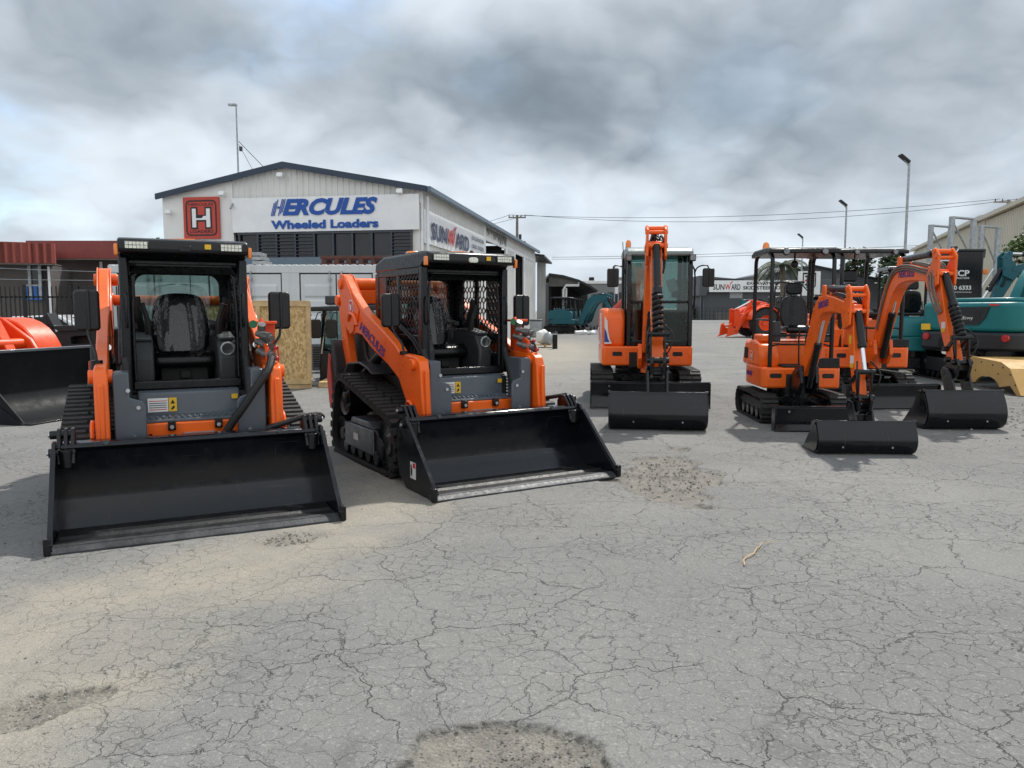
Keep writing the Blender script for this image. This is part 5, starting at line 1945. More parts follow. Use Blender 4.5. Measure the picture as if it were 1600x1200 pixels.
# ------------------------------------------------------------------ diggers
def spiral(mb, p0, p1, r, turns, th):
    p0, p1 = Vector(p0), Vector(p1)
    u, v = frame_of(p1 - p0)
    pts = []
    n = int(turns * 14)
    for i in range(n + 1):
        a = 2 * math.pi * turns * i / n
        pts.append(p0.lerp(p1, i / n) + (u * math.cos(a) + v * math.sin(a)) * r)
    return mb.tube(pts, th, 6)

def thicken(line, widths):
    """closed outline around a 2-D centre line"""
    L, Rr = [], []
    n = len(line)
    P_ = [Vector(p) for p in line]
    for i, p in enumerate(P_):
        d = (P_[min(i + 1, n - 1)] - P_[max(i - 1, 0)]).normalized()
        nn = Vector((-d.y, d.x)) * widths[i] / 2
        L.append(p + nn); Rr.append(p - nn)
    return [tuple(p) for p in L] + [tuple(p) for p in Rr[::-1]]

def smooth2(line, k=2):
    P_ = [Vector(p) for p in line]
    for _ in range(k):
        q = [P_[0]]
        for a, b in zip(P_, P_[1:]):
            q += [a * .75 + b * .25, a * .25 + b * .75]
        P_ = q + [P_[-1]]
    return [tuple(p) for p in P_]

def excavator(label, cat_name, loc, rz, p, group='orange diggers lined up in the yard', paint=None, plain=False):
    """p: a dict of sizes in metres. Forward is -y; side outlines are given as (forward, height)."""
    paint = paint or ORANGE
    t = thing('excavator', label, cat_name, loc, rz, group)
    G = lambda k, d=None: p.get(k, d)
    W_, L_, TW, TH = p['W'], p['L'], p['shoe'], p['th']
    # crawlers
    rr = TH / 2
    circ = [((L_ / 2 - rr, rr), rr), ((-L_ / 2 + rr, rr), rr)]
    fpoly = [(-L_ / 2 + rr * 1.3, TH * .25), (L_ / 2 - rr * 1.3, TH * .25), (L_ / 2 - rr * 1.5, TH * .78), (-L_ / 2 + rr * 1.5, TH * .78)]
    for s in (-1, 1):
        x0, x1 = sorted((s * W_ / 2, s * (W_ / 2 - TW)))
        make_track(t, x0, x1, circ, G('pitch', .085), G('lugh', .022), .028, fpoly, SKIRT if not plain else BLACK, block=G('block', False), rollers=4)
    mb = MB()
    mb.bb(-W_ / 2 + TW, W_ / 2 - TW, -L_ * .28, L_ * .28, TH * .35, TH * .9)
    mb.cyl((0, 0, TH * .8), (0, 0, p['z0'] + .02), W_ * .26, n=28)
    mb.build('undercarriage', BLACK, t, .01)
    # dozer blade (concave plate) and its arms
    bw, bf, bz0, bz1 = G('bw', W_), p['bf'], G('bz0', .0), p['bz1']
    mb = MB()
    h = bz1 - bz0
    mb.ribbon([(-bf - .05, bz0), (-bf + .02, bz0 + h * .25), (-bf + .03, bz0 + h * .6), (-bf - .0, bz0 + h)], 'x', -bw / 2, bw / 2, .03)
    mb.bb(-bw / 2, bw / 2, -bf - .02, -bf + .06, bz1 - .03, bz1 + .015)
    for s in (-1, 1):
        mb.bb(s * bw / 2, s * (bw / 2 - .02), -bf - .06, -bf + .10, bz0, bz1)
        mb.prism([(-bf + .02, bz0 + h * .2), (-bf + .02, bz0 + h * .75), (-L_ * .2, TH * .8), (-L_ * .2, TH * .5)], 'x', s * W_ * .22, s * W_ * .14)
    bl = mb.build('dozer_blade', BUCKET, t, .006)
    mb = MB()
    mb.cyl((-bw * .34, -bf - .02, bz1 - .06), (-bw * .34, -bf - .035, bz1 - .06), .014, n=10)
    mb.build('bolt', STEEL, bl)
    # ---- upper works, turned about z
    ur = G('ur', 0.0)
    B = lambda mb, nm, m, par=t, bv=.01, sm=35, seg=2: mb.build(nm, m, par, bv, sm, (0, 0, 0), ur, seg)
    BP = lambda mb, nm, m, par, bv=.01, sm=35: mb.build(nm, m, par, bv, sm)
    U, z0, z1 = p['uw'], p['z0'], p['z1']
    fy, by = p['uf'], p['ub']
    # base frame ring with rounded tail
    n = 10
    plan = [(-U / 2 + .06, -fy), (U / 2 - .06, -fy), (U / 2, -fy + .06)]
    plan += [(U / 2 * math.cos(a) if False else (U / 2) * math.cos(a) ** .6 if math.cos(a) > 0 else -(U / 2) * (-math.cos(a)) ** .6, by * .35 + (by * .65) * math.sin(a) ** .75) for a in [math.pi * i / n for i in range(n + 1)]]
    plan += [(-U / 2, -fy + .06)]
    zs = z0 + (z1 - z0) * .45
    mb = MB()
    mb.prism(plan, 'z', z0, z1)
    body = B(mb, 'body', paint, bv=.035, seg=3)
    # slots in the front skirt
    mb = MB()
    for s in (-1, 1):
        mb.prism(rrect(s * U * .33 - .085, s * U * .33 + .085, z0 + (z1 - z0) * .5, z0 + (z1 - z0) * .72, .025), 'y', -fy - .004, -fy + .02)
    BP(mb, 'slot', DKIN, body, .004)
    # dark recess for the swing post
    mb = MB()
    mb.bb(-U * .20, U * .22, -fy - .003, -fy + .1, z0 - .02, z1 - (z1 - z0) * .3)
    BP(mb, 'recess', DKIN, body, .004)
    # hood on the machine's image-left side and tail
    ht = p['ht']
    if p['style'] == 'canopy':
        mb = MB()
        hx = -U / 2 + G('hw', .36)
        mb.prism([(-fy + .22, z1 - .02), (-fy + .20, ht - .22), (-fy + .30, ht - .08), (by * .1, ht - .02), (by * .75, ht - .05), (by - .03, ht - .28), (by, z1 - .02)], 'x', -U / 2 + .01, hx)
        hd = B(mb, 'side_hood', paint, bv=.05, seg=3)
        mb = MB()
        mb.prism(rrect(-U / 2 + .08, hx - .04, ht - .05, ht + .06, .03), 'y', -fy + .42, by * .4)
        B(mb, 'hood_cap', paint, bv=.03)
        # tail hood behind the seat
        mb = MB()
        mb.prism([(by * .12, z1 - .02), (by * .12, ht - .03), (by * .8, ht - .03), (by - .02, ht - .22), (by, z1 - .02)], 'x', -U / 2 + .02, U / 2 - .02)
        B(mb, 'rear_hood', paint, bv=.05, seg=3)
        # seat pedestal with orange front
        mb = MB()
        mb.bb(hx - .02, U * .30, -fy + .42, by * .3, z1 - .02, ht - .06)
        B(mb, 'seat_pedestal', paint, bv=.02)
        # floor mat
        mb = MB()
        mb.bb(hx, U / 2 - .02, -fy + .02, -fy + .45, z1, z1 + .03)
        B(mb, 'floor_mat', DKIN, bv=.008)
        mb = MB()
        mb.bb(U * .06, U / 2 - .03, -fy + .01, -fy + .04, z1, z1 + .14)
        B(mb, 'kick_plate', BLACK, bv=.006)
        if not plain:
            # grille and emblem on the left side
            o = Vector((-U / 2 + .006, by * .62, z1 + (ht - z1) * .25))
            mb = MB()
            mb.bb(-U / 2 + .004, -U / 2 + .04, by * .42, by * .78, z1 + (ht - z1) * .2, z1 + (ht - z1) * .62)
            B(mb, 'side_grille', DKIN, bv=.006)
            a = Matrix.Rotation(ur, 3, 'Z')
            badge(body, (-U / 2 + .004, by * .05, z1 + (ht - z1) * .35), (0, -1, 0), UP3, .075)
            text('lettering', G('model', ''), PURPLE, body, (-U / 2 - .003, by * .4, z0 + (z1 - z0) * .45), (0, -1, 0), UP3, .30, .07, .02) if G('model') else None
        sx = G('sx', .06)
        make_seat(t, (sx, -fy + .62, G('sz', ht + .0)), G('ss', .92), rz=ur, film=not plain and G('film', False))
        # levers, consoles, rails
        mb = MB()
        for s in (-1, 1):
            mb.bb(sx + s * .36 - .05, sx + s * .36 + .05, -fy + .36, -fy + .62, ht - .05, G('sz', ht) + .18)
        B(mb, 'armrest_console', DGREY, bv=.02)
        mb = MB()
        for s in (-1, 1):
            mb.tube([(sx + s * .36, -fy + .40, G('sz', ht) + .18), (sx + s * .36, -fy + .36, G('sz', ht) + .30), (sx + s * .35, -fy + .35, G('sz', ht) + .38)], [.018, .016, .026], 8)
        for k in (-.10, .0):
            mb.tube([(sx + k, -fy + .16, z1 + .02), (sx + k, -fy + .20, z1 + .40), (sx + k, -fy + .16, z1 + .56)], .012, 8)
        B(mb, 'control_lever', PLASTIC)
        # canopy
        cz, cf, cb_, cw = p['cz'], G('cf', fy - .06), G('cb', by - .35), G('cw', U * .44)
        mb = MB()
        R_ = G('pr', .03)
        cx = G('cx', 0.0)
        for s in (-1, 1):
            mb.tube([(cx + s * cw, -cf, z1 - .05), (cx + s * cw, -cf, cz - .12), (cx + s * cw, -cf + .04, cz - .03), (cx + s * cw, -cf + .16, cz)], R_, 12, 1)
            mb.tube([(cx + s * cw, cb_, ht - .30), (cx + s * cw, cb_, cz - .12), (cx + s * cw, cb_ - .05, cz - .02), (cx + s * cw, cb_ - .16, cz)], R_ * .95, 12, 1)
        B(mb, 'canopy_post', BLACK)
        mb = MB()
        mb.tube([(cx - cw, -cf, ht + .28), (cx - cw, cb_, ht + .28)], R_ * .6, 8)
        mb.tube([(cx - cw, -cf, z1 + .30), (cx - cw + .10, -cf - .01, z1 + .33), (cx + cw - .10, -cf - .01, z1 + .33), (cx + cw, -cf, z1 + .30)], R_ * .5, 8)
        mb.tube([(cx - cw + .05, -cf + .02, ht + .06), (cx + cw, -cf + .02, ht + .06)], R_ * .55, 8)
        B(mb, 'guard_rail', BLACK)
        mb = MB()
        mb.prism([(-cf - .06, cz - .01), (-cf - .05, cz + .055), (-cf + .12, cz + .085), (cb_ - .1, cz + .085), (cb_ + .06, cz + .04), (cb_ + .06, cz - .02), (-cf + .1, cz + .0)], 'x', cx - cw - .06, cx + cw + .06)
        rf = B(mb, 'canopy_roof', BLACK, bv=.02, seg=3)
        mb = MB()
        mb.prism([(-cf - .0, cz + .075), (-cf + .14, cz + .093), (cb_ - .12, cz + .093), (cb_ + .03, cz + .07), (-cf + .1, cz + .06)], 'x', cx - cw - .03, cx + cw + .03)
        BP(mb, 'roof_skin', GALV, rf, .01)
        for s in (-1, 1):
            mb = MB()
            mb.lathe([(.0, .0), (.045, .0), (.055, .03), (.04, .08), (.0, .09)], (cx + s * cw * .62, -cf - .10, cz + .01), 'y', 16)
            wl = B(mb, 'work_light', PLASTIC)
            mb = MB()
            mb.lathe([(.0, -.004), (.040, -.003), (.043, .004)], (cx + s * cw * .62, -cf - .10, cz + .01), 'y', 16)
            BP(mb, 'light_lens', LENS, wl)
        if G('speaker', True):
            mb = MB()
            mb.ball((-.02, -cf + .35, cz - .14), .055, sc=(1, .8, 1))
            mb.cyl((-.02, -cf + .35, cz - .14), (-.02, -cf + .35, cz), .015, n=8)
            B(mb, 'interior_mirror', PLASTIC)
    else:
        # cab on the image-right side, tall hood on the left
        c0, c1 = G('c0', -.10), U / 2 - .02
        mb = MB()
        mb.prism([(-fy + .10, z1 - .02), (-fy + .08, z1 + (ht - z1) * .72), (-fy + .16, ht - .06), (-fy + .3, ht), (by * .7, ht), (by - .03, ht - .2), (by, z1 - .02)], 'x', -U / 2 + .02, c0 - .02)
        hd = B(mb, 'side_hood', paint, bv=.07, seg=4)
        mb = MB()
        mb.prism([(by * .55, z1 - .02), (by * .55, ht), (by * .8, ht - .03), (by - .02, ht - .3), (by, z1 - .02)], 'x', c0 - .03, c1)
        B(mb, 'rear_hood', paint, bv=.06, seg=3)
        if not plain:
            pl = [(0, .0), (.10, .02), (.13, .18), (.04, .40), (.0, .55), (-.0, .3)]
            a = plate('decal', [(x + .02, y * 1.0) for x, y in pl], LABW, body, (-U / 2 + .004, -fy + .45, z1 + .03), (0, -1, 0), UP3, .018)
            plate('decal_core', [(x * .7 + .025, y * .75 + .02) for x, y in pl], NAVYT, a, (-U / 2 + .004, -fy + .45, z1 + .03), (0, -1, 0), UP3, .022)
            a = plate('decal', [(.0, .02), (.13, .02), (.09, .10), (.06, .25), (.05, .42), (.0, .5)], LABW, body, (-U / 2 + .045, -fy + .066, z1 + .02), RX, UP3, .016)
            plate('decal_core', [(.0, .05), (.09, .05), (.06, .11), (.035, .22), (.0, .30)], NAVYT, a, (-U / 2 + .045, -fy + .066, z1 + .02), RX, UP3, .020)
        cz = p['cz']
        cfy, cby = -fy + .03, by * .45
        mb = MB()
        pw = .075
        for x0, x1 in ((c0, c0 + pw), (c1 - pw, c1)):
            mb.prism([(cfy, z1), (cfy + .04, cz - .30), (cfy + .14, cz - .10), (cfy + .26, cz - .10), (cfy + .16, cz - .3), (cfy + .11, z1)], 'x', x0, x1)
            mb.bb(x0, x1, cby - .09, cby, z1, cz - .08)
            mb.bb(x0 + .01, x1 - .01, cfy + .1, cby - .05, z1, z1 + .42)
            mb.bb(x0 + .01, x1 - .01, cfy + .7, cfy + .78, z1, cz - .1)
        mb.bb(c0 + pw, c1 - pw, cfy + .01, cfy + .06, z1, z1 + .10)
        mb.bb(c0 + pw, c1 - pw, cfy + .035, cfy + .075, z1 + .74, z1 + .79)
        mb.bb(c0, c1, cby - .08, cby, z1, z1 + .6)
        cab = B(mb, 'cab_frame', BLACK, bv=.015)
        mb = MB()
        mb.bb(c0 + .01, c1 - .01, cby - .10, cby - .085, z1, z1 + .62)
        mb.bb(c0 + pw, c1 - pw, cfy + .12, cby - .1, z1 - .01, z1 + .02)
        B(mb, 'cab_lining', PLASTIC, bv=0)
        mb = MB()
        mb.prism([(cfy + .06, cz - .14), (cfy + .05, cz - .08), (cfy + .14, cz - .01), (cfy + .4, cz + .03), (cby - .15, cz + .03), (cby + .03, cz - .04), (cby + .03, cz - .12)], 'x', c0 - .01, c1 + .01)
        rf = B(mb, 'cab_roof', mat('pale_cab_roof', (.17, .21, .20), .3, 0, .05, 3.0, coat=.3), bv=.03, seg=3)
        mb = MB()
        mb.bb(c0 + pw, c1 - pw, cfy + .045, cfy + .052, z1 + .10, z1 + .74)
        BP(mb, 'lower_pane', CABGLASS, cab, 0, 0)
        mb = MB()
        mb.prism([(cfy + .05, z1 + .79), (cfy + .075, cz - .26), (cfy + .082, cz - .26), (cfy + .057, z1 + .79)], 'x', c0 + pw, c1 - pw)
        mb.prism([(cfy + .08, cz - .25), (cfy + .18, cz - .12), (cfy + .19, cz - .12), (cfy + .09, cz - .25)], 'x', c0 + pw, c1 - pw)
        BP(mb, 'windscreen', CABGLASS, cab, 0, 0)
        mb = MB()
        for x in (c0 + .03, c1 - .03):
            mb.bb(x - .003, x + .003, cfy + .12, cby - .08, z1 + .42, cz - .12)
        mb.bb(c0 + pw, c1 - pw, cby - .05, cby - .044, z1 + .6, cz - .12)
        BP(mb, 'side_pane', CABGLASS, cab, 0, 0)
        make_seat(t, ((c0 + c1) / 2, by * .05, z1 + .35), .9, rz=ur, film=False)
        mb = MB()
        mb.bb((c0 + c1) / 2 - .25, (c0 + c1) / 2 + .25, -.12, by * .3, z1, z1 + .36)
        for s in (-1, 1):
            mb.bb((c0 + c1) / 2 + s * .34 - .06, (c0 + c1) / 2 + s * .34 + .06, -.35, .1, z1, z1 + .60)
        B(mb, 'console', DGREY, bv=.02)
        # white paper behind the windscreen
        plate('paper_sheet', RECT(0, 0, .16, .22), LABW, t, (.38, cfy + .11, z1 + .92), (1, 0, .35), (-.35, 0, 1), .003, rz=ur)
        mb = MB()
        mb.tube([(c1 + .01, cfy + .20, z1 + .62), (c1 + .05, cfy + .12, z1 + .70), (c1 + .05, cfy + .12, z1 + 1.30), (c1 + .01, cfy + .20, z1 + 1.40)], .016, 8, 1)
        B(mb, 'grab_handle', BLACK)
        for s, x in ((-1, c0 + .02), (1, c1 - .02)):
            mb = MB()
            mb.prism(rrect(x - .055, x + .055, cz - .24, cz - .12, .02), 'y', cfy - .04, cfy + .06)
            wl = B(mb, 'work_light', PLASTIC, bv=.01)
            mb = MB()
            mb.prism(rrect(x - .042, x + .042, cz - .225, cz - .135, .015), 'y', cfy - .045, cfy - .038)
            BP(mb, 'light_lens', LENS, wl, 0, 0)
            xm = x + s * .27
            mirror(t, (xm, cfy - .02, cz - .52), [(x + s * .05, cfy + .08, cz - .45), (x + s * .08, cfy + .0, cz - .33), (xm - s * .02, cfy - .02, cz - .30), (xm, cfy - .03, cz - .37)], .20, .32, rz=ur)
        if not plain:
            mb = MB()
            mb.tube([(c0 - .06, cfy + .1, cz - .2), (c0 - .08, cfy + .1, cz + .1)], .008, 6)
            B(mb, 'aerial', BLACK)
    # beacon
    if G('beacon'):
        bx, byy, bz = p['beacon']
        mb = MB()
        mb.lathe([(.0, 0), (.055, 0), (.06, .05), (.0, .05)], (bx, byy, bz), 'z', 16)
        bs = B(mb, 'beacon_base', BLACK)
        mb = MB()
        mb.lathe([(.05, .05), (.052, .12), (.042, .165), (.02, .185), (.0, .187)], (bx, byy, bz), 'z', 16)
        BP(mb, 'beacon_lens', AMBER, bs)
    # ---- swing post, boom, arm, bucket: modelled in their own upright plane
    sw = ur + G('sw', 0.0)
    piv = Matrix.Rotation(ur, 3, 'Z') @ Vector((G('px', 0.0), -p['foot'][0] + .18, 0))
    lc = tuple(piv)
    f0 = p['foot'][0] - .18
    C = lambda q: (-(q[0] - f0), q[1])                     # (forward, height) -> local (y, z)
    V3 = lambda x, q: Vector((x, C(q)[0], C(q)[1]))
    D = lambda mb, nm, m, par=None, bv=.01, sm=35: (mb.build(nm, m, par or t, bv, sm, lc if par is None else (0, 0, 0), sw if par is None else 0.0))
    ft = p['foot']
    bwid = p['boomw']
    mb = MB()
    for s in (-1, 1):
        mb.prism([C(q) for q in ((ft[0] - .34, ft[1] - .30), (ft[0] - .02, ft[1] - .34), (ft[0] + .14, ft[1] - .16), (ft[0] + .10, ft[1] + .08), (ft[0] - .08, ft[1] + .08), (ft[0] - .34, ft[1] - .12))], 'x', s * bwid * .52, s * bwid * .86)
    mb.cyl((0, C((ft[0] - .18, 0))[0], ft[1] - .42), (0, C((ft[0] - .18, 0))[0], ft[1] - .04), .09 * bwid / .16, n=18)
    mb.cyl(V3(-bwid * .95, ft), V3(bwid * .95, ft), .045, n=14)
    D(mb, 'swing_post', BLACK if G('postblack', True) else paint, bv=.012)
    line, wds = p['boom'], p['boomt']
    sl = smooth2(line, 2)
    ws = []
    cum = [0]
    for a, b in zip(line, line[1:]): cum.append(cum[-1] + (Vector(b) - Vector(a)).length)
    acc = 0
    for i, q in enumerate(sl):
        if i: acc += (Vector(q) - Vector(sl[i - 1])).length
        ws.append(float(np.interp(acc, cum, wds)))
    mb = MB()
    mb.prism([C(q) for q in thicken(sl, ws)], 'x', -bwid / 2, bwid / 2)
    boom = D(mb, 'boom', paint, bv=.012)
    # boom side doublers and tip fork
    tip = p['tip']
    mb = MB()
    mb.cyl(V3(-bwid * .62, tip), V3(bwid * .62, tip), .055 * bwid / .16, n=18)
    mb.cyl(V3(-bwid * .66, ft), V3(bwid * .66, ft), .06 * bwid / .16, n=18)
    lug = p['lug']
    for s in (-1, 1):
        mb.prism([C(q) for q in ((lug[0] - .11, lug[1] - .28), (lug[0] + .16, lug[1] - .24), (lug[0] + .04, lug[1] + .04), (lug[0] - .04, lug[1] + .045))], 'x', s * bwid * .26, s * bwid * .48)
    BP(mb, 'boom_lug', paint, boom, .008)
    # boom cylinder under the boom
    mid = p.get('bcyl', sl[len(sl) // 2])
    mb = MB()
    a, b = V3(0, (ft[0] + .10, ft[1] - .22)), V3(0, mid)
    mb.cyl(a, a.lerp(b, .66), .045 * bwid / .16, n=14)
    mb.cyl(a.lerp(b, .6), a.lerp(b, .67), .052 * bwid / .16, n=14)
    bc = D(mb, 'boom_cylinder', BLACK)
    mb = MB()
    mb.cyl(a.lerp(b, .6), b, .026 * bwid / .16, n=12)
    BP(mb, 'cylinder_rod', CHROME, bc)
    # arm (dipper)
    at_, ae = p['armtop'], p['armend']
    wa = p.get('armt', .2)
    tipv, endv = Vector(tip), Vector(ae)
    d = (endv - tipv).normalized()
    nn = Vector((d.y, -d.x))
    if nn.x < 0: nn = -nn
    al = [tuple(tipv - d * .10 - nn * wa * .50), tuple(tipv + d * .12 - nn * wa * .62), tuple(tipv.lerp(endv, .6) - nn * wa * .42), tuple(endv + d * .06 - nn * wa * .3), tuple(endv + d * .08), tuple(endv + d * .04 + nn * wa * .3), tuple(tipv.lerp(endv, .6) + nn * wa * .40), tuple(tipv + d * .20 + nn * wa * .62), tuple(tipv - d * .02 + nn * wa * .75)]
    aw = p.get('armw', bwid * .8)
    mb = MB()
    mb.prism([C(q) for q in al], 'x', -aw / 2, aw / 2)
    arm = D(mb, 'arm', paint, bv=.010)
    # twin top plates carrying the cylinder pins
    tv = Vector(at_)
    mb = MB()
    fork = [tuple(tv + Vector((-.05, .03))), tuple(tv + Vector((.03, .05))), tuple(tv + Vector((.08, -.0))), tuple(tv.lerp(tipv, .45) + nn * wa * .95), tuple(tipv + nn * wa * .95 + d * .10), tuple(tipv + d * .22 + nn * wa * .70), tuple(tipv + d * .22 - nn * wa * .5), tuple(tipv - d * .02 - nn * wa * .62), tuple(tv.lerp(tipv, .4) + nn * wa * .02)]
    for s in (-1, 1):
        mb.prism([C(q) for q in fork], 'x', s * bwid * .56, s * bwid * .74)
    BP(mb, 'arm_fork', paint, arm, .008)
    mb = MB()
    bcp = tuple(tipv + nn * wa * .78 + d * .06)
    for q, r in ((at_, .03), (tuple(tv.lerp(tipv, .42) + nn * wa * .55), .022), (bcp, .03), (tip, .045)):
        mb.cyl(V3(-bwid * .80, q), V3(bwid * .80, q), r * bwid / .16, n=14)
    BP(mb, 'pin', paint, arm, 0)
    # arm cylinder along the top of the boom
    a, b = V3(0, lug), V3(0, at_)
    mb = MB()
    mb.cyl(a, a.lerp(b, .72), .044 * bwid / .16, n=14)
    mb.cyl(a.lerp(b, .66), a.lerp(b, .74), .052 * bwid / .16, n=14)
    ac = D(mb, 'arm_cylinder', mat('gunmetal_cylinder', (.035, .038, .042), .3, .2, .1, 6.0, coat=.2))
    mb = MB()
    mb.cyl(a.lerp(b, .7), b, .026 * bwid / .16, n=12)
    BP(mb, 'cylinder_rod', CHROME if not G('wrap') else HOSE, ac)
    # bucket cylinder down the front of the arm
    lk = p.get('link', tuple(endv - d * .22 + nn * wa * 1.15))
    a, b = V3(0, bcp), V3(0, lk)
    r = .046 * bwid / .16
    mb = MB()
    fr = p.get('bfrac', .60)
    mb.cyl(a, a.lerp(b, fr), r, n=16)
    mb.cyl(a.lerp(b, fr - .07), a.lerp(b, fr + .01), r * 1.2, n=16)
    kc = D(mb, 'bucket_cylinder', BLACK)
    mb = MB()
    mb.cyl(a.lerp(b, fr), b, r * .55, n=12)
    BP(mb, 'cylinder_rod', CHROME, kc)
    if G('wrap'):
        mb = MB()
        spiral(mb, a.lerp(b, fr), a.lerp(b, .97), r * 1.0, 7, r * .48)
        BP(mb, 'spiral_guard', HOSE, kc, 0)
    # linkage bars, coupler
    bp = p['bpin']
    lq = Vector(lk)
    bq = Vector(bp)
    bl2 = bq + Vector((.16, .13)) * p.get('bs', 1.0)
    mb = MB()
    for s in (-1, 1):
        for a, b in ((lq, tuple(endv - d * .16)), (lq, tuple(bl2))):
            mb.prism([C(q) for q in thicken([tuple(a), tuple(b)], [.06, .06])], 'x', s * aw * .52, s * aw * .68)
    for q in (lk, ae, bp, tuple(bl2), tuple(endv - d * .16)):
        mb.cyl(V3(-aw * .95, q), V3(aw * .95, q), .032 * bwid / .16, n=14)
    D(mb, 'linkage', BLACK, bv=.006)
    mb = MB()
    bs = p.get('bs', 1.0)
    hb = [tuple(bq + Vector(v) * bs) for v in ((-.10, .05), (-.05, .09), (.10, .16), (.20, .18), (.24, .10), (.20, -.04), (.10, -.10), (-.06, -.10))]
    for s in (-1, 1):
        mb.prism([C(q) for q in hb], 'x', s * aw * .40, s * aw * .66)
        mb.tube([V3(s * aw * .6, tuple(lq + Vector((-.05, .12)))), V3(s * aw * (1.15 + .2 * s), tuple(lq + Vector((.06, .0)))), V3(s * aw * 1.0, tuple(lq.lerp(bl2, .55) + Vector((.07, .0)))), V3(s * aw * .5, tuple(bl2 + Vector((-.03, .02))))], .011, 6, 2)
    mb.cyl(V3(-aw * .5, (bq[0], bq[1] - .05)), V3(aw * .5, (bq[0], bq[1] - .05)), .05, n=14)
    D(mb, 'quick_hitch', BLACK, bv=.008)
    # hoses over the boom
    mb = MB()
    top = [(Vector(q) + Vector((0, 1)) * (w_ / 2 + .03)) for q, w_ in zip(sl, ws)]
    for s in (-.30, .0, .30):
        k = len(top)
        pts = [V3(bwid * s, tuple(q)) for q in top[k // 5: k - 2]]
        e = pts[-1]
        pts += [e + Vector((bwid * .15, -.10, .08)), V3(bwid * (.62 + .1 * s), tuple(tipv + Vector((.06, .0)))), V3(bwid * (.60 + .1 * s), tuple(tipv + d * .3 + nn * wa * .2)), V3(aw * .62, tuple(tipv + d * .42 + nn * wa * (.2 + s * .3)))]
        mb.tube(pts, .0105 * bwid / .16 + .002, 6, 1)
    if G('greyhose'):
        k = len(sl)
        for j in range(3):
            pts = []
            for q, w_, i_ in zip(sl, ws, range(k)):
                if i_ < k // 6 or i_ > k - 2: continue
                pts.append(V3(-bwid * (.58 + .05 * (j % 2)), (q[0], q[1] + w_ / 2 - .012 - .034 * j)))
            pts += [V3(-bwid * (.72 + .1 * j), tuple(tipv + Vector((.10 - .03 * j, .10 - .05 * j)))), V3(-bwid * (.80 + .06 * j), tuple(tipv + d * .25 + nn * wa * (.3 - .2 * j))), V3(-aw * (.72 + .08 * j), tuple(tipv + d * .50 + nn * wa * (.2 - .2 * j))), V3(-aw * .60, tuple(tipv + d * .60 + nn * wa * (.2 - .2 * j)))]
            mb.tube(pts, .0125, 6, 1)
    D(mb, 'hose', HOSE if not G('greyhose') else mat('grey_hose', (.16, .15, .13), .5, 0, .1, 6.0), bv=0)
    mb = MB()
    for k in (.35, .52, .7):
        q, w_ = sl[int(len(sl) * k)], ws[int(len(sl) * k)]
        mb.box(V3(0, (q[0], q[1] + w_ / 2 + .02)), (bwid * .9, .04, .035))
    D(mb, 'hose_clamp', paint, bv=.004)
    if not plain:
        # name on both boom flanks
        n0 = p['name']
        a, b, hh = Vector(n0[0]), Vector(n0[1]), n0[2]
        for s in (-1, 1):
            o_, e_ = (V3(s * (bwid / 2 + .0015), tuple(a)), V3(s * (bwid / 2 + .0015), tuple(b)))
            if s > 0: o_, e_ = e_, o_
            rgt = (e_ - o_).normalized()
            upv = Vector((s, 0, 0)).cross(rgt)
            text('lettering', 'HERCULES', PURPLE, boom, o_, rgt, upv, (e_ - o_).length, hh, .02, .2)
        # stickers on the arm
        for s in (-1, 1):
            q = V3(s * (aw / 2 + .001), tuple(tipv.lerp(endv, .62)))
            lb = plate('label', RECT(-.05, -.07, .05, .07), LABW, arm, q, (0, -1 if s < 0 else 1, 0), UP3, .003)
            plate('label_band', RECT(-.05, -.07, .05, -.02), LABY, lb, q, (0, -1 if s < 0 else 1, 0), UP3, .004)
            q = V3(s * (aw / 2 + .001), tuple(tipv.lerp(endv, .36)))
            plate('label', RECT(-.03, -.05, .03, .05), LABY, arm, q, (0, -1 if s < 0 else 1, 0), UP3, .003)
    # bucket: opening faces back towards the machine
    kw, kh = p['kw'], p['kh']
    k0 = p['kback']                                        # forward position of the bulging back
    dp = p.get('kd', kh * 1.15)
    prof = [(k0 - dp, .0), (k0 - dp * .62, .012), (k0 - dp * .34, .012), (k0 - dp * .14, kh * .08), (k0 - dp * .03, kh * .22), (k0, kh * .42), (k0 - dp * .03, kh * .62), (k0 - dp * .16, kh * .95), (k0 - dp * .20, kh)]
    ps = smooth2(prof, 1)
    mb = MB()
    mb.ribbon([C(q) for q in ps], 'x', -kw / 2, kw / 2, .022)
    mb.bb(-kw / 2, kw / 2, C((k0 - dp * .20, 0))[0] - .02, C((k0 - dp * .36, 0))[0], kh - .035, kh + .005)
    bk = D(mb, 'bucket', BUCKET, bv=.004, sm=50)
    for s in (-1, 1):
        mb = MB()
        side = ps + [(k0 - dp * .40, kh), (k0 - dp * .52, kh * .62), (k0 - dp * .86, kh * .16)]
        mb.prism([C(q) for q in side], 'x', s * (kw / 2 + .012), s * (kw / 2 - .012))
        sp = BP(mb, 'bucket_cheek', BUCKET, bk, .004)
        mb = MB()
        mb.cyl(V3(s * (kw / 2 + .02), (k0 - dp * .20, kh)), V3(s * (kw / 2 - .02), (k0 - dp * .20, kh)), .03, n=12)
        BP(mb, 'lifting_eye', BUCKET, sp, 0)
    mb = MB()
    mb.cyl(V3(-kw / 2, (k0 - dp * .185, kh)), V3(kw / 2, (k0 - dp * .185, kh)), .022, n=12)
    BP(mb, 'top_pipe', BUCKET, bk, 0)
    mb = MB()
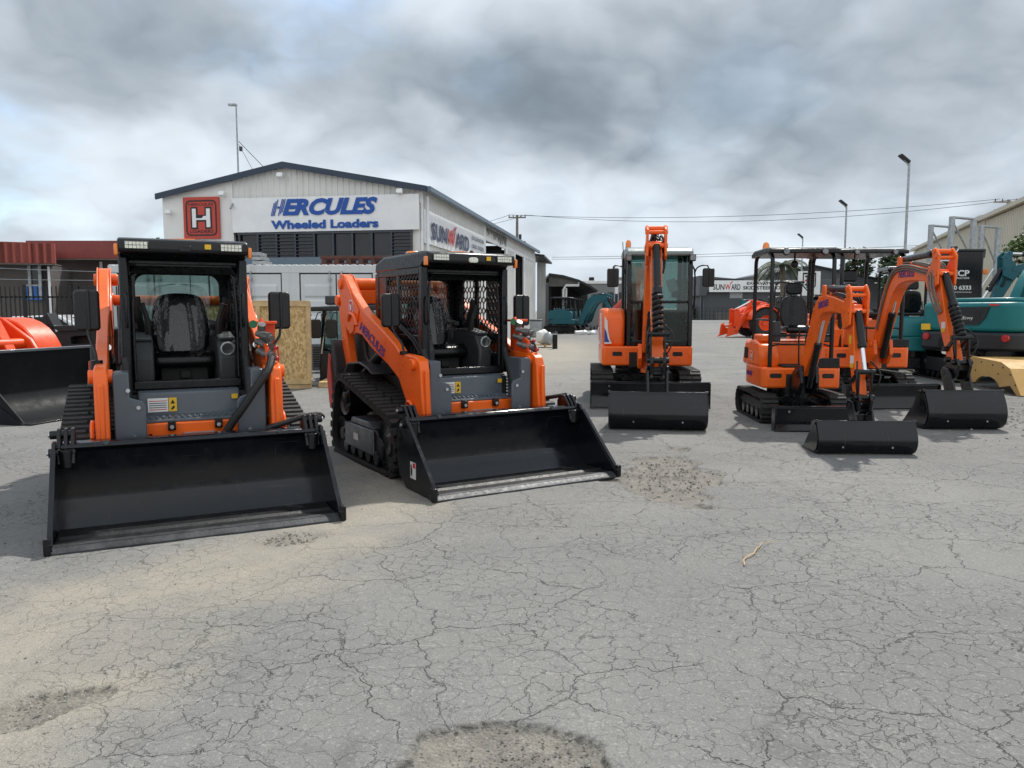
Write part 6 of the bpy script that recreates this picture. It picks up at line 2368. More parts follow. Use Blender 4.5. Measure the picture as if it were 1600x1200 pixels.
    for s in (-1, 1):
        mb.prism([C(q) for q in ((k0 - dp * .50, kh - .01), (k0 - dp * .16, kh * .80), (k0 - dp * .06, kh * .50), (k0 + .01, kh * .46), (k0 + .012, kh * .52), (k0 - dp * .10, kh * .86), (bq[0] + .15 * bs, bq[1] - .01), (bq[0] + .10, bq[1] + .06), (bq[0] - .05, bq[1] + .07), (bq[0] - .10, bq[1] + .0))], 'x', s * aw * .70, s * aw * .92)
    BP(mb, 'bucket_ear', BUCKET, bk, .006)
    mb = MB()
    for s in (-1, 1):
        mb.cyl(V3(s * kw * .25, (k0 - dp * .03, kh * .26)), V3(s * kw * .25, (k0 + .012, kh * .25)), .012, n=10)
    BP(mb, 'bolt', STEEL, bk, 0)
    mb = MB()
    mb.bb(-kw / 2 - .005, kw / 2 + .005, C((k0 - dp, 0))[0] - .10, C((k0 - dp, 0))[0] + .02, .0, .018)
    BP(mb, 'cutting_edge', EDGE, bk, .003)
    return t

# smallest digger, canopy, front row
D_ = dict(W=1.20, L=1.62, shoe=.235, th=.40, bf=1.42, bw=1.22, bz1=.33, z0=.50, z1=.80, uw=1.12, uf=.62, ub=.62, ht=1.20,
          style='canopy', cz=2.44, cf=.52, cb=.40, cw=.435, sx=.10, sz=1.28, ss=.88, hw=.30,
          foot=(.98, .78), boom=[(.96, .76), (1.22, 1.10), (1.50, 1.66), (1.86, 1.72), (2.52, 1.64)], boomt=[.18, .24, .26, .21, .14], boomw=.15,
          tip=(2.55, 1.63), lug=(1.72, 1.90), armtop=(2.62, 1.87), armend=(2.84, .66), armt=.17, bpin=(2.82, .52), bs=.9,
          px=-.05, kw=1.09, kh=.36, kback=3.12, kd=.52, name=((1.58, 1.64), (1.94, 1.68), .085), bcyl=(1.56, 1.50), beacon=(-.33, .25, 2.47), pitch=.075, lug_=0, model='HERCULES', postblack=True)
excavator('small orange digger with open canopy and amber beacon, its wide black bucket nearest the camera', 'digger', (4.20, 11.62, 0), R(-3), D_)

# middle digger, canopy, right
E_ = dict(W=1.62, L=2.05, shoe=.32, th=.50, bf=1.66, bw=1.62, bz1=.40, z0=.62, z1=.98, uw=1.50, uf=.90, ub=.85, ht=1.50,
          style='canopy', cz=2.62, cx=.14, cf=.66, cb=.60, cw=.56, sx=.04, sz=1.48, ss=1.0, hw=.42, pr=.036,
          foot=(1.28, 1.05), boom=[(1.26, 1.02), (1.50, 1.62), (1.78, 2.12), (2.25, 2.22), (3.0, 2.12)], boomt=[.22, .30, .32, .26, .17], boomw=.185,
          tip=(3.04, 2.12), lug=(1.98, 2.42), armtop=(3.14, 2.46), armend=(3.60, .94), armt=.22, bpin=(3.58, .76), bs=1.15,
          kw=1.05, kh=.52, kback=3.98, kd=.74, name=((2.02, 2.13), (2.52, 2.13), .11), bcyl=(1.80, 1.96), pitch=.09, wrap=True, block=True, greyhose=True, sw=R(-5.6), bfrac=.52, postblack=False)
excavator('mid sized orange canopy digger at right with a tall sharply bent boom', 'digger', (6.15, 14.25, 0), R(4), E_)

# largest digger, closed cab, centre
C_ = dict(W=1.86, L=2.35, shoe=.36, th=.56, bf=1.80, bw=1.95, bz0=.02, bz1=.44, z0=.66, z1=1.00, uw=1.57, uf=1.02, ub=.92, ht=1.66,
          style='cab', cz=2.70, c0=-.36, foot=(1.44, .98), boom=[(1.42, .96), (1.70, 1.65), (2.0, 2.28), (2.40, 2.48), (2.92, 2.52)], boomt=[.26, .36, .40, .32, .2], boomw=.20,
          tip=(2.96, 2.52), lug=(2.12, 2.68), armtop=(3.06, 2.80), armend=(3.72, .98), armt=.24, bpin=(3.74, .80), bs=1.1,
          kw=1.30, kh=.50, kback=4.14, kd=.78, name=((2.1, 2.34), (2.55, 2.42), .11), bcyl=(1.98, 2.05), pitch=.10, wrap=True, block=True, bfrac=.56, sw=R(-3), px=-.02, beacon=(-.26, .15, 2.74), postblack=False, lug_=0)
C_['ur'] = R(1)
excavator('orange digger with closed glass cab and two mirrors, boom raised straight ahead', 'digger', (2.42, 14.34, 0), R(-5), C_)


# ------------------------------------------------------------------ wheel loaders
def wheel(parent, c, r, wd, rimcol, name='wheel'):
    c = Vector(c)
    mb = MB()
    hw = wd / 2
    mb.lathe([(r * .52, -hw * .9), (r * .74, -hw), (r * .93, -hw * .92), (r * .965, -hw * .6), (r * .965, hw * .6), (r * .93, hw * .92), (r * .74, hw), (r * .52, hw * .9)], c, 'x', 40)
    n = 22
    for i in range(n):
        a = 2 * math.pi * i / n
        for s in (-1, 1):
            aa = a + (0 if s < 0 else math.pi / n)
            u = Vector((0, math.cos(aa), math.sin(aa)))
            v = Vector((0, -math.sin(aa), math.cos(aa)))
            q0 = c + Vector((s * .02, 0, 0)) + v * r * .05
            q1 = c + Vector((s * hw * 1.0, 0, 0)) - v * r * .10
            w_ = v * r * .055
            vs = []
            for q, k in ((q0, 1.0), (q1, .96)):
                vs += [q + u * r * .90 * k - w_, q + u * r * .90 * k + w_, q + u * r * k + w_ * .8, q + u * r * k - w_ * .8]
            mb.add(vs, [(0, 1, 2, 3), (7, 6, 5, 4), (0, 4, 5, 1), (1, 5, 6, 2), (2, 6, 7, 3), (3, 7, 4, 0)])
    w_ = mb.build(name, TYRE, parent, 0, 35)
    mb = MB()
    mb.lathe([(0.001, -hw * .55), (r * .18, -hw * .6), (r * .2, -hw * .35), (r * .42, -hw * .3), (r * .50, -hw * .85), (r * .54, -hw * .88), (r * .54, hw * .88), (r * .50, hw * .85), (r * .42, hw * .3), (r * .2, hw * .35), (r * .18, hw * .6), (0.001, hw * .55)], c, 'x', 30)
    mb.build('rim', rimcol, w_)
    return w_

def wheel_loader(label, loc, rz, front, red=ORANGE_FAR, group='orange wheel loaders'):
    t = thing('wheel_loader', label, 'wheel loader', loc, rz, group)
    r = .70
    for s in (-1, 1):
        for y in (-.95, 1.15):
            wheel(t, (s * .82, y, r), r, .46, red)
            mb = MB()
            pts = [(y + (r + .10) * math.cos(a), r + (r + .10) * math.sin(a)) for a in [R(12 + i * 13) for i in range(13)]]
            mb.ribbon(pts, 'x', s * .56, s * 1.06, .05)
            mb.prism([(y + (r + .09) * math.cos(a), r + (r + .09) * math.sin(a)) for a in [R(12 + i * 13) for i in range(13)]] + [(y - .3, r + .2), (y + .3, r + .2)], 'x', s * .54, s * .60)
            mb.build('mudguard', red, t, .012)
    mb = MB()
    mb.bb(-.50, .50, -1.45, -.35, .45, 1.05)
    mb.prism([(-1.35, 1.0), (-.45, 1.0), (-.55, 1.62), (-.95, 1.62)], 'x', -.36, -.28)
    mb.prism([(-1.35, 1.0), (-.45, 1.0), (-.55, 1.62), (-.95, 1.62)], 'x', .28, .36)
    mb.build('front_frame', red, t, .015)
    mb = MB()
    mb.bb(-.30, .30, -.35, .1, .5, .9)
    mb.cyl((0, -.12, .4), (0, -.12, 1.1), .14)
    mb.build('hinge', BLACK, t, .01)
    mb = MB()
    mb.prism([(.1, .5), (2.2, .55), (2.35, .75), (2.3, 1.35), (2.1, 1.55), (1.0, 1.62), (.1, 1.2)], 'x', -.55, .55)
    mb.build('engine_cover', red, t, .05)
    mb = MB()
    mb.bb(-.52, .52, .1, 1.05, 1.2, 1.5)
    mb.build('platform', BLACK, t, .02)
    # lift arms
    mb = MB()
    for s in (-1, 1):
        mb.prism([C_ for C_ in ((-.55, 1.50), (-.42, 1.62), (-1.2, 1.50), (-1.75, 1.15), (-2.15, .55), (-2.2, .30), (-2.05, .30), (-1.85, .62), (-1.45, 1.0), (-1.0, 1.30))], 'x', s * .42, s * .34)
    mb.cyl((-.42, -1.6, 1.08), (.42, -1.6, 1.08), .09)
    mb.cyl((-.5, -.55, 1.55), (.5, -.55, 1.55), .06)
    mb.build('lift_arm', red, t, .02)
    mb = MB()
    mb.prism([(-1.30, 1.75), (-1.15, 1.80), (-1.40, 1.25), (-1.70, .78), (-1.85, .80)], 'x', -.09, .09)
    mb.cyl((-.2, -1.25, 1.74), (.2, -1.25, 1.74), .06)
    mb.build('bell_crank', red, t, .012)
    mb = MB()
    mb.cyl((0, -.45, 1.60), (0, -1.0, 1.70), .075)
    for s in (-1, 1):
        mb.cyl((s * .30, -.6, .95), (s * .30, -1.35, 1.12), .065)
    cy = mb.build('cylinder', red, t)
    mb = MB()
    mb.cyl((0, -1.0, 1.70), (0, -1.24, 1.74), .04)
    mb.build('cylinder_rod', CHROME, cy)
    mb = MB()
    mb.tube([(.12, -.4, 1.65), (.14, -.9, 1.88), (.12, -1.2, 1.70)], .02, 6, 2)
    mb.tube([(-.12, -.4, 1.65), (-.14, -.8, 1.85), (-.12, -1.1, 1.72)], .02, 6, 2)
    mb.build('hose', HOSE, t)
    # open canopy with seat
    mb = MB()
    for s in (-1, 1):
        mb.tube([(s * .5, .18, 1.45), (s * .48, .22, 2.55), (s * .44, .35, 2.62)], .04, 8, 1)
        mb.tube([(s * .5, 1.05, 1.45), (s * .48, 1.05, 2.55), (s * .44, .95, 2.62)], .04, 8, 1)
    mb.build('canopy_post', BLACK, t)
    MB().bb(-.56, .56, .05, 1.2, 2.60, 2.70).build('canopy_roof', BLACK, t, .03)
    make_seat(t, (0, .68, 1.5), .9, film=False)
    mb = MB()
    mb.tube([(0, .22, 1.4), (0, .30, 1.85)], .03, 8)
    mb.build('steering_column', BLACK, t)
    MB().tube([(.17 * math.cos(k * .35), .30 + .05 * math.sin(k * .35), 1.87 + .15 * math.sin(k * .35)) for k in range(18)], .014, 6, 0, True).build('steering_wheel', BLACK, t)
    for s in (-1, 1):
        mb = MB()
        mb.bb(s * .45, s * .62, -1.46, -1.38, 1.1, 1.25)
        mb.build('headlight', LED, t, .02)
    if front == 'bucket':
        hw = 1.22
        mb = MB()
        pr = [(-3.10, .02), (-2.75, .03), (-2.50, .08), (-2.32, .22), (-2.24, .45), (-2.26, .75), (-2.34, 1.02)]
        mb.ribbon(smooth2(pr, 1), 'x', -hw, hw, -.03)
        bk = mb.build('bucket', mat('bucket_dark_grey', (.010, .012, .014), .55, 0, .2, 2.0, spec=.14, dirt=.15, dirtcol=(.06, .062, .065)), t, .006, 50)
        for s in (-1, 1):
            mb = MB()
            mb.prism(smooth2([(-3.14, .0)] + pr[1:], 1) + [(-2.40, 1.03), (-2.62, .55), (-3.06, .10)], 'x', s * hw, s * (hw - .035))
            mb.prism([(-3.16, .0), (-2.6, .0), (-2.5, .05), (-2.62, .34), (-3.0, .09)], 'x', s * (hw + .02), s * hw)
            mb.build('bucket_cheek', mat('bucket_dark_grey', (.03,) * 3), bk, .006)
        MB().bb(-hw, hw, -3.26, -3.02, .0, .025).build('cutting_edge', BLACK, bk, .004)
        MB().bb(-hw, hw, -2.38, -2.30, .99, 1.035).build('top_edge', GREY, bk, .008)
    else:
        mb = MB()
        for s in (-1, 1):
            mb.prism([(-2.05, .18), (-2.30, .14), (-2.75, .02), (-2.62, .14), (-2.55, .62), (-2.42, .70), (-2.35, .48), (-2.12, .40)], 'x', s * .50, s * .40)
            mb.prism([(-1.98, .52), (-2.22, .50), (-2.2, 1.35), (-2.08, 1.40), (-1.95, 1.3), (-1.90, .9)], 'x', s * .32, s * .24)
        mb.cyl((-.5, -2.45, .55), (.5, -2.45, .55), .05)
        mb.cyl((-.5, -2.2, .3), (.5, -2.2, .3), .06)
        mb.cyl((-.32, -2.1, 1.3), (.32, -2.1, 1.3), .04)
        mb.build('attachment_carrier', red, t, .012)
        MB().cyl((0, -1.25, 1.74), (0, -2.08, 1.32), .05).build('tilt_rod', CHROME, t)
        plate('label', RECT(0, 0, .5, .25), LABY, t, (-.352, -.6, 1.3), (0, -1, 0), UP3, .004)
    return t

# left edge of the yard, its wide bucket reaching behind the near track loader
wheel_loader('orange red wheel loader at the left edge, its wide dark bucket on the ground', (-9.66, 12.62, 0), R(77), 'bucket')
# far across the yard
q = at(1183, 520, 47)
wheel_loader('orange red wheel loader far across the yard, seen from the side without a bucket', (q.x + 1.05, 47, 0), R(-82), 'carrier').scale = (1.25, 1.25, 1.25)

def dark_chassis():
    p = at(118, 530, 15.5)
    t = thing('chassis_unit', 'dark grey machine chassis with a square hole and sloping guard behind the near loader', 'chassis', (p.x, 15.5, 0), R(8))
    P2 = lambda u, v: (at(u, v, 15.5).x - p.x, at(u, v, 15.5).z)
    o = [P2(84, 519), P2(97, 517), P2(152, 515), P2(152, 552), P2(100, 552)]
    inn = [P2(112, 527), P2(118, 525), P2(140, 524), P2(140, 537), P2(113, 538)]
    mb = MB()
    frame_panel(mb, o, inn, 'y', -.05, .25)
    mb.bb(inn[0][0] - .05, inn[2][0] + .05, .2, .24, inn[3][1] - .05, inn[1][1] + .05)
    f = mb.build('rear_frame', SKIRT, t, .01)
    mb = MB()
    mb.prism([P2(72, 495), P2(80, 489), P2(90, 509), P2(152, 507), P2(152, 515), P2(96, 518)], 'y', -.10, .3)
    mb.prism([P2(70, 497), P2(76, 493), P2(92, 552), P2(78, 552)], 'y', .1, .2)
    mb.build('sloping_guard', SKIRT, t, .01)
    mb = MB()
    mb.bb(o[0][0] + .3, o[2][0] + .4, .25, 2.4, .5, 1.25)
    mb.build('body', BLACK, t, .03)
    for x in (o[0][0] + .25, o[2][0] + .3):
        for y in (.75, 2.0):
            wheel(t, (x, y, .42), .42, .3, SKIRT)
dark_chassis()


# ------------------------------------------------------------------ crate, board, loose cab
def crate():
    a, b = Vector((-6.35, 16.9)), Vector((-4.22, 15.93))
    a = Vector((at(398, 466, 16.7).x, 16.7)); b = Vector((at(484, 470, 15.9).x, 15.9))
    a = b - Vector((.968, .25)) * 2.15
    d = (b - a).normalized()
    rz = math.atan2(d.y, d.x)
    L = (b - a).length
    h = 1.80
    t = thing('plywood_crate', 'tall strand board crate with pine battens standing between the two near loaders', 'crate', (a.x, a.y, 0), rz)
    MB().bb(0.02, L - .02, .02, .9, .12, h - .02).build('board_panel', OSB, t, .004)
    mb = MB()
    for x in (0, L * .50, L - .09):
        mb.bb(x, x + .09, -.012, .016, .10, h - .10)
    mb.bb(0, L, -.014, .014, h - .10, h)
    mb.bb(0, L, -.014, .014, .10, .19)
    mb.bb(L - .014, L + .014, .016, .92, .10, .19)
    mb.bb(L - .014, L + .014, .016, .92, h - .1, h)
    mb.bb(L - .014, L + .014, .83, .92, .19, h - .1)
    mb.bb(0, L, -.01, .93, h, h + .02)
    mb.build('batten', TIMBER, t, .004)
    mb = MB()
    for y in (.02, .42, .8):
        mb.bb(0, L, y, y + .1, .0, .10)
    mb.build('skid', TIMBER, t, .004)
    t = thing('board_sheet', 'flat pale strand board sheet on a low timber base right of the crate', 'board', (b.x + .10, b.y + .15, 0), R(4))
    MB().bb(0, 1.25, .0, .95, .09, .12).build('sheet', OSB, t, .004)
    mb = MB()
    for y in (.0, .85):
        mb.bb(0, 1.25, y, y + .09, 0, .088)
    mb.build('bearer', TIMBER, t, .004)
crate()

def loose_cab():
    yb = 17.3
    P2 = lambda u, v: (at(u, v, yb).x, at(u, v, yb).z)
    o = P2(500, 595)
    t = thing('machine_cab', 'loose black machine cab with mirrors and roof lights standing on the yard behind the loaders', 'cab', (o[0], yb, 0), R(12))
    mb = MB()                                       # curved lower door section
    mb.prism([(0, .02), (.0, .62), (.08, .72), (.20, .70), (.34, .50), (.50, .38), (.9, .36), (.9, .02)], 'y', 0, .06)
    mb.prism([(0, .02), (.0, .62), (.08, .72), (.20, .70), (.34, .50), (.50, .38), (.9, .36), (.9, .02)], 'y', 1.25, 1.31)
    mb.bb(.0, 1.5, .06, 1.25, .02, .30)
    mb.build('lower_shell', PLASTIC, t, .02)
    mb = MB()
    for x, y in ((.02, .03), (.62, .03), (1.45, .03), (.02, 1.28), (.62, 1.28), (1.45, 1.28)):
        mb.tube([(x, y, .3), (x + (.10 if x < .1 else 0), y, 1.62)], .035, 8)
    mb.build('pillar', BLACK, t)
    MB().bb(.08, .60, .025, .035, .6, 1.6).bb(.66, 1.42, .025, .035, .4, 1.6).bb(.05, .06, .1, 1.2, .6, 1.55).build('pane', CABGLASS, t, 0, 0)
    mb = MB()
    mb.prism([(-.22, 1.60), (-.18, 1.70), (1.55, 1.76), (1.55, 1.62)], 'y', -.05, 1.36)
    mb.build('roof', SKIRT, t, .03)
    mb = MB()
    mb.bb(.15, 1.4, .05, 1.1, 1.75, 1.95)
    mb.build('roof_box', DGREY, t, .03)
    mb = MB()
    mb.cyl((-.2, .1, 1.55), (-.25, .1, 1.45), .06)
    mb.build('roof_lamp', GALV, t)
    for x, z in ((-.06, 1.22), (.28, 1.22)):
        mb = MB()
        mb.prism(rrect(x - .12, x + .12, z - .22, z + .2, .06), 'y', -.20, -.12)
        m_ = mb.build('mirror', PLASTIC, t, .02)
        MB().tube([(x, -.16, z + .2), (x + .05, -.1, z + .34), (x + .12, 0, z + .36)], .012, 6).build('mirror_arm', PLASTIC, m_)
    MB().tube([(.05, -.03, .65), (.10, -.06, 1.0), (.18, -.06, 1.5)], .016, 6).build('grab_rail', STEEL, t)
    # small air unit beside it
    q = at(487, 556, 20)
    u = thing('air_unit', 'small grey box with louvred front at the foot of the container', 'air unit', (q.x, 20, 0))
    MB().bb(0, .55, 0, .4, .05, .75).build('casing', GREY, u, .02)
    mb = MB()
    for i in range(9):
        mb.bb(.04, .51, -.02, .005, .16 + i * .06, .19 + i * .06)
    mb.build('louvre', DKIN, u)
loose_cab()


# ------------------------------------------------------------------ teal machines, black box, tan plate
def teal_rear():
    """big teal digger seen from behind; local front is +y"""
    ang = R(-62)
    q = at(1556, 545, 17.0)
    cx, cy = q.x + .55, 17.9
    t = thing('excavator', 'big teal digger with charcoal skirt at the right edge, seen from its rounded tail', 'digger', (cx, cy, 0), 0, 'teal diggers')
    # crawlers point at the viewer
    circ = [((1.1 - .36, .36), .36), ((-1.1 + .36, .36), .36)]
    fp = [(-.6, .2), (.6, .2), (.55, .52), (-.55, .52)]
    for s in (-1, 1):
        x0, x1 = (-1.05, -.60) if s < 0 else (.60, 1.05)
        tr = make_track(t, x0 - .05, x1 - .05, circ, .11, .03, .035, fp, SKIRT, loc=(.35 - .55, .1, 0), rz=R(-6), block=True)
    MB().bb(-.6, .6, -.6, .6, .3, .72).build('undercarriage', BLACK, t, .02)
    # rounded body plan, tail towards -y before turning
    def plan(w, yt, yf, k=.0):
        pts = []
        for i in range(13):
            a = math.pi + math.pi * i / 12
            c, s_ = math.cos(a), math.sin(a)
            pts.append((w * math.copysign(abs(c) ** .42, c), yt * .55 + (-yt * .55 + yt) * abs(s_) ** .55 if False else -(abs(yt) * .62 + abs(yt) * .38 * abs(s_) ** .6)))
        return pts + [(w, yf), (-w, yf)]
    W2 = 1.16
    tail = MB().prism(plan(W2, -1.30, 1.2), 'z', .74, 1.14).build('skirt', SKIRT, t, .06, 40, (0, 0, 0), ang, 3)
    mb = MB()
    mb.prism(plan(W2 - .03, -1.26, 1.2), 'z', 1.145, 1.80)
    tb = mb.build('body', TEAL, t, .09, 40, (0, 0, 0), ang, 4)
    mb = MB()
    mb.prism(plan(W2 - .22, -1.0, .9), 'z', 1.79, 1.90)
    mb.build('top_cover', TEAL, t, .05, 40, (0, 0, 0), ang, 3)
    # tail: dark decal, red flash, reflectors, recess
    yt = -1.266
    o = Vector((-.62, yt - .0, 1.30))
    plate('decal', [(0, .38), (.30, 0), (.95, 0), (1.10, .16), (1.18, .40)], SKIRT, tb, o + Vector((-.0, .0, 0)), RX, UP3, .02)
    plate('decal_flash', [(.12, .30), (.40, .30), (.46, .36), (.10, .36)], REDT, tb, o, RX, UP3, .026)
    text('lettering', 'ML Envy', LABW, tb, o + Vector((.42, -.022, .10)), RX, UP3, .42, .09, .0)
    plate('latch', rrect(.86, 1.0, .10, .30, .02), DKIN, tb, o, RX, UP3, .026)
    for x in (-.86, .92):
        m2 = MB()
        m2.lathe([(0, -.012), (.075, -.010), (.08, 0), (.08, .05), (0, .05)], (x, -1.30 if abs(x) < .9 else -1.27, 1.02), 'y', 18)
        m2.build('reflector', REDL, tail)
    m2 = MB()
    m2.prism([(-.55, .82), (.25, .82), (.35, .92), (.28, 1.0), (-.52, 1.0)], 'y', -1.318, -1.29)
    m2.build('tail_recess', BLACK, tail, .01)
    plate('label', RECT(0, 0, .22, .14), LABY, tb, Vector((-1.02, -1.2, 1.17)), RX, UP3, .05)
    # right flank (towards us): window grille in a dark surround
    m2 = MB()
    m2.prism(rrect(-.75, .05, 1.24, 1.62, .08), 'x', W2 - .04, W2 - .01)
    g = m2.build('flank_grille', SKIRT, tb, .006)
    m2 = MB()
    m2.prism(rrect(-.68, -.02, 1.29, 1.57, .06), 'x', W2 - .02, W2 - .004)
    m2.build('grille_core', mat('brown_mesh', (.05, .035, .03), .6, 0, .3, 20), g, 0, 0)
    plate('label', RECT(0, 0, .2, .04), REDT, tb, Vector((.55, yt, 1.72)), RX, UP3, .012)
    m2 = MB()
    for z in (1.18,):
        m2.bb(W2 - .03, W2 - .018, -.9, 1.1, z, z + .012)
    m2.bb(W2 - .035, W2 - .022, .25, .262, 1.16, 1.78)
    m2.build('panel_gap', DKIN, tb, 0, 0)
    # cab and front, beyond the frame edge
    m2 = MB()
    for x, y in ((.25, 1.1), (1.08, 1.1), (.25, 2.35), (1.08, 2.35)):
        m2.bb(x - .05, x + .05, y - .05, y + .05, 1.2, 2.75)
    m2.bb(.18, 1.14, 1.0, 2.45, 2.72, 2.82)
    m2.bb(.18, 1.14, 1.0, 2.45, 1.1, 1.3)
    cb = m2.build('cab_frame', BLACK, t, .03, 35, (0, 0, 0), ang)
    m2 = MB()
    for x in (.24, 1.09):
        m2.bb(x - .005, x + .005, 1.1, 2.35, 1.3, 2.72)
    m2.bb(.25, 1.08, 1.095, 1.105, 1.3, 2.72)
    m2.build('pane', CABGLASS, cb, 0, 0)
    m2 = MB()
    m2.prism(thicken(smooth2([(1.0, 1.2), (1.6, 2.4), (2.6, 3.0), (3.7, 2.7)], 2), list(np.linspace(.45, .25, len(smooth2([(1.0, 1.2), (1.6, 2.4), (2.6, 3.0), (3.7, 2.7)], 2))))), 'x', -.40, -.15)
    m2.prism([(3.5, 2.95), (3.85, 2.75), (3.5, .9), (3.3, .9)], 'x', -.38, -.17)
    m2.build('boom', TEAL, t, .02, 35, (0, 0, 0), ang)
teal_rear()

T_ = dict(E_)
T_.update(film=False, wrap=False, greyhose=False, plain=True)
def teal(lab, u, v, y, rz, p, paint, grp):
    q = at(u, v, y)
    return excavator(lab, 'digger', (q.x, y, 0), rz, p, grp, paint, True)
g1 = 'teal diggers under the awning beside the shed'
TS = dict(C_); TS.update(ur=0.0, sw=0.0, px=0.0, style='canopy', cf=.7, cb=.7, cw=.6, hw=.5, sz=1.6, wrap=False, boomt=[.34, .44, .5, .44, .34], boomw=.30, cz=2.45, beacon=None)
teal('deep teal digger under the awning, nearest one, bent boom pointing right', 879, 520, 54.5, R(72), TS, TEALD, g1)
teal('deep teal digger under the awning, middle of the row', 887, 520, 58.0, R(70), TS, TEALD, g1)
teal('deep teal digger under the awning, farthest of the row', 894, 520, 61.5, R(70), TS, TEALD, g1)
TM = dict(E_); TM.update(wrap=False, greyhose=False, name=None, ur=R(0))
teal('small teal digger with its canopy half hidden behind the mid sized orange digger', 1424, 545, 19.6, R(165), TM, TEAL, 'teal diggers')
teal('teal digger past the right edge, only its hanging arm and hoses in view', 1806, 500, 21.4, R(-90), TM, TEALD, 'teal diggers').scale = (1.3, 1.3, 1.3)
teal('teal digger far across the yard behind the orange wheel loader', 1215, 500, 62.0, R(-75), TM, TEAL, 'teal diggers')

def black_box():
    y = 23.5
    a, b = at(1466, 470, y), at(1533, 470, y)
    h = at(1500, 393, y).z
    dep = Vector((1.75, 2.9))
    t = thing('black_site_box', 'tall black box body with white lettering behind the orange boom and teal tail', 'box body')
    mb = MB()
    q = [(a.x, y), (b.x, y), (b.x + dep.x, y + dep.y), (a.x + dep.x, y + dep.y)]
    mb.prism(q, 'z', .5, h)
    bd = mb.build('body', BLACK, t, .03)
    mb = MB()
    mb.prism([(p[0] + (-.06 if i in (0, 3) else .06), p[1]) for i, p in enumerate(q)], 'z', h, h + .08)
    mb.build('roof_edge', SKIRT, t, .02)
    mb = MB()
    for p in q:
        mb.cyl((p[0] * .98 + .02 * q[0][0], p[1] + .1, 0), (p[0], p[1] + .1, .5), .09, n=10)
    mb.build('leg', BLACK, t)
    P3 = lambda u, v: Vector((at(u, v, y).x, y - .002, at(u, v, y).z))
    def tx(s, u0, u1, v0, v1, bold):
        p, q_ = P3(u0, v1), P3(u1, v0)
        text('lettering', s, WHT, bd, p, RX, UP3, q_.x - p.x, q_.z - p.z, bold)
    tx('ECP', 1489, 1515, 422, 431.5, .03)
    tx('CONSTRUCTIONS', 1483, 1514.5, 433, 436, .01)
    tx('0 6333', 1490, 1517.5, 446, 453, .03)
    tx('constructions.com.au', 1484, 1517.5, 455, 457.5, .0)
    p = P3(1484, 421)
    fw, fh = P3(1494, 406).x - p.x, P3(1494, 406).z - p.z
    mb = MB()
    for x0, x1, z0, z1 in ((0, fw, fh - .04, fh), (fw - .04, fw, 0, fh), (-.3, 0, fh - .04, fh)):
        mb.bb(p.x + x0, p.x + x1, y - .012, y - .002, p.z + z0, p.z + z1)
    mb.tube([(p.x + .05, y - .006, p.z + fh + .05), (p.x + .22, y - .006, p.z + fh + .32)], .02, 6)
    mb.build('logo_frame', WHT, bd, 0, 0)
    # side wall window, lamp and beacon
    d = dep.normalized()
    o = Vector((b.x, y, 0))
    r3 = Vector((d.x, d.y, 0))
    plate('side_window', RECT(.4, 1.7, 1.2, 2.3), DKWIN, bd, o, r3, UP3, .02)
    plate('side_window', RECT(1.5, 1.6, 2.6, 2.3), DKWIN, bd, o, r3, UP3, .02)
    c = at(1540, 424, y)
    MB().prism(rrect(c.x - .16, c.x + .16, c.z - .08, c.z + .08, .05), 'y', y + .1, y + .26).build('amber_lamp', AMBER, t, .02)
    c = at(1500, 387, y)
    MB().box((c.x, y + .3, c.z - .02), (.16, .12, .18)).build('roof_lamp', SKIRT, t, .02)
black_box()

def tan_plate():
    A, Bp = Vector((9.93, 16.5)), Vector((9.62, 14.35))
    d3 = Vector((Bp.x - A.x, Bp.y - A.y, 0)).normalized()
    L = (Bp - A).length
    t = thing('tan_bucket', 'tan yellow side plate of a big bucket with an arched cutout at the right edge', 'bucket')
    out = [(-.15, .10), (-.15, .66), (.10, .64), (L * .62, .60), (L * .78, .50), (L * 1.0, .02), (L * .93, .0), (L * .80, .17)]
    arc = []
    c0, r0 = L * .36, .62
    for i in range(9):
        a = R(18 + i * 18)
        arc.append((c0 + r0 * 1.15 * math.cos(a) * .8, .02 + .26 * math.sin(a)))
    o = Vector((A.x, A.y, 0))
    plate('side_plate', out + arc, YELLOW, t, o, d3, UP3, .05)
    nn = d3.cross(UP3) * -1.0
    mb = MB()
    pts = [(.10, .64), (L * .62, .60), (L * .78, .50), (L * 1.0, .02)]
    vs = []
    for p in pts:
        q = o + d3 * p[0] + UP3 * (p[1] - .004)
        vs += [q, q + nn * 2.0, q + nn * 2.0 - UP3 * .06 - d3 * .04, q - UP3 * .06 - d3 * .04]
    fs = []
    for i in range(3):
        for k in range(4):
            fs.append((i * 4 + k, i * 4 + (k + 1) % 4, i * 4 + 4 + (k + 1) % 4, i * 4 + 4 + k))
    fs += [(0, 1, 2, 3), (15, 14, 13, 12)]
    mb.add(vs, fs)
    mb.build('back_plate', YELLOW, t, 0, 0)
    mb = MB()
    for i in range(5):
        q = o + d3 * (.35 + i * .24) + nn * .30
        vs = [q + Vector((0, 0, .24)), q + d3 * .12 + Vector((0, 0, .24)), q + d3 * .02 + nn * .2 + Vector((0, 0, .02)), q + nn * .25 + Vector((0, 0, .22))]
        mb.add(vs, [(0, 1, 2), (0, 2, 3), (1, 3, 2), (0, 3, 1)])
    mb.build('tooth', YELLOW, t, 0, 0)
    mb = MB()
    for p in ((.05, .56), (.5, .55), (1.0, .52), (L * .66, .50), (L * .80, .38), (L * .9, .2), (.0, .3), (.25, .36), (1.25, .36)):
        q = o + d3 * p[0] + UP3 * p[1]
        mb.cyl(q - nn * .0, q - nn * .062, .016, n=8)
    mb.build('bolt', EDGE, t)
tan_plate()

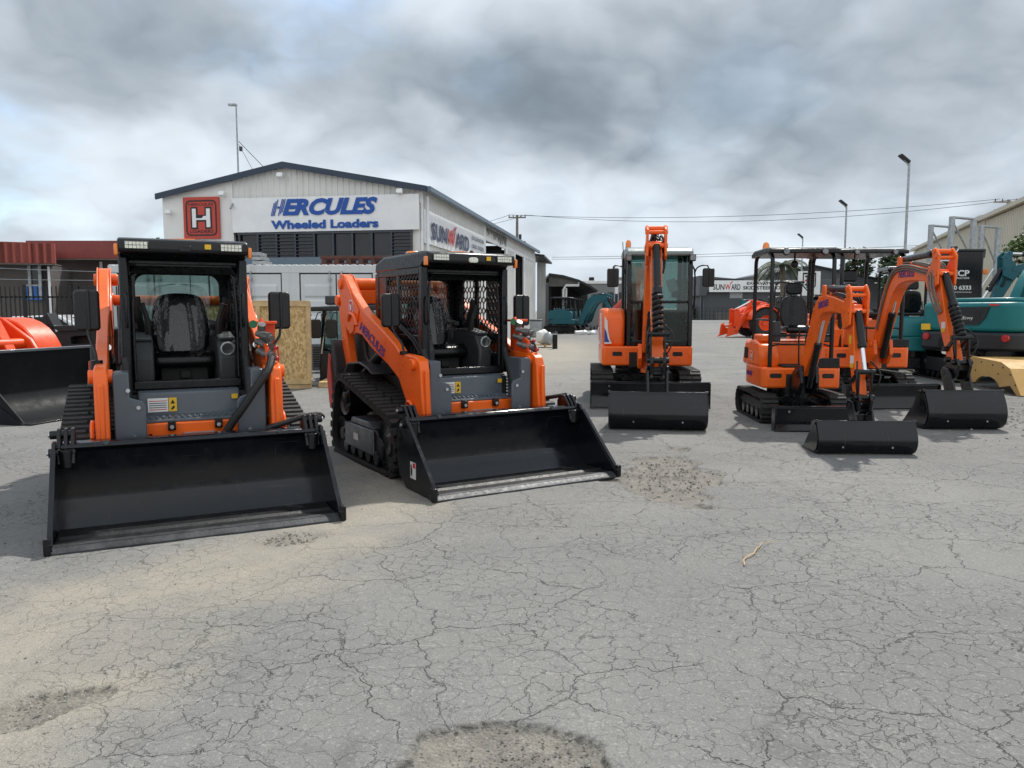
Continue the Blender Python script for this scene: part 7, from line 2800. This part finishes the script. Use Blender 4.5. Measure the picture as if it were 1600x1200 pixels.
def yard_bits():
    q = at(867, 545, 32.5)
    t = thing('bollard', 'black bollard standing alone beside the shed side wall', 'bollard', (q.x, 32.5, 0))
    MB().cyl((0, 0, 0), (0, 0, .72), .11, n=16).build('post', BLACK, t, .02)
    MB().cyl((0, 0, .60), (0, 0, .66), .113, n=16).build('band', GALV, t)
    y = 47.0
    q = at(837, 510, y)
    t = thing('wheelie_bin', 'grey wheelie bin standing at the open bay of the shed', 'bin', (q.x, y, 0))
    MB().box((0, 0, .5), (.62, .6, .95), None, 1.15).build('tub', GALV, t, .03)
    MB().box((0, 0, 1.03), (.78, .76, .09)).build('lid', GREY, t, .03)
    for s in (-1, 1):
        MB().cyl((s * .28, .3, .12), (s * .34, .3, .12), .12, n=14).build('wheel', TYRE, t)
    random.seed(4)
    for i, (u, y, h, lab) in enumerate(((848, 34.0, .62, 'pale bag of rubbish on a small pallet behind the bollard'), (857, 33.6, .5, 'grey bundle on the small pallet beside the bollard'))):
        q = at(u, 540, y)
        mb = MB()
        mb.ball((0, 0, h * .5), h * .5, 14, 9, (1.0, .8, 1.05))
        o = mb.build('rubbish_bag', WREND if i == 0 else GALV, None, 0, 50)
        me = o.data
        for v in me.vertices:
            v.co += v.co.normalized() * .10 * noise.noise(v.co * 5 + Vector((i * 3, 0, 0)))
        o.location = (q.x, y, .13)
        tag(o, lab, 'bag', 'bags on the pallet')
    q = at(852, 545, 33.8)
    t = thing('pallet', 'small timber pallet under two rubbish bags by the shed wall', 'pallet', (q.x, 33.8, 0))
    mb = MB()
    for k in range(5):
        mb.bb(-.5, .5, -.4 + k * .17, -.28 + k * .17, .10, .125)
    mb.build('slat', TIMBER, t)
    mb = MB()
    for k in (-.45, 0, .4):
        mb.bb(k - .04, k + .04, -.4, .42, 0, .10)
    mb.build('bearer', TIMBER, t)
    # gas cylinders, fire extinguisher, under the awning
    for i, u in enumerate((866, 870, 874)):
        q = at(u, 517, 57.0)
        t = thing('gas_cylinder', ('leftmost', 'middle', 'rightmost')[i] + ' of three tall dark green gas bottles under the awning', 'gas cylinder', (q.x, 57.0, 0), 0, 'green gas bottles')
        MB().lathe([(.001, 0), (.16, 0), (.165, .05), (.165, 1.45), (.12, 1.60), (.05, 1.66), (.001, 1.66)], (0, 0, 0), 'z', 18).build('body', TEALD, t)
        MB().cyl((0, 0, 1.66), (0, 0, 1.80), .04, n=10).build('valve', GALV, t)
    q = at(877, 518, 56.4)
    t = thing('red_cone', 'small red cone standing between the gas bottles and the awning post', 'cone', (q.x, 56.4, 0))
    MB().lathe([(.001, .80), (.05, .80), (.19, .05), (.001, .05)], (0, 0, 0), 'z', 16).build('cone', REDSIGN, t)
    MB().bb(-.24, .24, -.24, .24, 0, .05).build('base', BLACK, t, .01)
    # awning lean-to with posts
    ya = 58.5
    A = lambda u, v, y=ya: at(u, v, y)
    t = thing('awning', 'dark open fronted awning with a curved roof edge beyond the lean-to', 'awning')
    x0, x1 = A(858, 430).x, A(930, 450).x
    pr = [(A(858, 427).x, A(858, 427).z), (A(880, 430).x, A(880, 430).z), (A(904, 437).x, A(904, 437).z), (A(922, 446).x, A(922, 446).z), (A(934, 454).x, A(934, 454).z)]
    MB().ribbon(pr[::-1], 'y', ya - .3, ya + 16, .16).build('roof', SKIRT, t, 0, 0)
    mb = MB()
    mb.prism([pr[0], pr[1], pr[2], (pr[2][0], pr[2][1] - .5), (pr[0][0], pr[1][1] - .85)], 'y', ya - .05, ya + .08)
    mb.build('gable_infill', SHEDIN, t, 0, 0)
    MB().bb(x0, x1 + .8, ya + 14, ya + 14.3, 0, A(880, 431).z - .2).bb(x0, x0 + .2, ya + .4, ya + 14, 0, A(870, 440).z).build('back_wall', DKIN, t, 0, 0)
    MB().tube([(A(904, 441).x, ya - .1, A(904, 441).z), (A(904, 446).x, ya - .1, A(904, 446).z), (A(884, 446).x, ya - .1, A(884, 446).z), (A(880, 453).x, ya - .1, A(880, 453).z), (A(880, 519).x, ya - .1, 0)], .10, 8).build('downpipe', WREND, t)
    mb = MB()
    mb.bb(A(883, 500).x, A(886, 500).x, ya, ya + .2, 0, A(884, 450).z)
    mb.build('post', WCLAD, t)
    # scraps on the ground at its mouth
    q = at(916, 520, 52)
    mb = MB()
    random.seed(9)
    for i in range(5):
        mb.box((q.x + random.uniform(-.6, .6), 52 + random.uniform(-.4, .4), .14), (random.uniform(.3, .7), .3, .2), (random.uniform(-.4, .4), random.uniform(-.3, .3), random.uniform(0, 3)))
    tag(mb.build('scrap_heap', WHITE, None, .01), 'small heap of pale scrap pieces in front of the teal diggers', 'scrap heap')
yard_bits()
